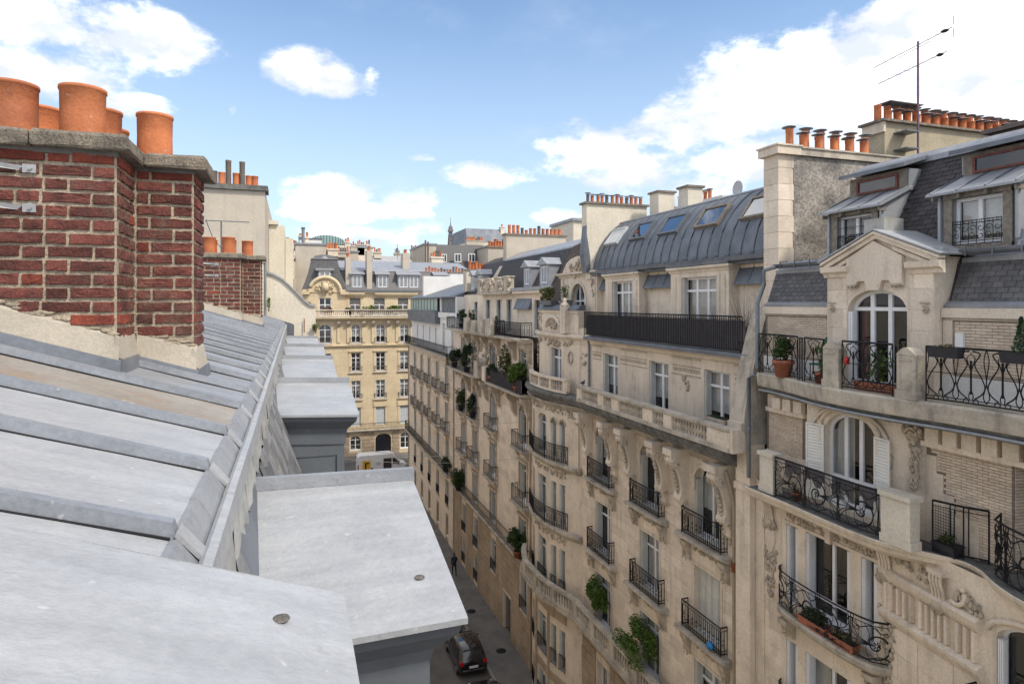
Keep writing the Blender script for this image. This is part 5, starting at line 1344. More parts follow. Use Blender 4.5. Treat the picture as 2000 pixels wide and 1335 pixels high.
for c, z0, z1, hw in dorms:
    G = ff(13.68)     # plane of the dormer front; o positive towards the street
    D = part(B, 'dormer', MB().box(G, c - .80, c - hw, -1.3, -.0, 1.02, 2.34).box(G, c + hw, c + .80, -1.3, -.0, 1.02, 2.34).box(G, c - hw, c + hw, -1.3, -.15, 1.02, 1.26), 'zinc', org=(14, c, 1.3))
    wd = MB()
    for e in (-1, 1): wd.box(G, min(c + e * hw, c + e * (hw + .18)), max(c + e * hw, c + e * (hw + .18)), .0, .06, 1.12, 2.34)
    wd.box(G, c - hw - .18, c + hw + .18, .0, .09, 2.27, 2.40).box(G, c - hw - .18, c + hw + .18, .0, .10, 1.10, 1.24)
    part(D, 'timber_frame', wd, 'weathered_wood')
    window(D, G, (c - hw, c + hw, 1.26, 2.27), 0, .08, .07, 2, None, bars=1 if c > 11 else 0, curtain=None, blind=.8 if c < 11 else 0, name='dormer_window', sill=False)
    for e in (-1, 1):
        y0_, y1_ = sorted((c + e * .78, c + e * .84)); part(D, 'zinc_cheek', MB().extr([(x, y0_, z) for x, z in ((13.60, 1.3), (13.60, 2.36), (14.5, 2.84), (15.2, 2.84), (14.6, 1.3))], [(x, y1_, z) for x, z in ((13.60, 1.3), (13.60, 2.36), (14.5, 2.84), (15.2, 2.84), (14.6, 1.3))]), 'zinc_bright')
    # splayed zinc foot of the cheeks
    for e in (-1, 1):
        a = c + e * .80
        part(D, 'splayed_cheek', MB().hexa([(13.60, a, 1.02), (13.9, a, 1.02), (13.9, a + e * .42, 1.02), (13.60, a + e * .42, 1.02), (13.70, a, 1.50), (13.9, a, 1.50), (13.9, a + e * .05, 1.50), (13.70, a + e * .05, 1.50)]), 'zinc')
    # skirt roof, clerestory, top roof
    sk = MB().hexa([(13.42, c - 1.0, 2.36), (13.42, c + 1.0, 2.36), (14.5, c + .95, 2.86), (14.5, c - .95, 2.86), (13.42, c - 1.0, 2.41), (13.42, c + 1.0, 2.41), (14.5, c + .95, 2.91), (14.5, c - .95, 2.91)])
    part(D, 'skirt_roof', sk, 'zinc')
    for q in range(4): part(D, 'roof_seam', MB().tube([(13.43, c - .9 + .6 * q, 2.43), (14.45, c - .88 + .59 * q, 2.91)], .018, 4), 'zinc_old')
    br = MB()
    for q in range(4): br.box(G, c - .9 + .58 * q, c - .85 + .58 * q, .0, .22, 2.26, 2.35)
    part(D, 'rafter_ends', br, 'weathered_wood', kind='stuff')
    cl = MB().box(ff(14.42), c - .86, c + .86, -1.6, 0, 2.80, 3.36)
    part(D, 'clerestory', cl, 'weathered_wood')
    part(D, 'clerestory_frame', MB().box(ff(14.42), c - .62, c + .62, .005, .05, 2.90, 2.95).box(ff(14.42), c - .62, c + .62, .005, .05, 3.22, 3.27).box(ff(14.42), c - .62, c - .56, .005, .05, 2.951, 3.219).box(ff(14.42), c + .56, c + .62, .005, .05, 2.951, 3.219), 'red_wood')
    part(D, 'pane', MB().box(ff(14.42), c - .56, c + .56, .006, .02, 2.95, 3.22), 'car_glass')
    part(D, 'clerestory_side', MB().box(ff(14.44), c - .90, c - .86, -1.5, 0, 2.80, 3.34).box(ff(14.44), c + .861, c + .90, -1.5, 0, 2.80, 3.34), 'zinc', kind='stuff')
    tr = MB().hexa([(14.15, c - 1.0, 3.36), (14.15, c + 1.0, 3.36), (16.0, c + .95, 3.92), (16.0, c - .95, 3.92), (14.15, c - 1.0, 3.46), (14.15, c + 1.0, 3.46), (16.0, c + .95, 4.02), (16.0, c - .95, 4.02)])
    part(D, 'top_roof', tr, 'zinc_old')
    # window guard with scrolls
    gm = MB(); s0, s1 = c - hw + .02, c + hw - .02
    def dr(p2, r=.009): gm.tube([G.p(a, .06, b) for a, b in p2], r, 4)
    for zz in (1.26, 1.32, 1.70, 1.76): dr([(s0, zz), (s1, zz)], .009)
    for q in range(7): dr([(s0 + (s1 - s0) * q / 6, 1.26), (s0 + (s1 - s0) * q / 6, 1.76)], .008)
    for q in range(6):
        u = s0 + (s1 - s0) * (q + .5) / 6; dr(spiral(u, 1.43, .075, .02, 0, .9 * (1 if q % 2 else -1), 10), .008); dr(spiral(u, 1.59, .075, .02, 3, .9 * (-1 if q % 2 else 1), 10), .008)
        dr(circ(u, 1.73, .025, 6), .006)
    if c > 11:
        for q in range(5): dr([(s0, 1.3 + .22 * q), (s1, 1.3 + .22 * q)], .007)
    part(D, 'window_guard', gm, 'iron')
part(B, 'roof_vent', MB().box(ID, 17.0, 17.9, 10.6, 11.6, 3.7, 4.35).box(ID, 16.85, 18.05, 10.45, 11.75, 4.351, 4.46), 'pot_dark', label='dark square chimney beside the right dormer')
for (x, y) in ((17.6, 12.9), (17.9, 12.4)):
    v = part(B, 'vent_pot', MB().lathe((x, y, 3.75), [(.14, 0), (.15, .42), (.16, .44), (.15, .46), (.001, .46)], 12), 'ochre_plaster', org=(x, y, 3.75))
    part(v, 'pigeon_spikes', MB().ball((x, y, 4.26), (.14, .14, .07), 8, 5, .4), 'lead_white')
# ---- stone gable
GZ = ff(12.82); gw = MB(); gh = (10.55, 12.15, -1.95, .32, .52)
wall(gw, GZ, 9.92, 12.78, -2.0, .80, [gh], .35)
gw.plate(GZ, [(9.92, .80), (12.72, .80), (12.72, .94), (11.65, 1.42), (11.25, 1.54), (10.85, 1.42), (9.92, .98)], -.35, -.003)
for s in (9.92, 12.78): gw.poly([(12.82, s, -2), (13.4, s, -2), (13.7, s, 1.0), (12.82, s, 1.0)])
GB = part(B, 'stone_gable', gw, 'limestone', org=(12.82, 11.35, 0), label='stone gable with a broken pediment over an arched window')
blk = [r for r in courses(9.94, 12.76, -1.98, .78, .46, .95, .008, [(gh[0] - .02, gh[1] + .02, gh[2], gh[3] + .02)], jit=.05)]
pieces(GB, 'ashlar_block', GZ, blk, 0, .012, 'limestone_block', c=.006, cz=.01)
pm = MB()
def raking(sa, za, sb, zb, o0, o1, w_): pm.extr([GZ.p(sa, o0, za), GZ.p(sb, o0, zb), GZ.p(sb, o0, zb + w_), GZ.p(sa, o0, za + w_)], [GZ.p(sa, o1, za), GZ.p(sb, o1, zb), GZ.p(sb, o1, zb + w_), GZ.p(sa, o1, za + w_)])
for e in (1, -1):
    c = 11.25; raking(c + e * 1.52, .84, c, 1.50, 0, .14, .10); raking(c + e * 1.58, .94, c, 1.60, 0, .20, .06); raking(c + e * 1.3, .80, c + e * .4, 1.20, 0, .08, .09)
part(GB, 'raking_cornice', pm, 'limestone', kind=None)
for e in (1, -1):
    a, b = 11.25 + e * .78, 11.25 + e * 1.58; a, b = min(a, b), max(a, b)
    part(GB, 'cornice_return', MB().profile(GZ, a, b, [(0, .64), (.05, .64), (.08, .72), (.18, .77), (.20, .90), (0, .92)]), 'limestone')
kx = MB()
kx.plate(GZ, [(10.6, .40), (10.85, .40), (10.92, .52), (11.12, .52), (11.18, .30), (11.52, .30), (11.58, .52), (11.78, .52), (11.85, .40), (12.1, .40), (12.1, 1.05), (11.35, 1.45), (10.6, 1.05)], .012, .10)
part(GB, 'keystone_panel', kx, 'limestone_block')
for s in (10.75, 11.95):
    g3 = MB()
    for q in range(3): g3.ball(GZ.p(s - .09 + .09 * q, .11, .38), .032, 6, 4)
    g3.box(GZ, s - .14, s + .14, .012, .14, .40, .44); part(GB, 'carved_drop', g3, 'carved_stone')
for s in (10.1, 12.6):
    g3 = MB().tube([GZ.p(s + q[0], .04, -.15 + q[1]) for q in spiral(0, 0, .10, .02, 1, 1.1, 10)], .018, 5).tube([GZ.p(s - .1, .04, 0), GZ.p(s + .12, .04, .02)], .02, 5); part(GB, 'carved_fern', g3, 'carved_stone')
for e in (1, -1):   # zinc covering of the gable roof
    mb = MB().hexa([(12.60, 11.25, 1.68), (12.60, 11.25 + e * 1.62, 1.01), (13.9, 11.25 + e * 1.62, 1.01), (14.2, 11.25, 1.68), (12.60, 11.25, 1.71), (12.60, 11.25 + e * 1.65, 1.04), (13.9, 11.25 + e * 1.65, 1.04), (14.2, 11.25, 1.71)])
    part(GB, 'zinc_roof_sheet', mb, 'zinc_bright')
part(GB, 'lead_box', MB().box(ID, 12.9, 13.5, 11.2, 11.75, 1.60, 1.98), 'lead_white'); part(GB, 'lead_box', MB().box(ID, 12.75, 13.0, 9.72, 9.95, .98, 1.18), 'zinc_bright')
window(GB, GZ, gh, 0, .18, .085, 3, .80, shutter=None, curtain=None, name='arched_window', label='arched window with red curtain at its left edge')
part(GB, 'folded_shutter', MB().box(GZ, 12.08, 12.13, -.16, .0, -1.9, -.2).box(GZ, 12.02, 12.075, -.16, -.01, -1.9, -.2), 'white_paint')
part(GB, 'red_curtain', MB().poly([GZ.p(12.0, -.30, -1.9), GZ.p(11.85, -.32, -1.9), GZ.p(11.9, -.32, .1), GZ.p(12.0, -.30, .1)]), 'red_curtain')
# ---- sixth floor walls either side of the gable: stone band and brick panels
for (a, b) in ((12.95, 15.35), (2.0, 9.9)):
    wv = MB(); wall(wv, F13, a, b, -2.3, -.1, [], .1, 0); part(B, 'wall', wv, 'joint')
    part(B, 'stone_band', MB().box(F13, a, b, .0, .10, -.30, -.101), 'limestone')
    part(B, 'stone_band', MB().box(F13, a, b, .0, .045, -.36, -.301), 'limestone_grimy')
    if a < 5: part(B, 'stone_pilaster', MB().box(F13, 9.7, 9.9, .0, .05, -2.0, -.361), 'limestone_block')
    part(B, 'plinth', MB().box(F13, a, b, .0, .07, -2.0, -1.52), 'white_render')
    pieces(B, 'cream_brick', F13, courses(max(a + .02, 5.5), b - .22 if a < 5 else b - .1, -1.50, -.38, .062, .22, .009), .0, .016, 'cream_brick', c=.03, cz=.06, near=(13, 10, -1), limit=300 if a < 5 else 160, jit=.001)
part(B, 'intercom_box', MB().box(F13, 9.45, 9.62, .02, .08, -.95, -.62), 'white_paint')
# ---- big balcony of the sixth floor
e6 = smooth([(12.72, 15.25), (12.66, 14.5), (12.45, 13.6), (12.20, 12.7), (12.06, 11.8), (12.04, 10.9), (12.10, 10.1), (12.22, 9.4), (12.28, 8.6)], 3) + [(12.28, 1.5)]
e6 = e6[::-1]
inn = lambda path: path
sb = part(B, 'balcony_slab', MB().sweep(e6, [(-1.25, -2.38), (-.02, -2.38), (.0, -2.30), (.03, -2.05), (.0, -2.0), (-1.25, -2.0)]), 'limestone_grimy', org=(12.6, 11, -2), label='long curved balcony of the gabled floor')
part(sb, 'balcony_soffit', MB().sweep(e6, [(-1.2, -2.62), (-.45, -2.62), (-.30, -2.52), (-.12, -2.48), (-.06, -2.385), (-1.2, -2.385)]), 'dark_stone')
part(sb, 'zinc_lip', MB().tube([(x + .06, y, -2.50) for x, y in e6], .035, 6), 'zinc')
dn = MB()
for (a, b) in ((1.5, 10.35), (13.75, 15.2)):
    y = a
    while y < b - .3:
        part(B, 'dentil_block', MB().taper(F13, y, y + .30, .0, .20, -2.98, -2.66, .0), 'limestone'); y += .40
    part(B, 'dentil_band', MB().box(F13, a, b, .0, .13, -3.10, -2.985).box(F13, a, b, -.02, .05, -2.983, -2.62), 'limestone')
def pier(x, y, w_, d_, z, h, m='limestone_grimy', cap=.10, nm='stone_pier', round_top=False):
    mb = MB().box(ID, x - d_, x + d_, y - w_ / 2 - .03, y + w_ / 2 + .03, z, z + .18).box(ID, x - d_ + .02, x + d_ - .02, y - w_ / 2, y + w_ / 2, z + .181, z + h - cap)
    if round_top:
        pts = [(y - w_ / 2 + w_ * i / 8, z + h - cap + .16 * math.sin(math.pi * i / 8)) for i in range(9)]
        mb.extr([(x - d_, a, b) for a, b in pts], [(x + d_, a, b) for a, b in pts])
        mb.box(ID, x - d_ - .004, x - d_ + .02, y - w_ / 2 + .10, y + w_ / 2 - .02, z + h - cap - .12, z + h - cap - .09)
    else: mb.box(ID, x - d_ - .04, x + d_ + .04, y - w_ / 2 - .04, y + w_ / 2 + .04, z + h - cap + .001, z + h)
    return part(B, nm, mb, m)
pier(12.24, 11.98, .46, .15, -2.0, 1.02, round_top=True); pier(12.24, 10.0, .44, .14, -2.0, 1.02, 'limestone_grimy', round_top=True)
P6 = Path([(x + .08, y) for x, y in e6])
def sub(P, ya, yb, dx=0):
    pts = [P.at(P.L * i / 200) for i in range(201)]
    q = [p for p in pts if ya <= p[1] <= yb]; st = max(1, len(q) // 14)
    out = q[::st]
    if out[-1] != q[-1]: out.append(q[-1])
    return [(x + dx, y) for x, y in out]
railing(B, [(12.74, 15.2)] + sub(P6, 13.4, 15.0)[::-1], -2.0, 1.12, 'oval'); railing(B, sub(P6, 12.26, 13.1), -2.0, 1.12, 'oval')
railing(B, [(12.5, 13.38), (12.36, 13.12)], -2.0, 1.1, 'bars')
railing(B, sub(P6, 10.30, 11.72), -2.0, 1.12, 'oval'); railing(B, sub(P6, 1.6, 9.70), -2.0, 1.12, 'oval', label='tall looping iron railing right of the two stone piers')
# ---- fifth floor: brick panels, bowed stone bay with arched window
W5 = MB(); hB = (11.40, 12.88, -5.05, -2.72, .50)
bayp = [(13.15, 10.35), (12.98, 10.6), (12.87, 10.95), (12.84, 13.35), (12.95, 13.6), (13.15, 13.75)]
for i in range(5):
    f = Fr.seg(bayp[i], bayp[i + 1]); wall(W5, f, 0, f.L, -5.2, -2.62, [(hB[0] - 10.95, hB[1] - 10.95, hB[2], hB[3], hB[4])] if i == 2 else [], .3)
WB = part(B, 'bowed_bay', W5, 'limestone', org=(12.9, 12, -4)); fbay = Fr.seg(bayp[2], bayp[3]); hb = (hB[0] - 10.95, hB[1] - 10.95, hB[2], hB[3], hB[4])
window(WB, fbay, hb, 0, .16, .085, 3, .30, shutter='open', shut_mat='cream_shutter', curtain='right', name='arched_window')
hm = MB().tube([fbay.p(p[0], .03, p[1]) for p in [(hb[0] - .12, -3.5)] + [(s + (s - (hb[0] + hb[1]) / 2) * .16, z + .12) for s, z in arch_pts(hb, 14)] + [(hb[1] + .12, -3.5)]], .05, 6)
hm.tube([fbay.p((hb[0] + hb[1]) / 2 + 1.15 * math.cos(a), .05, -3.35 + .80 * math.sin(a)) for a in [math.pi * i / 14 for i in range(15)]], .045, 5)
part(WB, 'hood_mould', hm, 'limestone')
pieces(WB, 'ashlar_block', fbay, courses(.02, fbay.L - .02, -5.15, -2.7, .36, .7, .008, [(hb[0] - .2, hb[1] + .2, hb[2], hb[3] + .2)]), 0, .01, 'limestone_block', c=.01, cz=.02)
for (a, b, lim) in ((13.75, 15.35, 200), (8.55, 10.35, 300)):
    f = ff(13.15); wv = MB(); wall(wv, f, a, b, -5.2, -2.62, [], .1); part(B, 'wall', wv, 'joint')
    if a > 10:
        part(B, 'stone_panel', MB().box(f, 13.76, 15.34, 0, .03, -5.2, -4.25), 'limestone'); pieces(B, 'cream_brick', f, courses(13.95, 15.25, -4.24, -3.12, .062, .22, .009), 0, .02, 'cream_brick', c=.03, cz=.06, limit=lim)
    else:
        part(B, 'stone_panel', MB().plate(f, [(9.2, -5.2), (10.34, -5.2), (10.34, -3.3), (10.1, -3.3), (10.1, -3.66), (9.95, -3.66), (9.95, -4.06), (9.72, -4.06), (9.72, -4.47), (9.2, -4.47)], 0, .028), 'limestone')
        pieces(B, 'cream_brick', f, courses(8.58, 10.25, -5.15, -3.12, .062, .22, .009, [(9.2, 10.3, -5.2, -4.47), (9.72, 10.3, -4.5, -4.06), (9.95, 10.3, -4.1, -3.66), (10.1, 10.3, -3.7, -3.3)]), 0, .02, 'cream_brick', c=.03, cz=.06, limit=lim, near=(13, 8.5, -4))
f = Fr.seg((13.15, 8.55), (13.75, 8.5), True); wv = MB(); wall(wv, f, 0, f.L, -5.2, -2.62, [], .05); part(B, 'wall', wv, 'joint')
pieces(B, 'cream_brick', f, courses(.02, f.L, -5.15, -3.12, .062, .22, .009), 0, .015, 'cream_brick', c=.03, cz=.06, limit=120)
f = ff(13.7); wv = MB(); hr = (6.6, 8.35, -5.1, -2.95); wall(wv, f, 1.5, 8.52, -5.2, -2.62, [hr], .3); part(B, 'wall', wv, 'limestone')
window(B, f, hr, 0, .1, .08, 2, .8, shutter='reveal', shut_mat='cream_shutter')
part(B, 'folded_shutter', (lambda mb: (louvre(mb, f, 7.9, 8.33, -5.05, -3.0, -.06), mb)[1])(MB()), 'cream_shutter')
# carved flower pendant between bay and brick
pn = MB(); fp = Fr.seg(bayp[0], bayp[1])
fp2 = ff(13.02); carve(pn, fp2, 10.25, 10.75, -3.05, -2.65, .08, 26, .08, 'disc'); pn.tube([fp2.p(10.5 + q[0], .14, -2.88 + q[1]) for q in spiral(0, 0, .16, .03, 0, 1.4, 16)], .04, 5)
carve(pn, fp2, 10.33, 10.62, -4.1, -3.1, .06, 44, .065, 'drop')
part(B, 'carved_pendant', pn, 'carved_stone')
pn = MB(); carve(pn, fbay, 0.0, .28, -3.75, -3.5, .02, 9, .06); part(WB, 'carved_drop', pn, 'carved_stone')
# ---- wavy balcony of the fifth floor
e5 = smooth([(12.22, 15.1), (12.20, 13.5), (12.14, 12.2), (12.12, 11.1), (12.28, 10.4), (12.62, 9.8), (12.82, 9.3), (12.72, 8.85), (12.38, 8.35), (12.1, 7.7), (12.0, 6.8), (12.0, 5.5)], 3)[::-1]
s5 = part(B, 'balcony_slab', MB().sweep(e5, [(-1.3, -5.36), (-.10, -5.36), (-.02, -5.30), (.02, -5.22), (-1.3, -5.20)]), 'dark_stone', org=(12.6, 11, -5.2), label='wavy balcony slab below the arched window')
part(s5, 'slab_moulding', MB().sweep(e5, [(-1.1, -5.62), (-.34, -5.60), (-.22, -5.50), (-.06, -5.44), (-.03, -5.365), (.03, -5.30), (.06, -5.215), (.03, -5.20), (.02, -5.225), (-.02, -5.362), (-1.1, -5.362)]), 'limestone')
p_a = pier(12.46, 14.42, .52, .16, -5.2, 1.10, 'cream_plaster', nm='stone_pier'); p_b = pier(12.36, 10.34, .70, .16, -5.2, 1.12, 'cream_plaster')
P5_ = Path([(x + .10, y) for x, y in e5])
railing(B, sub(P5_, 10.74, 14.1), -5.2, 1.06, 'whip', label='sunflower iron railing between two stone piers')
railing(B, sub(P5_, 5.6, 8.55) + [(13.05, 8.72)], -5.2, 1.10, 'whip', label='bulging sunflower railing at the right edge')
railing(B, [(12.75, 9.90), (12.9, 9.35), (13.12, 9.0)], -5.2, 1.06, 'bars', sp=.3)
gr = MB()
for k in range(9): gr.tube([(12.72, 9.42 + .055 * k, -5.15), (12.72, 9.42 + .055 * k, -4.22)], .005, 4)
for k in range(15): gr.tube([(12.72, 9.42, -5.13 + .062 * k), (12.72, 9.87, -5.13 + .062 * k)], .005, 4)
for y in (9.41, 9.88): gr.tube([(12.72, y, -5.2), (12.72, y, -4.18)], .016, 4)
part(B, 'wire_screen', gr, 'iron')
# ---- fourth floor: three-light window, balcony, curved panel wall
F4 = ff(13.0); W4 = MB()
h4 = [(13.98, 14.42, -8.25, -6.12), (12.25, 13.70, -8.25, -6.12), (11.48, 11.93, -8.25, -6.12)]
h3 = [(a, b, z0 - 3.2, z1 - 3.2) for a, b, z0, z1 in h4]; h2 = [(a, b, z0 - 6.4, z1 - 6.4) for a, b, z0, z1 in h4]
wall(W4, F4, 11.3, 15.62, -21.5, -5.2, h4 + h3 + h2, .3)
bp4 = [(12.55, 5.5), (12.60, 8.75), (12.70, 9.4), (12.84, 10.3), (13.0, 11.3)]; b4f = []
for i in range(4):
    f = Fr.seg(bp4[i], bp4[i + 1]); hs = [(f.L - 1.9, f.L - .25, -8.25, -5.95, .35), (f.L - 1.9, f.L - .25, -11.5, -9.2), (f.L - 1.9, f.L - .25, -14.7, -12.4)] if i == 0 else []
    wall(W4, f, 0, f.L, -21.5, -5.3, hs, .3); b4f.append((f, hs))
part(B, 'wall', W4, 'limestone')
for hh in h4 + h3 + h2: window(B, F4, hh, 0, .24, .07, 2 if hh[1] - hh[0] > 1 else 1, .22, shutter='reveal', shut_mat='white_paint', curtain='right' if hh[2] < -11 else None)
for hh in b4f[0][1]: window(B, b4f[0][0], hh, 0, .17, .07, 2, .22, shutter='reveal', shut_mat='white_paint', curtain=None)
pieces(B, 'ashlar_block', F4, courses(14.6, 15.6, -12.5, -5.7, .46, .9, .008), 0, .012, 'limestone_block', c=.008, cz=.012)
for i in (1, 2, 3):
    f = b4f[i][0]; pieces(B, 'ashlar_block', f, courses(.01, f.L - .01, -12.5, -7.35, .56, 1.15, .010), 0, .014, 'limestone_block', c=.01, cz=.012)
sw = bp4[1:]
part(B, 'string_course', MB().sweep(sw, [(0, -7.30), (.05, -7.30), (.14, -7.16), (.16, -7.08), (.05, -7.02), (0, -7.0)]), 'limestone')
part(B, 'string_course', MB().sweep(sw, [(0, -6.38), (.06, -6.38), (.12, -6.28), (.16, -6.16), (.10, -6.10), (0, -6.08)]), 'limestone')
for i in (1, 2, 3):
    f = b4f[i][0]; n = int(f.L / .17)
    for k in range(n):
        s = .05 + (f.L - .1) * (k + .5) / n
        part(B, 'fluted_rib', MB().extr([f.p(s - .045, 0, z) for z in (-6.98, -6.40)] + [f.p(s + .045, 0, z) for z in (-6.40, -6.98)], [f.p(s - .034, .09, z) for z in (-6.98, -6.40)] + [f.p(s + .034, .09, z) for z in (-6.40, -6.98)]), 'limestone_block')
# lintel band of carved leaves, cartouches, fluted consoles
for (a, b) in ((12.95, 14.45), (11.4, 12.75)):
    fr_ = MB().box(F4, a, b, 0, .04, -5.72, -5.68).box(F4, a, b, 0, .05, -6.06, -6.02); part(B, 'lintel_frame', fr_, 'limestone')
    cb_ = MB(); carve(cb_, F4, a + .03, b - .03, -5.98, -5.74, .01, 60, .055); part(B, 'carved_band', cb_, 'carved_stone')
part(B, 'keystone', MB().box(F4, 12.77, 12.93, 0, .12, -6.12, -5.62), 'limestone')
def console_(f, s, z, nm='fluted_console', sc_=1.0):
    mb = MB()
    for q in range(4):
        u = s - .13 + .085 * q; mb.tube([f.p(u, .16, z), f.p(u, .17, z - .12), f.p(u, .11, z - .3), f.p(u, .07, z - .55 * sc_)], .034, 6)
    mb.box(f, s - .18, s + .18, 0, .20, z, z + .10); O = part(B, nm, mb, 'limestone')
    cm = MB(); carve(cm, f, s - .24, s + .24, z - .85, z - .55, .05, 30, .07, 'disc'); cm.ball(f.p(s, .06, z - .66), (.12, .16, .13), 8, 6, .1); part(O, 'carved_shell', cm, 'carved_stone')
console_(F4, 15.0, -5.62); console_(F4, 11.15 + .05, -5.62); console_(b4f[2][0], .30, -5.62)
for (f, s, zt, zb) in ((F4, 15.0, -6.4, -8.4), (b4f[3][0], .85, -6.4, -8.9)):
    pl_ = MB().plate(f, [(s - .17, zt), (s + .17, zt), (s + .20, zt - .35), (s + .10, zt - .68), (s, zt - .75), (s - .10, zt - .68), (s - .20, zt - .35)], .01, .06)
    O = part(B, 'cartouche', pl_, 'limestone_block'); cm = MB(); carve(cm, f, s - .26, s + .26, zb, zt - .65, .02, 80, .06, 'drop'); carve(cm, f, s - .24, s + .24, zt - .1, zt + .08, .04, 14, .06); part(O, 'carved_garland', cm, 'carved_stone')
for (f, a, b, za, zb, n_) in ((b4f[3][0], .05, .6, -5.85, -5.62, 22), (b4f[2][0], .5, .85, -5.95, -5.65, 16), (b4f[1][0], .0, .65, -6.25, -5.75, 36)):
    cm = MB(); carve(cm, f, a, b, za, zb, .03, n_, .06); part(B, 'carved_band', cm, 'carved_stone')
f = b4f[1][0]; part(B, 'carved_volute', MB().tube([f.p(.55 + q[0], .08, -5.82 + q[1]) for q in circ(0, 0, .22, 12, 2.4, 5.2)], .05, 6), 'limestone')
f = b4f[0][0]; hh = b4f[0][1][0]
part(B, 'hood_mould', MB().tube([f.p(s + (s - (hh[0] + hh[1]) / 2) * .18, .03, z + .10) for s, z in arch_pts(hh, 12)], .06, 6), 'limestone')
# balconies of the fourth and third floors
for z in (-8.35, -11.55):
    e4 = smooth([(12.98, 14.62), (12.66, 14.35), (12.52, 13.4), (12.48, 12.6), (12.50, 11.9), (12.62, 11.3), (12.98, 11.02)], 2)[::-1]
    q = part(B, 'balcony_slab', MB().sweep(e4, [(-.45, z - .3), (-.1, z - .26), (0, z - .16), (.03, z - .04), (0, z), (-.45, z)]), 'limestone_grimy', org=(12.7, 12.7, z))
    railing(q, [(x + .05, y) for x, y in e4], z, 1.0, 'whip')
    for s in (11.45, 14.2):
        cm = MB().profile(F4, s - .16, s + .16, [(0, z - .3), (.36, z - .3), (.34, z - .44), (.2, z - .55), (.14, z - .8), (0, z - .85)]); carve(cm, F4, s - .15, s + .15, z - .85, z - .4, .2, 14, .06); part(q, 'carved_bracket', cm, 'carved_stone')
q = part(B, 'balcony_slab', MB().box(F4, 5.6, 8.9, .4, 1.1, -8.6, -8.35), 'limestone_grimy', org=(12.2, 8, -8.35))
railing(q, [(12.55, 8.85), (12.0, 8.85), (11.95, 8.3), (11.95, 5.7)], -8.35, 1.0, 'whip')
part(B, 'pilaster', MB().box(F4, 15.25, 15.60, 0, .04, -12.5, -5.65), 'limestone_block')
# downpipes
downpipe(B, [(13.2, 15.05, 1.05), (13.0, 15.3, .95), (13.02, 15.32, .55), (12.80, 15.34, .0), (12.80, 15.34, -1.9)], .06, label='galvanised downpipe bending down from the roof gutter')
downpipe(B, [(12.72, 15.36, -2.05), (12.62, 15.5, -2.2), (12.62, 15.5, -5.1)], .06)
part(B, 'rear_wall', MB().box(ID, 14.6, 26, 1.2, 15.38, -21.5, -.16), 'plain_plaster')
part(B, 'floor_slab', MB().box(ID, 12.9, 14.5, 1.2, 15.38, -5.35, -5.22).box(ID, 12.9, 14.5, 1.2, 15.38, -2.4, -2.02), 'joint', kind='stuff')
# ================================================================ the two farther fronts on the right side
def arch_win(parent, f, h, **k): return window(parent, f, h, **k)
def simple_balcony(parent, f, c, hw, z, style='bars', o=.32, long=None):
    s0, s1 = long or (c - hw, c + hw)
    q = part(parent, 'balcony', MB().profile(f, s0, s1, [(0, z - .22), (.15, z - .2), (o + .1, z - .12), (o + .12, z), (0, z + .01)]), 'limestone_grimy', org=f.p((s0 + s1) / 2, 0, z))
    railing(q, [f.p(s0 + .08, .02, 0)[:2], f.p(s0 + .08, o, 0)[:2], f.p(s1 - .08, o, 0)[:2], f.p(s1 - .08, .02, 0)[:2]], z + .01, .95, style, sp=.15, br=.008)
    if not long:
        for e in (-hw + .25, hw - .25): part(q, 'bracket', MB().profile(f, c + e - .1, c + e + .1, [(0, z - .22), (.3, z - .2), (.2, z - .42), (.08, z - .6), (0, z - .62)]), 'carved_stone')
    return q
Cb = thing('apartment_building', (16, 44, -21.5), 'ornate narrow front overgrown with balcony plants beyond the bow fronted building', 'building')
colC = (36.2, 42.3, 46.9, 50.4)
hc = []
for c in colC:
    hc += [(c - .62, c + .62, -8.6, -6.1, .45), (c - .62, c + .62, -11.95, -9.6), (c - .62, c + .62, -15.2, -12.9), (c - .62, c + .62, -18.5, -16.3)]
    hc += [(c - .62, c + .62, -5.25, -2.75, .2)]
hc += [(38.6, 40.2, -21.4, -18.9), (46.3, 47.4, -21, -19.2), (50.0, 51.0, -21, -19.2)]
wc = MB(); wall(wc, FA, 34.55, 53.8, -21.5, -2.2, hc, .3)
bayc = [(12.55, 37.6), (12.55, 41.0)]
part(Cb, 'wall', wc, 'limestone')
part(Cb, 'street_wall', MB().box(FA, 34.7, 38.4, .0, .05, -15.4, -15.2).box(FA, 40.4, 53.7, .0, .05, -15.4, -15.2), 'brown_stone')
pieces(Cb, 'rusticated_block', FA, courses(34.6, 53.7, -21.4, -15.45, .46, 1.1, .04, [(h[0] - .1, h[1] + .1, h[2] - .05, h[3] + .1) for h in hc if h[2] < -15.5], jit=.1), 0, .06, 'brown_stone', c=.03, cz=.08, limit=120, near=(13, 30, -12))
pieces(Cb, 'ashlar_block', FA, courses(34.6, 53.7, -15.2, -2.4, .42, 1.0, .010, [(h[0] - .15, h[1] + .15, h[2] - .2, h[3] + .1) for h in hc if h[2] > -15.5], jit=.1), 0, .012, 'limestone_block', c=.01, cz=.015, limit=180, near=(13, 30, -6))
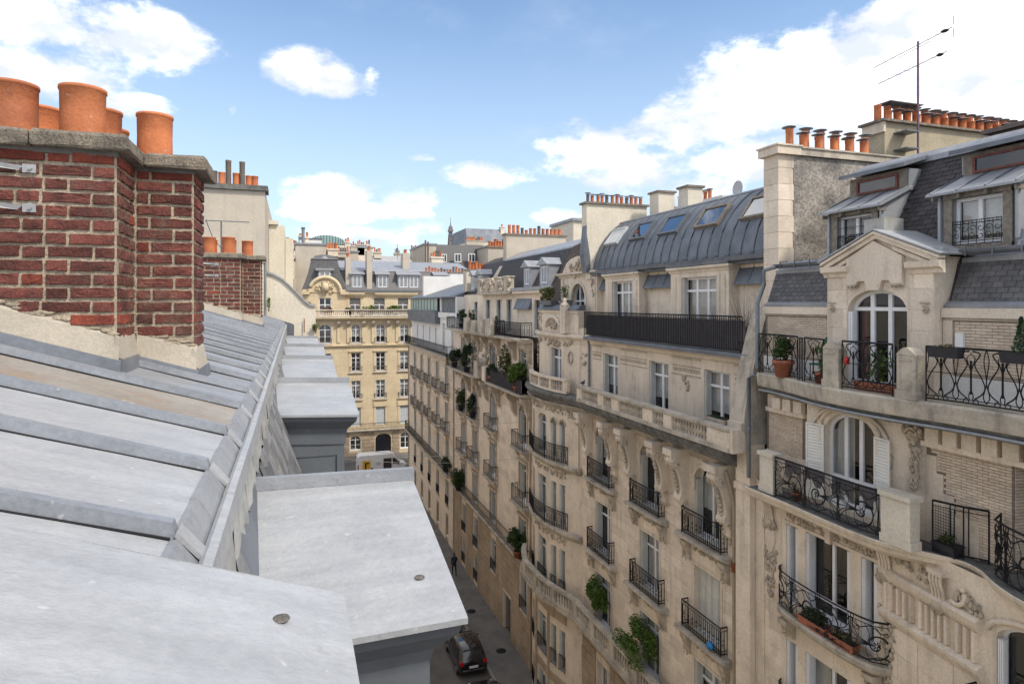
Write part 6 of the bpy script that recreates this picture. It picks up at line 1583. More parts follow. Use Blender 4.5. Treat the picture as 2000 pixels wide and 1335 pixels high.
for h in hc:
    if h[2] < -21: part(Cb, 'entrance_door', MB().box(FA, h[0], h[1], -.28, -.2, h[2], h[3]), 'black_paint'); continue
    window(Cb, FA, h, 0, .22, .07, 2, .76, shutter='reveal', curtain=R.choice(['full', 'half', None]))
    if h[2] < -16: railing(Cb, [FA.p(h[0], .06, 0)[:2], FA.p(h[1], .06, 0)[:2]], h[2], .8, 'bars', 'window_guard', br=.010)
    if len(h) > 4 and h[3] < -5: part(Cb, 'hood_mould', MB().tube([FA.p(p[0], .03, p[1] + .08) for p in arch_pts(h, 10)], .07, 5), 'carved_stone')
for c in colC:
    for z in (-8.7, -12.0): simple_balcony(Cb, FA, c, 1.12, z, o=.42)
    for z in (-2.75, -6.1, -9.6, -12.9): part(Cb, 'window_surround', MB().box(FA, c - .85, c + .85, .021, .16, z + .02, z + .2).box(FA, c - .82, c - .63, .021, .07, z - 2.2, z + .019).box(FA, c + .63, c + .82, .021, .07, z - 2.2, z + .019), 'carved_stone')
simple_balcony(Cb, FA, 0, 0, -15.3, long=(34.7, 53.7))
simple_balcony(Cb, FA, 0, 0, -5.3, 'screen', .75, (34.65, 41.6)); simple_balcony(Cb, FA, 0, 0, -5.3, 'bars', .75, (44.5, 53.7))
cm = MB(); carve(cm, FA, 34.8, 53.5, -6.05, -5.6, .05, 150, .09); carve(cm, FA, 41.5, 49, -4.6, -2.6, .05, 90, .12); part(Cb, 'carved_band', cm, 'carved_stone', kind='stuff')
for k, s in enumerate((40.9, 43.6, 45.6, 48.4, 34.9, 37.6)):
    part(Cb, 'console', MB().profile(FA, s - .2, s + .2, [(0, -5.5), (.7, -5.5), (.66, -5.75), (.4, -6.1), (.25, -6.7), (0, -7.0)]), 'carved_stone')
    part(Cb, 'console', MB().profile(FA, s - .16, s + .16, [(0, -2.4), (.6, -2.4), (.56, -2.6), (.3, -2.9), (.2, -3.4), (0, -3.6)]), 'carved_stone')
# projecting middle with the broken parapet
part(Cb, 'parapet_pier', MB().box(FA, 41.6, 42.3, .3, .85, -5.28, -4.3), 'limestone'); part(Cb, 'parapet_pier', MB().box(FA, 43.4, 44.4, .3, .85, -5.28, -4.1), 'limestone_grimy')
q = simple_balcony(Cb, FA, 0, 0, -2.1, 'scroll', .7, (34.65, 39.9)); simple_balcony(Cb, FA, 0, 0, -2.1, 'bars', .7, (47.2, 53.6))
part(Cb, 'balcony', MB().profile(FA, 40.0, 47.1, [(0, -2.35), (.5, -2.35), (.95, -2.2), (1.0, -2.08), (0, -2.07)]), 'limestone_grimy')
for (a, b, h_) in ((40.0, 41.3, 1.05), (42.2, 43.2, .95), (44.0, 45.0, .85), (46.3, 47.1, 1.0)):
    part(Cb, 'parapet_pier', MB().taper(FA, a, b, .55, .92, -2.07, -2.07 + h_, .03), 'limestone_grimy')
w6c = MB(); f = ff(14.0); hs = [(35.4, 36.8, -2.0, .2), (41.0, 42.2, -2.0, .25), (43.3, 44.5, -2.0, .25), (46.0, 47.2, -2.0, .25), (49.5, 50.6, -2.0, .1)]
wall(w6c, f, 34.55, 53.8, -2.1, .7, hs, .25); part(Cb, 'attic_wall', w6c, 'limestone')
for h in hs: window(Cb, f, h, 0, .15, .07, 2, None, shutter='reveal')
part(Cb, 'cornice', MB().box(f, 34.5, 40.0, -.1, .35, .62, .78), 'limestone'); part(Cb, 'zinc_ledge', MB().box(f, 34.5, 40.2, -.3, .40, .79, 1.0), 'zinc')
part(Cb, 'zinc_ledge', MB().profile(f, 37.2, 40.0, [(0, -.4), (.25, -.4), (.25, -.35), (0, .3)]), 'zinc_old')
part(Cb, 'cornice', MB().box(f, 40.2, 48, -.1, .5, .62, .82), 'limestone_grimy')
cm = MB(); carve(cm, f, 40.4, 47.6, .8, 1.7, .35, 90, .16); part(Cb, 'carved_crest', cm, 'carved_stone', kind='stuff')
for s in (40.9, 43.0, 45.4, 47.4): part(Cb, 'crest_pier', MB().box(f, s - .35, s + .35, .0, .5, .83, 1.75).box(f, s - .42, s + .42, -.05, .56, 1.751, 1.85), 'limestone_grimy')
# slate mansard, zinc dormers
prof = [(14.1, .7), (14.3, .95), (15.5, 3.3), (16.8, 3.9), (24, 3.9), (24, -2), (14.3, -2)]
part(Cb, 'roof', MB().profile(Fr(0, 0, 0, 1, 1, 0), 34.4, 53.7, prof), 'slate_dark')
tiles(Cb, 'slate', (14.32, 34.5, 1.0), (0, 1, 0), (1.2, 0, 2.35), 12.4, 2.6, .3, .17, 'slate_dark', 200, None, th=.014, near=(14, 34, 2), stuff='slate_roofing')
part(Cb, 'zinc_roof_top', MB().profile(Fr(0, 0, 0, 1, 1, 0), 34.4, 46.9, [(15.45, 3.25), (15.5, 3.36), (16.8, 3.97), (24, 3.97), (24, 3.91), (16.8, 3.91)]), 'zinc')
for (c, hw) in ((35.6, .75), (38.6, .62), (49.6, .75), (51.8, .6)):
    D = part(Cb, 'dormer', MB().box(ff(14.2), c - hw, c + hw, -1.6, 0, 1.0, 2.3).plate(ff(14.1), [(c - hw - .12, 2.301), (c + hw + .12, 2.301), (c, 2.75)], -1.9, .1), 'zinc', org=(14.2, c, 1.5))
    window(D, ff(14.2), (c - hw * .62, c + hw * .62, 1.2, 2.2), .03, .02, .06, 2, None, sill=False)
# chimney walls across the roof
def chim_wall(parent, Y, outline, th, m, pots, ztop, r=.11, h=.55, cowl=False, lab=None):
    O = part(parent, 'chimney_wall', MB().plate(Fr(0, Y, 1, 0, 0, -1), outline, -th, 0), m, lab, org=(outline[0][0], Y, ztop))
    xs_ = [p[0] for p in outline if p[1] > ztop - .05]
    part(O, 'cap_slab', MB().box(ID, min(xs_) - .12, max(xs_) + .12, Y - .1, Y + th + .1, ztop, ztop + .12), 'cap_concrete')
    for (x, mm, hh) in pots: chimney_pot(O, (x, Y + th / 2, ztop + .12), r, hh, mm, cowl, 10)
    return O
def rowp(x0, x1, n, h=.5): return [(x0 + (x1 - x0) * (k + .5) / n, 'terracotta' if R.random() < .75 else 'pot_dark', h * R.choice((.7, 1, 1, 1.4))) for k in range(n)]
chim_wall(Cb, 47.0, [(13.9, .6), (15.6, 3.4), (15.6, 5.3), (20.6, 5.3), (20.6, 0)], .8, 'plain_plaster', rowp(15.8, 20.4, 13, .5), 5.3, .13, lab='tall weathered chimney wall crossing the slate roof')
chim_wall(Cb, 53.9, [(14.1, -2.2), (14.1, 2.9), (16.2, 2.9), (16.2, 4.9), (18.2, 4.9), (18.2, 0)], .6, 'plain_plaster', rowp(16.3, 18.1, 7, .48), 4.9, .13)
cx = chim_wall(Cb, 52.9, [(14.0, 1.0), (14.0, 2.8), (16.0, 2.8), (16.0, 1.0)], .5, 'cream_plaster', rowp(14.2, 15.9, 6, .5), 2.8, .13)
part(Cb, 'rear_wall', MB().box(ID, 15.0, 24, 34.55, 53.8, -21.5, -.5), 'plain_plaster')
downpipe(Cb, [(12.98, 34.75, -5.5), (12.98, 34.75, -21.3)], .06, 'beige_pipe'); downpipe(Cb, [(13.0, 53.6, -5.5), (13.0, 53.6, -21.3)], .06, 'beige_pipe')

Db = thing('apartment_building', (16, 65, -21.5), 'farthest house on the right row with a white rendered top storey', 'building')
colD = (56.4, 60.3, 64.3, 68.3, 72.3)
hd_ = []
for c in colD: hd_ += [(c - .6, c + .6, -8.0, -5.7), (c - .6, c + .6, -11.35, -9.0), (c - .6, c + .6, -14.75, -12.4), (c - .6, c + .6, -18.1, -16.0), (c - .5, c + .5, -21.0, -19.2)]
wd_ = MB(); wall(wd_, FA, 53.9, 76.5, -21.5, -4.75, hd_, .3); part(Db, 'wall', wd_, 'brown_stone')
pieces(Db, 'stone_block', FA, courses(53.95, 76.4, -21.4, -4.85, .5, 1.3, .02, [(h[0] - .1, h[1] + .1, h[2] - .1, h[3] + .1) for h in hd_], jit=.1), 0, .02, 'limestone_block', c=.02, cz=.03, limit=160, near=(13, 54, -8))
for h in hd_: window(Db, FA, h, 0, .2, .07, 2, None, shutter='reveal' if h[2] > -19 else None, curtain=R.choice(['full', 'half', None]))
for c in colD:
    for z in (-8.1, -11.45): simple_balcony(Db, FA, c, 1.05, z, o=.4)
    railing(Db, [FA.p(c - .6, .06, 0)[:2], FA.p(c + .6, .06, 0)[:2]], -18.1, .8, 'bars', 'window_guard', br=.010)
    part(Db, 'window_surround', MB().box(FA, c - .8, c - .61, .021, .07, -8, -5.5).box(FA, c + .61, c + .8, .021, .07, -8, -5.5).box(FA, c - .85, c + .85, .021, .12, -5.49, -5.3), 'limestone'); part(Db, 'window_surround', MB().box(FA, c - .8, c - .61, .021, .07, -11.35, -8.9).box(FA, c + .61, c + .8, .021, .07, -11.35, -8.9).box(FA, c - .85, c + .85, .021, .12, -8.89, -8.7), 'limestone')
simple_balcony(Db, FA, 0, 0, -4.7, 'bars', .55, (53.95, 76.4)); simple_balcony(Db, FA, 0, 0, -14.9, 'bars', .5, (53.95, 76.4))
fw_ = ff(13.45); ht = [(55.2, 56.3, -4.5, -1.9), (58.8, 59.9, -4.5, -1.9), (62.6, 63.2, -4.4, -2.4), (65.6, 66.2, -4.4, -2.4), (69.0, 69.6, -4.4, -2.4), (72.5, 73.1, -4.4, -2.4)]
wt = MB(); wall(wt, fw_, 53.95, 76.4, -4.7, -1.35, ht, .25); part(Db, 'white_wall', wt, 'white_render')
for h in ht: window(Db, fw_, h, 0, .18, .06, 1, None, shutter='closed' if h[1] - h[0] > 1 else None, curtain='full')
part(Db, 'white_band', MB().box(fw_, 53.95, 60.9, 0, .2, -1.35, -.85), 'white_render'); part(Db, 'zinc_band', MB().box(fw_, 60.95, 76.4, 0, .5, -2.0, -.75), 'zinc_old')
part(Db, 'attic_wall', MB().box(ff(13.6), 53.95, 60.5, -.5, .02, -.85, .5), 'zinc_dark'); part(Db, 'attic_post', MB().box(ff(13.6), 60.55, 61.3, -.5, .1, -.85, .5), 'white_render')
vg = MB(); f = ff(13.3)
for k in range(10): vg.box(f, 61.4 + 1.65 * k, 61.5 + 1.65 * k, -.05, .03, -.74, .5)
part(Db, 'veranda_frame', vg, 'zinc_dark', kind='stuff'); 
for k in range(9): part(Db, 'veranda_pane', MB().box(f, 61.51 + 1.65 * k, 63.04 + 1.65 * k, -.02, 0, -.72, .48), 'glass_green')
part(Db, 'roof', MB().profile(Fr(0, 0, 0, 1, 1, 0), 53.9, 76.5, [(13.05, .5), (13.05, .6), (17.5, 2.1), (24, 2.3), (24, .5)]), 'zinc_old')
part(Db, 'corner_pier', MB().box(ff(13.45), 53.5, 53.94, -.6, .2, -4.7, .55), 'white_render')
chim_wall(Db, 70.0, [(13.6, .4), (13.6, 3.0), (16.6, 3.0), (16.6, 3.4), (18.8, 3.4), (18.8, .4)], .6, 'white_render', rowp(13.8, 18.6, 14, .42), 3.4, .13)
part(Db, 'rear_wall', MB().box(ID, 15.0, 24, 53.95, 76.4, -21.5, .45), 'plain_plaster')
downpipe(Db, [(13.0, 76.2, -5), (13.0, 76.2, -21.3)], .06, 'beige_pipe')

# ================================================================ the sunlit front closing the street
E_ = thing('apartment_building', (10, 96, -21.5), 'honey coloured corner block closing the street with a domed pavilion and balustrade', 'building')
FE = Fr(0, 92, 1, 0, 0, -1)
xc = (8.3, 11.7, 15.1, 18.5, 21.9); he = []
for c in (4.15,) + xc:
    w_ = .95 if c > 5 else 1.2
    he += [(c - w_ * .68, c + w_ * .68, -5.55, -2.95, .55), (c - w_ * .68, c + w_ * .68, -9.55, -6.95), (c - w_ * .68, c + w_ * .68, -13.4, -10.85), (c - w_ * .68, c + w_ * .68, -17.2, -14.7)]
door = (11.0, 13.2, -21.4, -18.5, .7); he += [door, (7.5, 9.0, -20.6, -18.6, .6), (14.5, 16.0, -20.8, -18.5, .6), (3.3, 4.9, -20.8, -18.5, .6)]
we = MB(); wall(we, FE, .8, 26, -21.5, -1.9, he, .3); part(E_, 'wall', we, 'yellow_stone')
for h in he:
    if h is door: part(E_, 'carriage_door', MB().box(FE, h[0], h[1], -.28, -.2, h[2], h[3] - .05), 'black_paint'); continue
    window(E_, FE, h, 0, .22, .09, 2, .72, bars=2 if -15 < h[2] < -5.6 else 1, shutter='closed' if -18 < h[2] < -16 else None, shut_mat='grey_paint', curtain='tied' if h[2] == -13.4 else R.choice([None, None, 'half']))
def cornE(s0, s1, z, o=.3, h=.35, m='yellow_stone'): part(E_, 'cornice', MB().profile(FE, s0, s1, [(0, z - h), (o * .4, z - h * .8), (o * .5, z - h * .4), (o, z - h * .3), (o, z), (0, z + .05)]), m)
cornE(.8, 26, -5.85, .3); cornE(.8, 26, -17.75, .6, .4, 'limestone_grimy'); cornE(.8, 26, -1.95, .8, .5)
for c in xc + (4.15,):
    for z in (-5.6, -9.6, -13.45):
        q = part(E_, 'window_sill', MB().box(FE, c - 1.0, c + 1.0, 0, .25, z - .15, z), 'limestone')
        railing(q, [FE.p(c - .85, .03, 0)[:2], FE.p(c - .85, .2, 0)[:2], FE.p(c + .85, .2, 0)[:2], FE.p(c + .85, .03, 0)[:2]], z, .75, 'bars', sp=.16, t=.012)
    if c > 5:
        part(E_, 'window_surround', MB().box(FE, c - .95, c - .66, 0, .06, -9.5, -6.8).box(FE, c + .66, c + .95, 0, .06, -9.5, -6.8).box(FE, c - 1.0, c + 1.0, 0, .2, -6.79, -6.6), 'yellow_stone')
        part(E_, 'window_surround', MB().box(FE, c - .95, c - .66, 0, .06, -17.1, -14.6).box(FE, c + .66, c + .95, 0, .06, -17.1, -14.6).box(FE, c - 1.0, c + 1.0, 0, .16, -14.59, -14.0), 'yellow_stone')
for c in (6.6, 10.0, 13.4, 16.8, 20.2):
    part(E_, 'pilaster', MB().box(FE, c - .85, c - .45, 0, .14, -5.45, -2.7).box(FE, c + .45, c + .85, 0, .14, -5.45, -2.7), 'yellow_stone')
    for e in (-.65, .65): part(E_, 'console', MB().profile(FE, c + e - .22, c + e + .22, [(0, -2.46), (.7, -2.46), (.6, -2.8), (.2, -3.3), (0, -3.5)]), 'carved_stone')
railing(E_, [(.9, 91.45), (26, 91.45)], -17.7, .9, 'bars', sp=.18, label='first floor railing of the honey coloured block')
pieces(E_, 'rusticated_block', FE, courses(.85, 25.9, -21.4, -18.2, .5, 1.4, .06, [(h[0] - .15, h[1] + .15, h[2] - .1, h[3] + .15) for h in he if h[2] < -20], jit=.1), 0, .07, 'brown_stone', c=.03, cz=.08, limit=100)
pieces(E_, 'stone_block', FE, courses(.85, 25.9, -17.2, -6.3, .62, 1.7, .02, [(h[0] - .35, h[1] + .35, h[2] - .2, h[3] + .3) for h in he if -18 < h[2] < -6], jit=.1), 0, .012, 'yellow_stone', c=.01, cz=.02, limit=150)
bq = part(E_, 'balustrade', MB().box(FE, .8, 7.4, .45, .75, -1.89, -1.65).box(FE, .8, 7.4, .42, .78, -.98, -.85), 'limestone', label='pale stone balustrade of the left pavilion')
sb_ = mesh_of(MB().lathe((0, 0, 0), [(.09, 0), (.10, .2), (.05, .4), (.09, .65)], 6), 'baluster', 'limestone')
for k in range(24): o = bpy.data.objects.new('baluster', sb_); place(o, bq, (1.0 + .27 * k, 91.4, -1.65))
bq = part(E_, 'balustrade', MB().box(FE, 7.45, 26, .45, .75, -1.89, -1.65).box(FE, 7.45, 26, .42, .78, -.98, -.85), 'limestone_grimy', label='darker stone balustrade along the terrace')
part(bq, 'planter_ledge', MB().box(FE, 7.6, 26, -.1, .35, -1.2, -.84), 'limestone')
for k in range(68): o = bpy.data.objects.new('baluster', bme2); place(o, bq, (7.7 + .27 * k, 91.4, -1.65)); o.scale = (1.5, 1.5, 1.15)
# attic storey and mansard
fa = Fr(0, 93.2, 1, 0, 0, -1); ha = [(c - .75, c + .75, -1.7, .75) for c in xc]
wa = MB(); wall(wa, fa, 6.4, 26, -1.9, 1.6, ha, .25); part(E_, 'attic_wall', wa, 'yellow_stone')
for h in ha: window(E_, fa, h, 0, .15, .09, 2, .6)
for a, b in ((7.2, 9.6), (11.0, 17.2)): part(E_, 'cornice', MB().profile(fa, a, b, [(0, .9), (.3, 1.0), (.5, 1.3), (.5, 1.5), (0, 1.6)]), 'yellow_stone')
ym = [(93.2, 1.5), (93.5, 1.9), (95.0, 4.7), (104, 6.6), (108, 6.6), (108, -2), (93.5, -2)]
part(E_, 'roof', MB().extr([(6.4, y, z) for y, z in ym], [(26, y, z) for y, z in ym]), 'slate')
part(E_, 'zinc_roof_top', MB().extr([(6.4, y, z) for y, z in ((94.9, 4.7), (95, 4.82), (104, 6.7), (104, 6.61))], [(26, y, z) for y, z in ((94.9, 4.7), (95, 4.82), (104, 6.7), (104, 6.61))]), 'zinc')
part(E_, 'gutter', MB().box(fa, 6.4, 26, .2, .55, 1.6, 1.85), 'zinc_dark')
for c, hw in ((8.6, .8), (12.2, .8), (16.0, 1.5), (20.8, .9)):
    D = part(E_, 'dormer', MB().box(Fr(0, 93.7, 1, 0, 0, -1), c - hw - .1, c + hw + .1, -1.5, 0, 1.9, 4.1).extr([(c - hw - .3, 93.4, 4.11), (c + hw + .3, 93.4, 4.11), (c + hw + .2, 96.2, 5.0), (c - hw - .2, 96.2, 5.0)], [(c - hw - .3, 93.4, 4.2), (c + hw + .3, 93.4, 4.2), (c + hw + .2, 96.2, 5.1), (c - hw - .2, 96.2, 5.1)]), 'zinc', org=(c, 93.7, 2))
    for u in ((c,) if hw < 1 else (c - .75, c + .75)): window(D, Fr(0, 93.7, 1, 0, 0, -1), (u - .6, u + .6, 2.3, 3.95), .04, .02, .09, 2, None, sill=False)
# the domed pavilion
wp = MB(); fpv = Fr(0, 92.3, 1, 0, 0, -1); hp = (3.35, 4.95, -1.7, .75); wall(wp, fpv, 1.2, 6.9, -1.9, 1.9, [hp], .25); part(E_, 'pavilion_wall', wp, 'yellow_stone')
window(E_, fpv, hp, 0, .15, .10, 2, .6)
wp2 = MB().poly([(6.9, 92.3, -1.9), (6.9, 93.4, -1.9), (6.9, 93.4, 1.9), (6.9, 92.3, 1.9)]); part(E_, 'pavilion_side', wp2, 'yellow_stone')
arc = lambda r: [(4.15 + r * math.cos(math.pi * i / 14), 1.5 + r * math.sin(math.pi * i / 14)) for i in range(15)]
part(E_, 'round_pediment', MB().plate(fpv, arc(2.1), -.3, .1), 'yellow_stone')
part(E_, 'pediment_moulding', MB().tube([fpv.p(s, .2, z) for s, z in arc(2.1)], .28, 6).box(fpv, 1.0, 2.1, 0, .5, 1.2, 1.6).box(fpv, 6.2, 7.3, 0, .5, 1.2, 1.6), 'yellow_stone')
cm = MB(); carve(cm, fpv, 2.9, 5.4, 1.3, 3.0, .15, 40, .2, 'disc'); cm.lathe(fpv.p(4.15, .3, 1.6), [(.001, 0), (.4, .1), (.5, .6), (.4, 1.1), (.001, 1.3)], 12); part(E_, 'carved_cartouche', cm, 'yellow_stone')
dome = MB(); rings = [(1.5, 1.9, 3.0), (1.9, 3.2, 2.55), (2.1, 4.5, 2.1), (2.35, 6.2, 1.75), (2.9, 6.7, 1.2), (3.5, 6.85, .5)]
vs = []
for ins, z, r in rings:
    vs += [(4.15 - r, 93.0 + ins * .35, z), (4.15 + r, 93.0 + ins * .35, z), (4.15 + r, 98, z), (4.15 - r, 98, z)]
dome.add(vs, [(i * 4 + j, i * 4 + (j + 1) % 4, i * 4 + 4 + (j + 1) % 4, i * 4 + 4 + j) for i in range(5) for j in range(4)] + [(20, 21, 22, 23)])
part(E_, 'domed_roof', dome, 'slate'); part(E_, 'dome_cap', MB().box(ID, 2.35, 5.95, 93.7, 98, 6.21, 6.32).ball((4.15, 95.5, 6.3), (1.6, 1.8, .6), 12, 6), 'zinc')
part(E_, 'dormer', MB().box(Fr(0, 93.2, 1, 0, 0, -1), 3.25, 5.05, -1.5, 0, 3.3, 4.55).box(Fr(0, 93.2, 1, 0, 0, -1), 2.9, 5.4, -1.5, .25, 4.56, 4.9), 'zinc')
window(E_, Fr(0, 93.2, 1, 0, 0, -1), (3.45, 4.85, 3.35, 4.45), .04, .02, .1, 2, None, sill=False)
part(E_, 'rear_wall', MB().box(ID, .8, 26, 93.4, 108, -21.5, -.1), 'plain_plaster')
for (x, y, w_, z0, z1) in ((10.35, 93.6, .75, 1.9, 7.6), (16.2, 97, 1.0, 4.5, 7.6), (7.4, 93.9, .7, 1.9, 6.6)):
    q = part(E_, 'chimney', MB().box(ID, x - w_ / 2, x + w_ / 2, y, y + 2.2, z0, z1), 'plain_plaster', org=(x, y, z1))
    for k in range(3): chimney_pot(q, (x, y + .4 + .6 * k, z1), .16, .6, 'terracotta', False, 8)

# ================================================================ left row beyond our roof
N_ = thing('apartment_building', (-6, 24, -21.5), 'tall rendered party wall with small pots just beyond the near roof', 'building')
q = part(N_, 'party_wall', MB().box(ID, -11, -.82, 21.0, 30, -21.5, 3.42), 'plain_plaster', org=(-3, 21, 3))
part(q, 'cap_slab', MB().box(ID, -11, -.74, 20.9, 21.8, 3.43, 3.58), 'dark_stone')
for i, px in enumerate((419, 433, 446, 461, 473, 486, 498)):
    tt = (px - 1000) / 1250.0; x = 21.4 * (.3233 + .9463 * tt) / (.9463 - .3233 * tt)
    chimney_pot(q, (x, 21.4, 3.58), .085 if i in (0, 2, 4) else .10, (.45, .42, .80, .42, .78, .36, .36)[i], 'pot_dark' if i in (0, 2, 4) else 'terracotta', False, 12)
part(N_, 'stepped_wall', MB().box(ID, -.81, -.3, 24, 30, -21.5, 2.75).box(ID, -.9, -.5, 23.9, 24.5, 2.76, 2.9), 'cream_plaster'); part(N_, 'stepped_wall', MB().box(ID, -.29, .0, 26, 30, -21.5, 2.5), 'cream_plaster')
part(N_, 'wall', MB().box(ID, -6, .5, 26, 76, -21.5, -2.0), 'limestone')
S_ = thing('apartment_building', (-2, 20, -21.5), 'low house end with a sloping plastered gable beside the brick chimney', 'building')
ol = [(-2.3, -2.2), (-2.3, .92), (-.95, .90), (-.55, .80), (-.30, .66), (.05, .32), (.32, .02), (.46, -.08), (.62, -.10), (.62, -2.6), (.5, -2.6)]
part(S_, 'gable_wall', MB().plate(Fr(0, 19.72, 1, 0, 0, -1), ol, -5.9, 0), 'cream_plaster')
part(S_, 'zinc_verge', MB().extr([(x, 19.66, z + .01) for x, z in ol[1:9]] + [(x, 19.66, z + .07) for x, z in ol[8:0:-1]], [(x, 25.7, z + .01) for x, z in ol[1:9]] + [(x, 25.7, z + .07) for x, z in ol[8:0:-1]]), 'zinc_bright')
part(S_, 'pier', MB().box(ID, -1.12, -.80, 19.3, 19.71, -1.5, 1.15).box(ID, -1.16, -.76, 19.26, 19.71, 1.151, 1.25), 'cream_plaster')
downpipe(S_, [(-.76, 19.55, 1.3), (-.76, 19.5, -.6)], .035, 'grey_pipe', collars=False)
downpipe(S_, [(.30, 19.65, -.45), (.30, 19.65, -.85)], .015, 'rust', name='vent_pipe', collars=False)
part(S_, 'wall', MB().box(ID, -2.3, .5, 19.75, 25.6, -21.5, -2.65), 'limestone')

# ================================================================ roofs far away
def XY(px, Y): t = (px - 1000) / 1250.0; k = (.32328 + .94630 * t) / (.94630 - .32328 * t); return k * Y
def Zp(px, py, Y): t = (px - 1000) / 1250.0; d = Y / (.94630 - .32328 * t); return -(py - 592) / 1250.0 * d
def house(px0, px1, py, Y, dep, m, label, roof=None, wins=(), chims=(), zb=-21.5, name='distant_house', slope=None, cat='house'):
    x0, x1 = XY(px0, Y), XY(px1, Y); zt = Zp((px0 + px1) / 2, py, Y)
    t = thing(name, ((x0 + x1) / 2, Y, -21.5), label, cat)
    if slope:
        zs = Zp((px0 + px1) / 2, slope, Y); k = (zt - zs) * .35
        part(t, 'wall', MB().box(ID, x0, x1, Y, Y + dep, zb, zs), m)
        rm = MB(); rm.extr([(x0, Y, zs + .01), (x0, Y + k, zt), (x0, Y + dep, zt), (x0, Y + dep, zs + .01)], [(x1, Y, zs + .01), (x1, Y + k, zt), (x1, Y + dep, zt), (x1, Y + dep, zs + .01)])
        part(t, 'roof', rm, roof)
    else:
        part(t, 'wall', MB().box(ID, x0, x1, Y, Y + dep, zb, zt), m)
        part(t, 'roof', MB().box(ID, x0 - .2, x1 + .2, Y - .2, Y + dep, zt + .01, zt + .3), roof or 'zinc')
    f = Fr(0, Y - (0 if not slope else -.0), 1, 0, 0, -1)
    for (a, b, c_, d_) in wins:
        u0, u1, z1, z0 = XY(a, Y), XY(b, Y), Zp(a, c_, Y), Zp(a, d_, Y)
        w_ = part(t, 'window', MB().box(f, u0, u1, .05, .35, z0, z1), 'white_paint')
        part(w_, 'pane', MB().box(f, u0 + (u1 - u0) * .12, (u0 + u1) / 2 - (u1 - u0) * .05, .351, .37, z0 + (z1 - z0) * .1, z1 - (z1 - z0) * .1), 'car_glass')
        part(w_, 'pane', MB().box(f, (u0 + u1) / 2 + (u1 - u0) * .05, u1 - (u1 - u0) * .12, .351, .37, z0 + (z1 - z0) * .1, z1 - (z1 - z0) * .1), 'car_glass')
    for (a, b, c_, d_, n, dy) in chims:
        yy = Y + dy; u0, u1, z1, z0 = XY(a, yy), XY(b, yy), Zp(a, c_, yy), Zp(a, d_, yy)
        q = part(t, 'chimney', MB().box(ID, u0, u1, yy, yy + 2, z0, z1).box(ID, u0 - .15, u1 + .15, yy - .15, yy + 2.1, z1 + .001, z1 + .25), R.choice(['plain_plaster', 'cream_plaster', 'limestone']), org=(u0, yy, z1))
        for k in range(n): chimney_pot(q, (u0 + (u1 - u0) * (k + .5) / n, yy + 1, z1 + .25), min(.3, (u1 - u0) / n * .42), R.choice((.5, .7, .9)) * (1 + Y / 500), 'terracotta' if R.random() < .7 else 'pot_dark', False, 8)
    return t
house(577, 637, 478, 112, 12, 'plain_plaster', 'plain beige house end rising behind the domed pavilion', chims=((597, 603, 465, 478, 1, 1), (640, 660, 488, 500, 6, 2)))
house(536, 575, 503, 108, 10, 'brown_stone', 'old brown house with a brick stack left of the beige house end', chims=((541, 549, 497, 505, 3, 1), (558, 574, 505, 545, 4, -1)))
house(537, 596, 488, 150, 12, 'cream_plaster', 'pale low house seen above the brown stack', 'zinc', chims=((540, 556, 481, 489, 4, 0), (566, 578, 478, 490, 3, 3)))
house(585, 628, 467, 170, 10, 'white_render', 'white roof cabin with a dark lid among the far chimneys', 'zinc_dark', chims=((583, 590, 462, 475, 1, 2),))
house(636, 700, 492, 130, 10, 'plain_plaster', 'beige house with several small chimneys beside the green glass roof', 'zinc', chims=((636, 660, 487, 500, 6, 0), (660, 682, 494, 502, 5, -2), (674, 683, 474, 495, 2, 2)))
house(684, 728, 484, 160, 12, 'limestone', 'stack of pale blocks on the skyline left of the silver roof', 'zinc', chims=((685, 697, 482, 498, 3, -1), (698, 712, 479, 498, 4, 0), (715, 724, 479, 498, 2, 1)))
house(728, 812, 500, 140, 14, 'plain_plaster', 'long silver zinc roof on the skyline', 'zinc_bright', chims=((731, 745, 494, 504, 4, 0), (804, 815, 488, 505, 3, 0), (772, 782, 496, 502, 4, 2)), slope=512)
house(829, 852, 478, 124, 14, 'plain_plaster', 'narrow beige house side with black flue pipes', 'zinc', chims=((843, 866, 504, 533, 5, -20),))
house(852, 958, 477, 125, 14, 'cream_plaster', 'grey slate mansard with four white dormer windows', 'slate', wins=((862, 872, 496, 512), (887, 900, 495, 512), (914, 927, 495, 512), (941, 953, 496, 511)), slope=534)
house(912, 990, 446, 210, 20, 'cream_plaster', 'tall blue grey mansard on the horizon right of the iron tower', 'roofing_far', chims=((911, 945, 470, 478, 9, -2), (978, 986, 444, 460, 1, 1)), slope=474)
house(955, 995, 482, 118, 10, 'plain_plaster', 'beige chimney stack crowned with red pots right of the four dormers', 'zinc', chims=((956, 990, 480, 484, 8, 0),))
house(1050, 1105, 500, 100, 10, 'cream_plaster', 'cream house glimpsed behind the slate dormers', 'zinc')
house(1120, 1150, 432, 60, 6, 'cream_plaster', 'small pale cabin behind the long chimney wall', 'zinc', zb=0)
fl = MB(); 
for px in (831, 836): x = XY(px, 122.5); fl.tube([(x, 122.5, Zp(px, 530, 122.5)), (x, 122.5, Zp(px, 470, 122.5))], .16, 8)
solo('flue_pipe', fl, 'iron', 'pair of black flue pipes up the beige house side', 'pipe') if False else None
for k, (px, top) in enumerate(((831, 469), (836, 472))):
    x = XY(px, 122.5); solo('flue_pipe', MB().tube([(0, 0, -6), (0, 0, 0)], .17, 8), 'pot_dark', ('left' if k == 0 else 'right') + ' one of two dark flues on the narrow beige house side', 'flue', 'pair of tall flues', org=(0, 0, 0)).location = (x, 122.5, Zp(px, top, 122.5) + H)
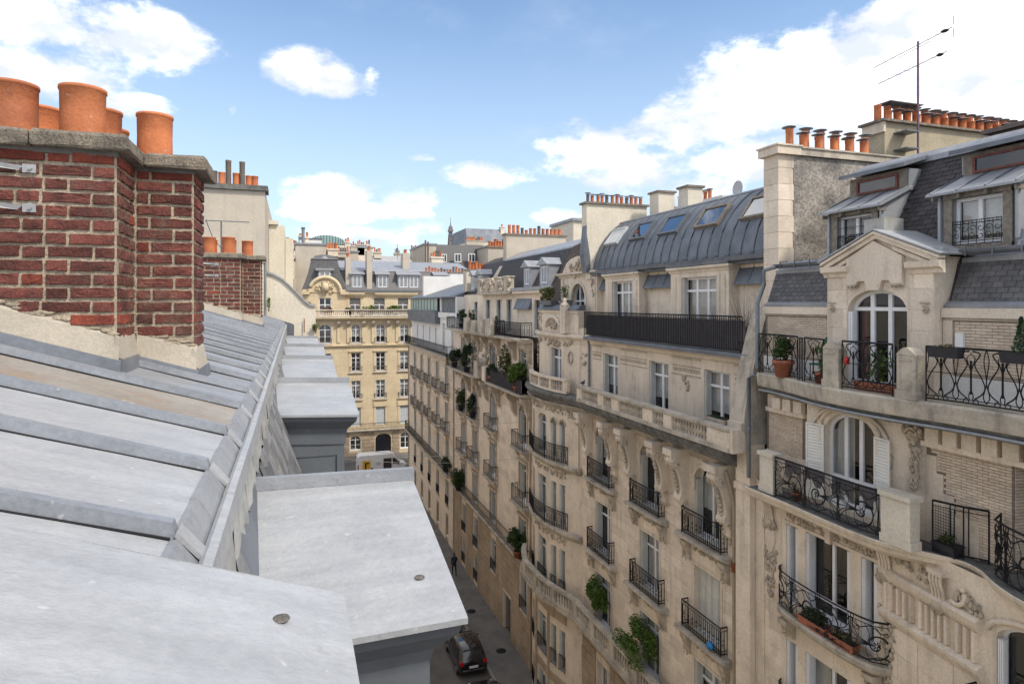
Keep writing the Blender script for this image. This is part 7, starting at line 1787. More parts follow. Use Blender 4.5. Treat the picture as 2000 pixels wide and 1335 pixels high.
# tall vent mast and iron-and-glass roof
t = thing('vent_mast', (XY(592, 168), 168, Zp(592, 478, 168)), 'thin grey mast standing on the white roof cabin', 'mast')
x, y = XY(592, 168), 168; part(t, 'shaft', MB().tube([(x, y, Zp(592, 478, 168)), (x, y, Zp(592, 446, 168))], .38, 8), 'grey_pipe'); part(t, 'cap', MB().tube([(x, y, Zp(592, 447, 168)), (x, y, Zp(592, 444, 168))], .5, 8), 'zinc_dark')
t = thing('glass_hall', (XY(640, 300), 300, -21.5), 'distant green glass and iron barrel roof above a pale hall', 'hall')
gx0, gx1 = XY(600, 300), XY(676, 300)
part(t, 'wall', MB().box(ID, gx0 + 3, gx1, 300, 330, -21.5, Zp(640, 478, 300)), 'cream_plaster')
gl = MB(); n = 10; zb_ = Zp(640, 477, 300)
for i in range(n):
    a0, a1 = math.pi * i / n, math.pi * (i + 1) / n
    h0, h1 = zb_ + 4.2 * math.sin(a0), zb_ + 4.2 * math.sin(a1)
    xa, xb = gx0 + (gx1 - gx0) * (1 - math.cos(a0)) / 2, gx0 + (gx1 - gx0) * (1 - math.cos(a1)) / 2
    gl.add([(xa, 300, zb_), (xb, 300, zb_), (xb, 300, h1), (xa, 300, h0), (xa, 330, zb_), (xb, 330, zb_), (xb, 330, h1), (xa, 330, h0)], [(0, 1, 2, 3), (3, 2, 6, 7), (4, 5, 6, 7)])
part(t, 'glass_roof', gl, 'glass_green')
rb_ = MB()
for i in range(n * 2 + 1):
    a0 = math.pi * i / (n * 2); xa = gx0 + (gx1 - gx0) * (1 - math.cos(a0)) / 2; rb_.tube([(xa, 299.8, zb_), (xa, 299.8, zb_ + 4.2 * math.sin(a0) + .1)], .1, 4)
part(t, 'rib', rb_, 'zinc_dark', kind='stuff')
# the iron tower on the horizon
TY = 2180; TX = XY(880, TY); gz = -21.5; top = Zp(880, 424, TY); hh = top - gz
t = thing('iron_tower', (TX, TY, gz), 'tall iron lattice tower hazy on the horizon', 'tower')
def wid(k): return 62 * math.exp(-3.6 * k) + 1.6 * (1 - k) + 2.2 if k < .84 else 4.4
lat = MB(); lv = [0, .06, .12, .175, .24, .30, .355, .42, .48, .54, .60, .65, .70, .75, .80, .84]
for s1_, s2_ in ((1, 1), (1, -1), (-1, -1), (-1, 1)):
    lat.tube([(TX + s1_ * wid(k), TY + s2_ * wid(k), gz + hh * k) for k in lv], 2.6, 4, r2=1.0)
for i in range(len(lv) - 1):
    a, b = wid(lv[i]), wid(lv[i + 1]); z0, z1 = gz + hh * lv[i], gz + hh * lv[i + 1]
    for (p, q) in (((1, 1), (1, -1)), ((1, -1), (-1, -1)), ((-1, -1), (-1, 1)), ((-1, 1), (1, 1))):
        for u, v in ((p, q), (q, p)): lat.tube([(TX + u[0] * a, TY + u[1] * a, z0), (TX + v[0] * b, TY + v[1] * b, z1)], .75, 4)
        lat.tube([(TX + p[0] * b, TY + p[1] * b, z1), (TX + q[0] * b, TY + q[1] * b, z1)], .9, 4)
        if lv[i] > .6:
            m1 = (z0 + z1) / 2; c1 = (a + b) / 2
            for u, v in ((p, q), (q, p)): lat.tube([(TX + u[0] * a, TY + u[1] * a, z0), (TX + v[0] * c1, TY + v[1] * c1, m1)], .7, 4); lat.tube([(TX + u[0] * c1, TY + u[1] * c1, m1), (TX + v[0] * b, TY + v[1] * b, z1)], .7, 4)
part(t, 'lattice', lat, 'hazed_iron')
for k, r_, th in ((.175, 34, 6), (.355, 20, 6)): part(t, 'platform', MB().box(ID, TX - r_, TX + r_, TY - r_, TY + r_, gz + hh * k - th / 2, gz + hh * k + th / 2), 'hazed_iron')
part(t, 'summit', MB().box(ID, TX - 8, TX + 8, TY - 8, TY + 8, gz + hh * .84, gz + hh * .865).box(ID, TX - 6, TX + 6, TY - 6, TY + 6, gz + hh * .866, gz + hh * .895).lathe((TX, TY, gz + hh * .895), [(5, 0), (4, 3), (2, 6), (2, 10), (1, 12)], 8), 'hazed_iron')
part(t, 'spire', MB().tube([(TX, TY, gz + hh * .9), (TX, TY, top)], 1.6, 6, r2=.5), 'hazed_iron')
# far city mass between the named roofs and the horizon
cm = MB()
for k in range(420):
    Y = R.uniform(190, 1500); x = XY(R.uniform(430, 1500), Y); zt = R.uniform(-3, 3) + Y * .0 ; w_ = R.uniform(6, 16)
    cm.box(ID, x - w_, x + w_, Y, Y + 14, -21.5, zt + R.uniform(-2, 4))
solo('distant_city', cm, 'roofing_far', kind='stuff', label='mass of far roofs too small to tell apart', cat='city')
# ================================================================ plants and belongings on the balconies
GB_, GC, GE = 'potted plants on the gabled house balconies', 'plants on the overgrown front', 'terrace shrubs of the honey coloured block'
potted((12.62, 14.1, -2.0), 'bamboo in a large clay pot at the far end of the gable balcony', pot='round', pr=.27, ph=.46, rad3=(.24, .34, .38), n=520, leaf=.075, m='leaf', group=GB_)
potted((12.50, 12.62, -2.0), 'sparse climber in a smaller clay pot left of the first stone pier', pot='round', pr=.20, ph=.28, rad3=(.16, .22, .42), n=150, leaf=.06, m='leaf_bright', group=GB_)
potted((12.48, 11.0, -2.0), 'yellow green shrub in a long clay trough behind the middle railing', pot='trough', pr=.14, ph=.20, L=1.1, rad3=(.18, .34, .42), n=260, leaf=.055, m='leaf_bright', group=GB_)
def hang_box(x, y, z, L, label, fol=None, nm='window_box'):
    t = thing(nm, (x, y, z), label, 'window box', GB_ if y < 16 else None)
    part(t, 'box', MB().hexa([(x - .09, y - L / 2 * .95, z), (x + .09, y - L / 2 * .95, z), (x + .09, y + L / 2 * .95, z), (x - .09, y + L / 2 * .95, z), (x - .12, y - L / 2, z + .19), (x + .12, y - L / 2, z + .19), (x + .12, y + L / 2, z + .19), (x - .12, y + L / 2, z + .19)]), 'plastic_dark')
    part(t, 'soil', MB().box(ID, x - .1, x + .1, y - L / 2 + .03, y + L / 2 - .03, z + .191, z + .205), 'soil')
    if fol: foliage(t, (x, y, z + .19 + fol[2] * .9), fol[:3], fol[3], fol[4], fol[5], shape=fol[6], base=(x, y, z + .2))
    return t
hang_box(12.26, 9.25, -1.08, .62, 'black window box with a few dry stalks on the right railing', (.08, .25, .05, 40, .03, 'leaf_olive', 'ball'))
hang_box(12.26, 7.85, -1.08, .62, 'black window box holding a small cone shaped conifer', (.17, .17, .34, 1500, .028, 'leaf_fir', 'cone'))
t = thing('garden_chair', (12.95, 12.95, -2.0), 'dark green garden chair with a rounded back behind the left railing', 'chair')
part(t, 'backrest', MB().extr([(13.02, 12.95 + .24 * math.cos(a), -1.3 + .45 * math.sin(a)) for a in [math.pi * i / 10 for i in range(11)]], [(13.05, 12.95 + .24 * math.cos(a), -1.3 + .45 * math.sin(a)) for a in [math.pi * i / 10 for i in range(11)]]), 'green_cloth')
part(t, 'seat', MB().box(ID, 12.62, 13.02, 12.72, 13.18, -1.58, -1.54), 'green_cloth')
for a, b in ((12.64, 12.74), (12.64, 13.16), (13.0, 12.74), (13.0, 13.16)): part(t, 'leg', MB().tube([(a, b, -2.0), (a, b, -1.58)], .012, 6), 'iron')
t = thing('lantern', (12.22, 11.55, -1.35), 'small red lantern hooked on the middle railing', 'lantern')
part(t, 'glass', MB().lathe((12.16, 11.55, -1.42), [(.001, 0), (.06, .01), (.065, .14), (.001, .2)], 8), 'red_plastic'); part(t, 'hook', MB().tube([(12.16, 11.55, -1.22), (12.16, 11.55, -1.12), (12.2, 11.55, -1.06)], .006, 4), 'iron')
potted((12.62, 13.6, -5.2), 'small red clay pot beside the square pier of the sunflower railing', pot='round', pr=.13, ph=.20, rad3=(.10, .12, .08), n=40, leaf=.03, m='leaf_olive', group=GB_)
t = thing('windbreak_cloth', (12.35, 12.3, -4.8), 'torn black cloth tied along the sunflower railing', 'cloth')
wv = MB(); n = 40
for i in range(n):
    y0, y1 = 13.75 - 2.85 * i / n, 13.75 - 2.85 * (i + 1) / n
    d0, d1 = .34 + .10 * math.sin(i * .9) + .04 * math.sin(i * 2.7), .34 + .10 * math.sin((i + 1) * .9) + .04 * math.sin((i + 1) * 2.7)
    if math.sin(i * .55) > -.75: wv.poly([(12.36 + .01 * math.sin(i), y0, -4.18), (12.36 + .01 * math.sin(i + 1), y1, -4.18), (12.36, y1, -4.18 - d1), (12.36, y0, -4.18 - d0)])
part(t, 'cloth', wv, 'iron_screen')
potted((12.86, 9.65, -5.2), 'low green plant in a black box behind the wire screen', pot='trough', pr=.16, ph=.22, L=.46, rad3=(.14, .2, .12), n=200, leaf=.035, m='leaf_bright', potm='plastic_dark', group=GB_)
potted((12.66, 13.05, -8.35), 'leafy herbs spilling from a trough behind the lower swirling railing', pot='trough', pr=.13, ph=.2, L=.9, rad3=(.2, .5, .2), n=560, leaf=.05, m='leaf', group=GB_)
potted((12.66, 12.1, -8.35), 'reddish seedlings in a clay trough nearest the lower railing corner', pot='trough', pr=.13, ph=.2, L=.7, rad3=(.16, .32, .12), n=220, leaf=.04, m='leaf_olive', group=GB_)
# cream building
GA = 'plants of the bow fronted cream building'
potted((13.3, 16.5, -1.53), 'bare twiggy shrub at the right end of the black screened railing', pot='round', pr=.2, ph=.35, rad3=(.35, .55, .55), n=60, leaf=.03, m='leaf_olive', potm='plastic_dark', group=GA)
tw = MB()
for k in range(26):
    a = R.uniform(0, 6.28); r_ = R.uniform(.2, .7); tw.tube([(13.3, 16.5, -1.1), (13.3 + r_ * .4 * math.cos(a), 16.5 + r_ * .5 * math.sin(a), -.6), (13.3 + r_ * math.cos(a), 16.5 + r_ * 1.1 * math.sin(a), R.uniform(-.3, .35))], .008, 4, r2=.003)
t = thing('twig_bundle', (13.3, 16.5, -1.1), 'tangle of bare twigs above the black railing end', 'twigs', GA); part(t, 'branch', tw, 'twig')
potted((12.95, 31.9, -.1), 'orange tinged bush on the crown of the bow front', pot='trough', pr=.2, ph=.25, L=1.6, rad3=(.3, .9, .42), n=900, leaf=.07, m='leaf_olive', potm='zinc_dark', group=GA)
potted((13.1, 29.9, -.1), 'pale green wispy shrub right of the bush on the bow crown', pot='trough', pr=.2, ph=.25, L=1.0, rad3=(.25, .5, .5), n=260, leaf=.05, m='leaf_bright', potm='zinc_dark', group=GA)
potted((12.6, 16.9, -3.71), 'mossy trough at the right end of the stone balustrade', pot='trough', pr=.14, ph=.12, L=1.0, rad3=(.10, .4, .04), n=260, leaf=.025, m='leaf_dark', potm='limestone_grimy', group=GA)
potted((12.62, 25.6, -14.55), 'round bright bush at the left on the lower balustrade', pot='round', pr=.22, ph=.5, rad3=(.55, .9, .72), n=3800, leaf=.06, lift=.45, m='leaf_bright', group=GA)
potted((12.62, 21.9, -14.55), 'larger round bush at the right on the lower balustrade', pot='round', pr=.22, ph=.5, rad3=(.6, 1.1, .75), n=4400, leaf=.06, lift=.4, m='leaf_bright', group=GA)
t = thing('plastic_bag', (12.82, 17.6, -11.2), 'crumpled bright blue bag on the balcony floor below the closed shutters', 'bag')
part(t, 'bag', MB().ball((12.82, 17.6, -11.10), (.10, .16, .11), 9, 6, .25), 'blue_plastic')
t = thing('pigeon', (12.27, 26.1, -3.71), 'dark pigeon perched at the left end of the stone balustrade', 'bird')
pg = MB().ball((12.27, 26.1, -3.56), (.07, .15, .075), 10, 6).ball((12.27, 25.95, -3.46), (.04, .045, .045), 8, 5)
pg.hexa([(12.25, 26.2, -3.57), (12.29, 26.2, -3.57), (12.30, 26.36, -3.63), (12.24, 26.36, -3.63), (12.25, 26.2, -3.53), (12.29, 26.2, -3.53), (12.30, 26.36, -3.61), (12.24, 26.36, -3.61)])
part(t, 'body', pg, 'pigeon'); part(t, 'beak', MB().tube([(12.27, 25.91, -3.46), (12.27, 25.87, -3.47)], .01, 5, r2=.003), 'weathered_wood')
for e in (-.02, .02): part(t, 'leg', MB().tube([(12.27 + e, 26.1, -3.71), (12.27 + e, 26.1, -3.62)], .006, 4), 'rust')
# overgrown front
for (x, y, z, r3, n, lf, m, lab) in (
        (12.55, 35.7, -5.28, (.6, .95, .85), 2200, .12, 'leaf_bright', 'brilliant green bush leaning over the black screened balcony'),
        (12.75, 38.9, -5.28, (.45, .8, 1.3), 700, .10, 'leaf_olive', 'tall drooping olive coloured tree beside the brilliant green bush'),
        (12.6, 41.0, -5.28, (.4, .6, .5), 600, .09, 'leaf_dark', 'dark ivy at the left end of the black screened balcony'),
        (12.6, 43.9, -5.0, (.3, .7, .3), 420, .08, 'leaf_red', 'rust coloured flowers beside the broken parapet'),
        (12.6, 47.6, -5.28, (.45, .7, 1.0), 1100, .11, 'leaf_dark', 'tall dark shrub between the parapet and the barred balcony'),
        (12.6, 51.6, -5.28, (.5, 1.3, .7), 1300, .11, 'leaf_dark', 'wide dark hedge at the far end of the long balcony'),
        (13.3, 51.9, -2.05, (.4, .7, .75), 700, .10, 'leaf_dark', 'dark bush on the topmost balcony next to the white house'),
        (13.3, 48.6, -2.05, (.3, .4, .7), 300, .09, 'leaf', 'thin climber between the topmost windows'),
        (13.5, 42.9, -2.05, (.2, .3, .5), 160, .08, 'leaf_olive', 'small olive shrub behind the top parapet'),
        (12.85, 50.4, -8.65, (.35, .8, .8), 900, .10, 'leaf', 'mass of green leaves on the farthest single balcony'),
        (12.85, 46.9, -8.65, (.35, .8, .95), 1000, .10, 'leaf_dark', 'creeper hanging on the second farthest single balcony'),
        (12.75, 36.3, -15.25, (.5, 1.2, .8), 1700, .12, 'leaf', 'large green bushes at the near end of the lower long balcony'),
        (12.75, 50.9, -15.25, (.5, 1.2, .8), 1200, .12, 'leaf', 'green shrubs at the far end of the lower long balcony'),
        (12.75, 55.6, -14.85, (.4, 1.4, .45), 700, .12, 'leaf_dark', 'dark hedge on the lower balcony of the white topped house')):
    potted((x, y, z), lab, pot='round', pr=.28, ph=.4, rad3=r3, n=n, leaf=lf, m=m, group=GC, potm='terracotta_planter' if y < 45 else 'plastic_dark')
t = thing('statue_bust', (12.6, 42.6, -4.1), 'weathered stone bust on the broken parapet', 'statue')
part(t, 'bust', MB().lathe((12.6, 42.6, -4.30), [(.16, 0), (.14, .1), (.22, .3), (.24, .45), (.1, .58)], 12).ball((12.6, 42.6, -3.58), (.13, .13, .17), 10, 7), 'limestone_grimy')
# honey coloured block
for (x, w_, h_, m, lab) in ((10.0, 1.1, .75, 'leaf_bright', 'clipped green bush between the first two attic windows'), (13.4, 1.1, .7, 'leaf_bright', 'clipped green bush between the second and third attic windows'),
        (7.3, .45, .5, 'leaf', 'small green bush at the pavilion corner'), (1.9, 1.2, 1.1, 'leaf_red', 'rust red maple at the left edge of the pavilion terrace'), (4.6, .8, .6, 'leaf_red', 'dark purple bush in front of the pavilion window'), (16.9, .8, .45, 'leaf_dark', 'low dark shrub near the right attic window')):
    potted((x, 92.3, -1.85), lab, pot='trough', pr=.25, ph=.35, L=w_ * 1.4, along='x', rad3=(w_, .35, h_), n=700, leaf=.15, m=m, group=GE, potm='plastic_dark')
# small weeds near the sloping gable
t = thing('wall_weed', (.64, 19.6, -.9), 'yellow green weed growing at the foot of the sloping gable', 'weed'); foliage(t, (.62, 19.6, -.72), (.10, .10, .16), 90, .04, 'leaf_bright', stems=3)
t = thing('wall_weed', (-.70, 19.4, .1), 'pale ivy strand beside the grey pipe of the pier', 'weed'); foliage(t, (-.66, 19.45, -.02), (.05, .05, .22), 70, .04, 'leaf_bright', stems=2)
# distant park trees
for (px, Y, w_, zt, lab) in ((542, 210, 5, 20.5, 'dark green tree crown above the roofs, leftmost'), (552, 230, 5, 22.5, 'second dark tree crown above the far roofs'), (536, 190, 4, 16, 'lowest dark tree crown beside the party wall')):
    x = XY(px, Y); t = thing('tree', (x, Y, -21.5), lab, 'tree', 'park trees behind the roofs'); foliage(t, (x, Y, zt - 5), (w_, w_, 5), 900, 1.0, 'leaf_dark', 'crown', stems=0); part(t, 'trunk', MB().tube([(x, Y, -21.5), (x, Y, zt - 4)], .4, 6), 'twig')

# ================================================================ aerials and dish
def yagi(t, c, d, a0, a1, n, L, grow=0):
    px_, py_ = -d[1], d[0]
    part(t, 'boom', MB().tube([(c[0] + d[0] * a, c[1] + d[1] * a, c[2]) for a in (a0, a1)], .014, 6), 'aluminium')
    for k in range(n):
        a = a0 + (a1 - a0) * (k + .5) / n; l = L * (1 + grow * k / n) / 2
        part(t, 'element', MB().tube([(c[0] + d[0] * a - px_ * l, c[1] + d[1] * a - py_ * l, c[2]), (c[0] + d[0] * a + px_ * l, c[1] + d[1] * a + py_ * l, c[2])], .006, 4), 'aluminium')
t = thing('tv_antenna', (20.56, 16.8, 5.0), 'tall mauve mast with two television aerials on the ochre wall', 'antenna')
mx, my = 20.56, 16.5
part(t, 'mast', MB().tube([(mx, my, 5.0), (mx, my, 9.1)], .035, 8), 'mauve_mast')
for z in (5.35, 5.95): part(t, 'wall_bracket', MB().box(ID, mx - .55, mx + .04, my - .03, my + .5, z, z + .05), 'zinc_dark')
dd = (.1875, .982)
yagi(t, (mx, my, 8.98), dd, 2.2, -1.45, 9, .10); yagi(t, (mx, my, 8.28), dd, 1.95, -1.25, 8, .62, .35)
part(t, 'brace', MB().tube([(mx + dd[0] * 1.0, my + dd[1] * 1.0, 8.88), (mx - dd[0] * .6, my - dd[1] * .6, 8.88)], .012, 5), 'aluminium')
part(t, 'dipole', MB().ball((mx - dd[0] * 1.15, my - dd[1] * 1.15, 8.98), (.10, .14, .05), 8, 5), 'plastic_dark'); part(t, 'dipole', MB().ball((mx - dd[0] * .95, my - dd[1] * .95, 8.27), (.10, .12, .05), 8, 5), 'plastic_dark')
for k, e in enumerate((-.35, -.2, .2, .35)):
    part(t, 'reflector', MB().tube([(mx - dd[0] * 1.5, my - dd[1] * 1.5, 8.98 + e * .3), (mx - dd[0] * 1.5, my - dd[1] * 1.5, 8.98 + e)], .012, 4), 'mauve_mast')
t = thing('tv_antenna', (-.72, 16.6, .9), 'comb shaped aerial in front of the tall rendered wall', 'antenna')
part(t, 'mast', MB().tube([(-1.62, 16.6, .1), (-1.62, 16.6, 1.95)], .018, 6), 'zinc_dark'); yagi(t, (-1.62, 16.6, 1.95), (1, .05), -.35, .62, 16, .18)
part(t, 'strut', MB().tube([(-1.95, 16.6, 1.95), (-1.8, 16.6, 1.55), (-1.62, 16.6, 1.3)], .01, 4), 'zinc_dark')
x = XY(776, 135); z0 = Zp(776, 505, 135); z1 = Zp(776, 477, 135)
t = thing('tv_antenna', (x, 135, z0), 'thin far aerial rising above the silver roof', 'antenna'); part(t, 'mast', MB().tube([(x, 135, z0), (x, 135, z1)], .07, 5), 'aluminium'); yagi(t, (x, 135, z1), (1, 0), -.9, .3, 4, .8)
x, y = 15.7, 19.9
t = thing('satellite_dish', (x, y, 3.9), 'pale satellite dish behind the ridge of the curved zinc roof', 'satellite dish')
part(t, 'dish', MB().add([(x + .06 * (1 - (k // 14)) * 1.2, y + (k // 14) * .30 * math.cos(k % 14 / 14 * 6.283), 4.28 + (k // 14) * .30 * math.sin(k % 14 / 14 * 6.283)) for k in range(28)], [(i, (i + 1) % 14, 14 + (i + 1) % 14, 14 + i) for i in range(14)], True), 'dish')
part(t, 'pole', MB().tube([(x + .1, y, 3.9), (x + .1, y, 4.3)], .03, 6), 'zinc_dark')
# ================================================================ cables over the street
def wire(a, b, sag, label, r=.012):
    a, b = Vector(a), Vector(b); pts = [a.lerp(b, i / 16) - Vector((0, 0, sag * 4 * (i / 16) * (1 - i / 16))) for i in range(17)]
    o = solo('cable', MB().tube([tuple(p - a) for p in pts], r, 5), 'wire', label, 'cable', org=(0, 0, 0)); o.location = (a.x, a.y, a.z + H)
wire((.5, 60, -11.6), (13.05, 49, -12.0), .7, 'slack pale cable crossing high above the van end of the street', .022)
wire((.5, 50, -8.3), (13.0, 34.7, -6.8), .5, 'upper thin cable ending beside the bow front'); wire((.5, 46, -10.2), (13.0, 34.7, -8.9), .5, 'lower thin cable ending beside the bow front')

# ================================================================ vehicles and the pedestrian
def loft(st, m_body, t, glass_from, glass_to, W, glassm='car_glass', org=None):
    """st: list of (y, sill z, belt z, roof z, half width, roof half width)"""
    body = MB(); vs = []; n = 0
    for (y, zs, zb, zr_, w_, rw) in st:
        sec = [(-w_ * .90, zs), (-w_, zs + .22), (-w_ * 1.0, zb - .18), (-w_ * .95, zb), (-rw, zr_ - .06), (-rw * .82, zr_), (0, zr_ + .015), (rw * .82, zr_), (rw, zr_ - .06), (w_ * .95, zb), (w_, zb - .18), (w_, zs + .22), (w_ * .90, zs)]
        n = len(sec); vs += [(x, y, z) for x, z in sec]
    fs = [(i * n + j, i * n + (j + 1) % n, (i + 1) * n + (j + 1) % n, (i + 1) * n + j) for i in range(len(st) - 1) for j in range(n)]
    fs += [tuple(range(n))[::-1], tuple((len(st) - 1) * n + k for k in range(n))]
    return body.add(vs, fs, True), vs, n
def car(cx, y0, label, paint='black_paint', L=4.1, hh=1.6, front_only=False, group='dark cars parked along the kerb'):
    t = thing('parked_car', (cx, y0 + L / 2, -21.5), label, 'car', group); g = -21.5; W = .86
    S = [(0, .42, .78, .80, W * .86, W * .7), (.05, .30, .92, .98, W * .97, W * .76), (.22, .26, .95, 1.30, W, W * .74), (.55, .24, .96, hh - .06, W, W * .76), (1.2, .24, .95, hh, W, W * .78), (2.0, .24, .94, hh - .01, W, W * .77), (2.5, .24, .93, hh - .16, W, W * .72), (3.05, .24, .90, 1.02, W, W * .78), (3.6, .25, .82, .88, W * .97, W * .8), (3.95, .28, .70, .76, W * .88, W * .72), (4.1, .36, .58, .62, W * .74, W * .6)]
    k = L / 4.1
    st = [(y0 + a * k, g + b, g + c, g + d, e, f) for a, b, c, d, e, f in S]
    body, vs, n = loft(st, paint, t, 0, 0, W)
    body.v = [(x + cx, y, z) for x, y, z in body.v]; part(t, 'body', body, paint)
    vs = [(x + cx, y, z) for x, y, z in vs]
    def off(p, k_=.008): v = Vector(p) - Vector((cx, p[1], g + .8)); v.y = 0; return tuple(Vector(p) + v.normalized() * k_)
    for side, (ja, jb) in (('l', (3, 4)), ('r', (9, 8))):
        for i0, i1 in ((2, 3), (3, 4), (4, 5), (5, 6), (6, 7)):
            a, b, c, d = vs[i0 * n + ja], vs[i1 * n + ja], vs[i1 * n + jb], vs[i0 * n + jb]
            q = [Vector(a).lerp(Vector(d), .1).lerp(Vector(b), .06), Vector(b).lerp(Vector(c), .1).lerp(Vector(a), .06), Vector(c).lerp(Vector(b), .12).lerp(Vector(d), .06), Vector(d).lerp(Vector(a), .12).lerp(Vector(c), .06)]
            part(t, 'side_window', MB().poly([off(p, .012) for p in q]), 'car_glass')
    def lift(p, dy): return (p[0], p[1] + dy, p[2] + .012)
    r0 = [vs[1 * n + 4], vs[1 * n + 8], vs[3 * n + 8], vs[3 * n + 4]]
    yb = y0 + .02 * k
    part(t, 'rear_window', MB().poly([(cx - .60, y0 + .10 * k, g + 1.04), (cx + .60, y0 + .10 * k, g + 1.04), (cx + .54, y0 + .40 * k, g + hh - .13), (cx - .54, y0 + .40 * k, g + hh - .13)]), 'car_glass')
    w0, w1 = 6, 7
    part(t, 'windscreen', MB().poly([lift(vs[w0 * n + 5], 0), lift(vs[w0 * n + 7], 0), lift(vs[w1 * n + 7], .0), lift(vs[w1 * n + 5], .0)]), 'car_glass')
    for e in (-1, 1):
        part(t, 'tail_light', MB().box(ID, min(cx + e * .58, cx + e * .80), max(cx + e * .58, cx + e * .80), y0 - .01, y0 + .06, g + .78, g + .98), 'tail_light')
        part(t, 'head_light', MB().ball((cx + e * .62, y0 + 3.95 * k, g + .68), (.16, .10, .07), 8, 5), 'chrome')
        part(t, 'mirror', MB().ball((cx + e * .96, y0 + 2.75 * k, g + 1.02), (.10, .07, .08), 8, 5), paint)
        for yy in (.72, 3.35):
            w_ = part(t, 'wheel', MB().tube([(cx + e * .64, y0 + yy * k, g + .31), (cx + e * .86, y0 + yy * k, g + .31)], .31, 16), 'rubber')
            part(w_, 'rim', MB().tube([(cx + e * .84, y0 + yy * k, g + .31), (cx + e * .872, y0 + yy * k, g + .31)], .19, 10), 'chrome')
    part(t, 'number_plate', MB().box(ID, cx - .26, cx + .26, y0 - .03, y0 + .0, g + .60, g + .71), 'white_paint')
    part(t, 'bumper_trim', MB().box(ID, cx - .62, cx + .62, y0 - .02, y0 + .03, g + .46, g + .50), 'chrome')
    part(t, 'wiper', MB().tube([(cx, y0 + .08 * k, g + 1.06), (cx + .3, y0 + .18 * k, g + 1.2)], .01, 4), 'rubber')
    return t
car(9.80, 35.5, 'dark hatchback parked at the kerb, seen whole from behind')
car(9.75, 29.9, 'black car cut by the bottom edge of the picture, only its roof showing')
car(9.75, 41.2, 'dark car almost hidden behind the zinc dormer roof')
# delivery van on the cross street
vx, vy, g = 10.6, 80.6, -21.5
t = thing('delivery_van', (vx, vy + 1, g), 'white delivery van with an open side door and a yellow square printed near its tail', 'van')
pr_ = [(-3.1, .35), (-3.15, .9), (-3.1, 2.4), (-2.95, 2.62), (-2.6, 2.70), (1.0, 2.68), (1.45, 2.50), (2.15, 1.55), (2.85, 1.28), (3.05, 1.0), (3.10, .45), (3.0, .35)]
part(t, 'body', MB().extr([(vx + x, vy, g + z) for x, z in pr_], [(vx + x, vy + 2.0, g + z) for x, z in pr_]), 'white_van')
Fv = Fr(vx, vy, 1, 0, 0, -1)
part(t, 'side_opening', MB().box(Fv, .02, 1.02, .002, .012, g + .5, g + 2.2), 'dark_room'); part(t, 'sliding_door', MB().box(Fv, -1.15, -.02, .03, .07, g + .5, g + 2.25), 'white_van')
part(t, 'cargo_shelf', MB().box(Fv, .1, .9, .013, .02, g + 1.1, g + 1.16).box(Fv, .3, .6, .013, .02, g + .6, g + 1.09), 'red_wood', kind='stuff')
part(t, 'cab_window', MB().plate(Fv, [(1.15, g + 1.45), (1.95, g + 1.45), (1.55, g + 2.12), (1.15, g + 2.2)], .004, .014), 'car_glass')
part(t, 'windscreen', MB().poly([(vx + 1.47, vy + .15, g + 2.47), (vx + 2.12, vy + .12, g + 1.60), (vx + 2.12, vy + 1.88, g + 1.60), (vx + 1.47, vy + 1.85, g + 2.47)]), 'car_glass')
part(t, 'yellow_panel', MB().box(Fv, -2.55, -1.55, .002, .010, g + .9, g + 2.1), 'yellow_print'); part(t, 'black_arrow_print', MB().box(Fv, -2.25, -1.75, .011, .016, g + 1.65, g + 1.82).box(Fv, -2.25, -2.05, .0112, .0162, g + 1.0, g + 1.64), 'black_print'); part(t, 'black_dot_print', MB().box(Fv, -1.5, -1.25, .002, .012, g + .9, g + 1.15), 'black_print')
for (a, b, z) in ((-.85, -.35, 1.72), (-.95, -.25, 1.58), (-.8, -.4, 1.44)): part(t, 'grey_lettering', MB().box(Fv, a, b, .071, .078, g + z, g + z + .07), 'grey_print')
for x in (-2.2, 2.1):
    w_ = part(t, 'wheel', MB().tube([(vx + x, vy - .02, g + .36), (vx + x, vy + .25, g + .36)], .36, 16), 'rubber'); part(w_, 'rim', MB().tube([(vx + x, vy - .035, g + .36), (vx + x, vy, g + .36)], .2, 10), 'chrome')
part(t, 'mirror', MB().box(Fv, 1.75, 1.95, .1, .3, g + 1.4, g + 1.8), 'plastic_dark'); part(t, 'head_light', MB().box(Fv, 2.75, 3.02, -.3, .01, g + .95, g + 1.15), 'chrome'); part(t, 'tail_light', MB().box(Fv, -3.13, -3.0, -.1, .01, g + 1.0, g + 1.6), 'tail_light')
car(16.6, 80.4, 'white car nosing out behind the corner of the far right house', 'white_van', group='cars on the cross street')
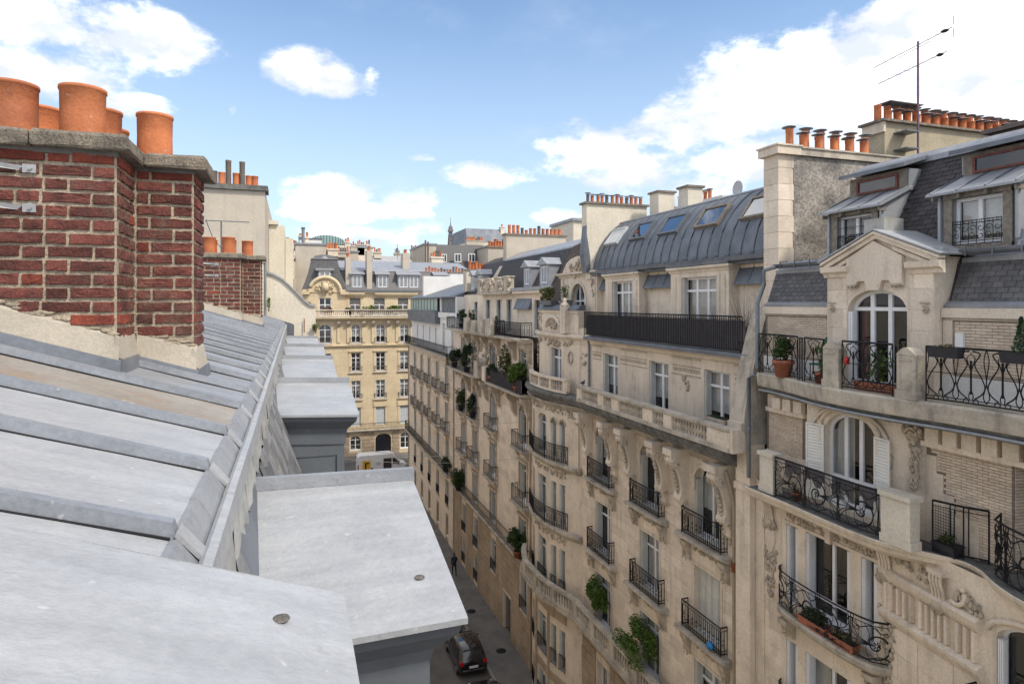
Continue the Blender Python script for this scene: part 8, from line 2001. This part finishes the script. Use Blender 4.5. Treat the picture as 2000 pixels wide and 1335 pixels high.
# pedestrian in black on the right hand pavement, walking away
pc = (11.95, 49.0); pz = -21.37
pt = thing('person', (pc[0], pc[1], pz), 'person in black walking on the right hand pavement below the balconies', 'person')
J = {'pel': (0, 0, .95), 'chest': (0, .04, 1.35), 'neck': (0, .05, 1.50), 'hip_l': (-.10, 0, .90), 'kne_l': (-.11, .16, .50), 'ank_l': (-.10, .22, .09), 'toe_l': (-.10, .38, .04),
     'hip_r': (.10, 0, .90), 'kne_r': (.11, -.03, .50), 'ank_r': (.10, -.22, .12), 'toe_r': (.10, -.10, .03), 'sh_l': (-.19, .04, 1.42), 'el_l': (-.25, -.08, 1.15), 'wr_l': (-.23, .04, .92), 'sh_r': (.19, .04, 1.42), 'el_r': (.27, .10, 1.16), 'wr_r': (.20, .30, 1.12), 'top': (0, .06, 1.56)}
rd = {'pel': .15, 'chest': .165, 'neck': .06, 'hip_l': .10, 'hip_r': .10, 'kne_l': .068, 'kne_r': .068, 'ank_l': .045, 'ank_r': .045, 'toe_l': .04, 'toe_r': .04, 'sh_l': .07, 'sh_r': .07, 'el_l': .05, 'el_r': .05, 'wr_l': .035, 'wr_r': .035, 'top': .05}
ks = list(J); ed = [('pel', 'chest'), ('chest', 'neck'), ('neck', 'top'), ('pel', 'hip_l'), ('hip_l', 'kne_l'), ('kne_l', 'ank_l'), ('ank_l', 'toe_l'), ('pel', 'hip_r'), ('hip_r', 'kne_r'), ('kne_r', 'ank_r'), ('ank_r', 'toe_r'), ('chest', 'sh_l'), ('sh_l', 'el_l'), ('el_l', 'wr_l'), ('chest', 'sh_r'), ('sh_r', 'el_r'), ('el_r', 'wr_r')]
me = bpy.data.meshes.new('body'); me.from_pydata([J[k] for k in ks], [(ks.index(a), ks.index(b)) for a, b in ed], []); me.materials.append(M['cloth_black'])
bo = bpy.data.objects.new('body', me); place(bo, pt, (pc[0], pc[1], pz))
sm = bo.modifiers.new('skin', 'SKIN'); sub_ = bo.modifiers.new('sub', 'SUBSURF'); sub_.levels = 1; sub_.render_levels = 2
for i, k in enumerate(ks): me.skin_vertices[0].data[i].radius = (rd[k], rd[k] * .8); me.skin_vertices[0].data[i].use_root = (k == 'pel')
part(pt, 'head', MB().ball((pc[0], pc[1] + .07, pz + 1.65), (.078, .095, .115), 12, 9), 'skin'); part(pt, 'hair', MB().ball((pc[0], pc[1] + .05, pz + 1.68), (.090, .10, .115), 12, 8), 'hair')
for (hx, hy, hz_) in ((-.23, .06, .86), (.19, .35, 1.13)):
    hm_ = MB().ball((pc[0] + hx, pc[1] + hy, pz + hz_), (.035, .03, .045), 8, 5)
    for q in range(4): hm_.tube([(pc[0] + hx - .024 + .016 * q, pc[1] + hy, pz + hz_ - .03), (pc[0] + hx - .024 + .016 * q, pc[1] + hy + .02, pz + hz_ - .085 + .005 * (q % 3))], .008, 5)
    hm_.tube([(pc[0] + hx + .03, pc[1] + hy + .01, pz + hz_), (pc[0] + hx + .045, pc[1] + hy + .03, pz + hz_ - .04)], .009, 5)
    part(pt, 'hand', hm_, 'skin')
bgt = thing('backpack', (pc[0], pc[1] - .14, pz + 1.2), 'black rucksack on the back of the pedestrian', 'bag'); part(bgt, 'bag', MB().ball((pc[0], pc[1] - .16, pz + 1.22), (.16, .10, .22), 10, 7), 'cloth_black')
for (x, y, lab) in ((12.1, 37.5, 'round iron cover in the pavement, nearer one'), (11.7, 43.0, 'round iron cover in the pavement, farther one')):
    solo('manhole_cover', MB().lathe((0, 0, 0), [(.001, .012), (.3, .012), (.32, 0)], 16), 'iron', lab, 'manhole cover', org=(0, 0, 0)).location = (x, y, -21.366 + H)
# ================================================================ street
def ground(name, pts, z, m):
    o = solo(name, MB().poly([(x, y, z) for x, y in pts]), m, kind='structure'); return o
ground('ground', [(-3000, -300), (3000, -300), (3000, 6000), (-3000, 6000)], -21.52, 'pavement')
ground('road', [(2.6, -20), (10.9, -20), (10.9, 84), (2.6, 84)], -21.5, 'asphalt')
ground('cross_road', [(-60, 79), (60, 79), (60, 89), (-60, 89)], -21.496, 'asphalt')
solo('pavement', MB().box(ID, 10.9, 13.4, -20, 79, -21.6, -21.37).box(ID, .3, 2.6, -20, 79, -21.6, -21.37).box(ID, -60, 60, 89, 92.5, -21.6, -21.37), 'pavement', kind='structure')
solo('kerb', MB().box(ID, 10.76, 10.9, -20, 79, -21.6, -21.36).box(ID, 2.6, 2.74, -20, 79, -21.6, -21.36).box(ID, -60, 60, 88.86, 89.0, -21.6, -21.36), 'kerb', kind='structure')
rooms()
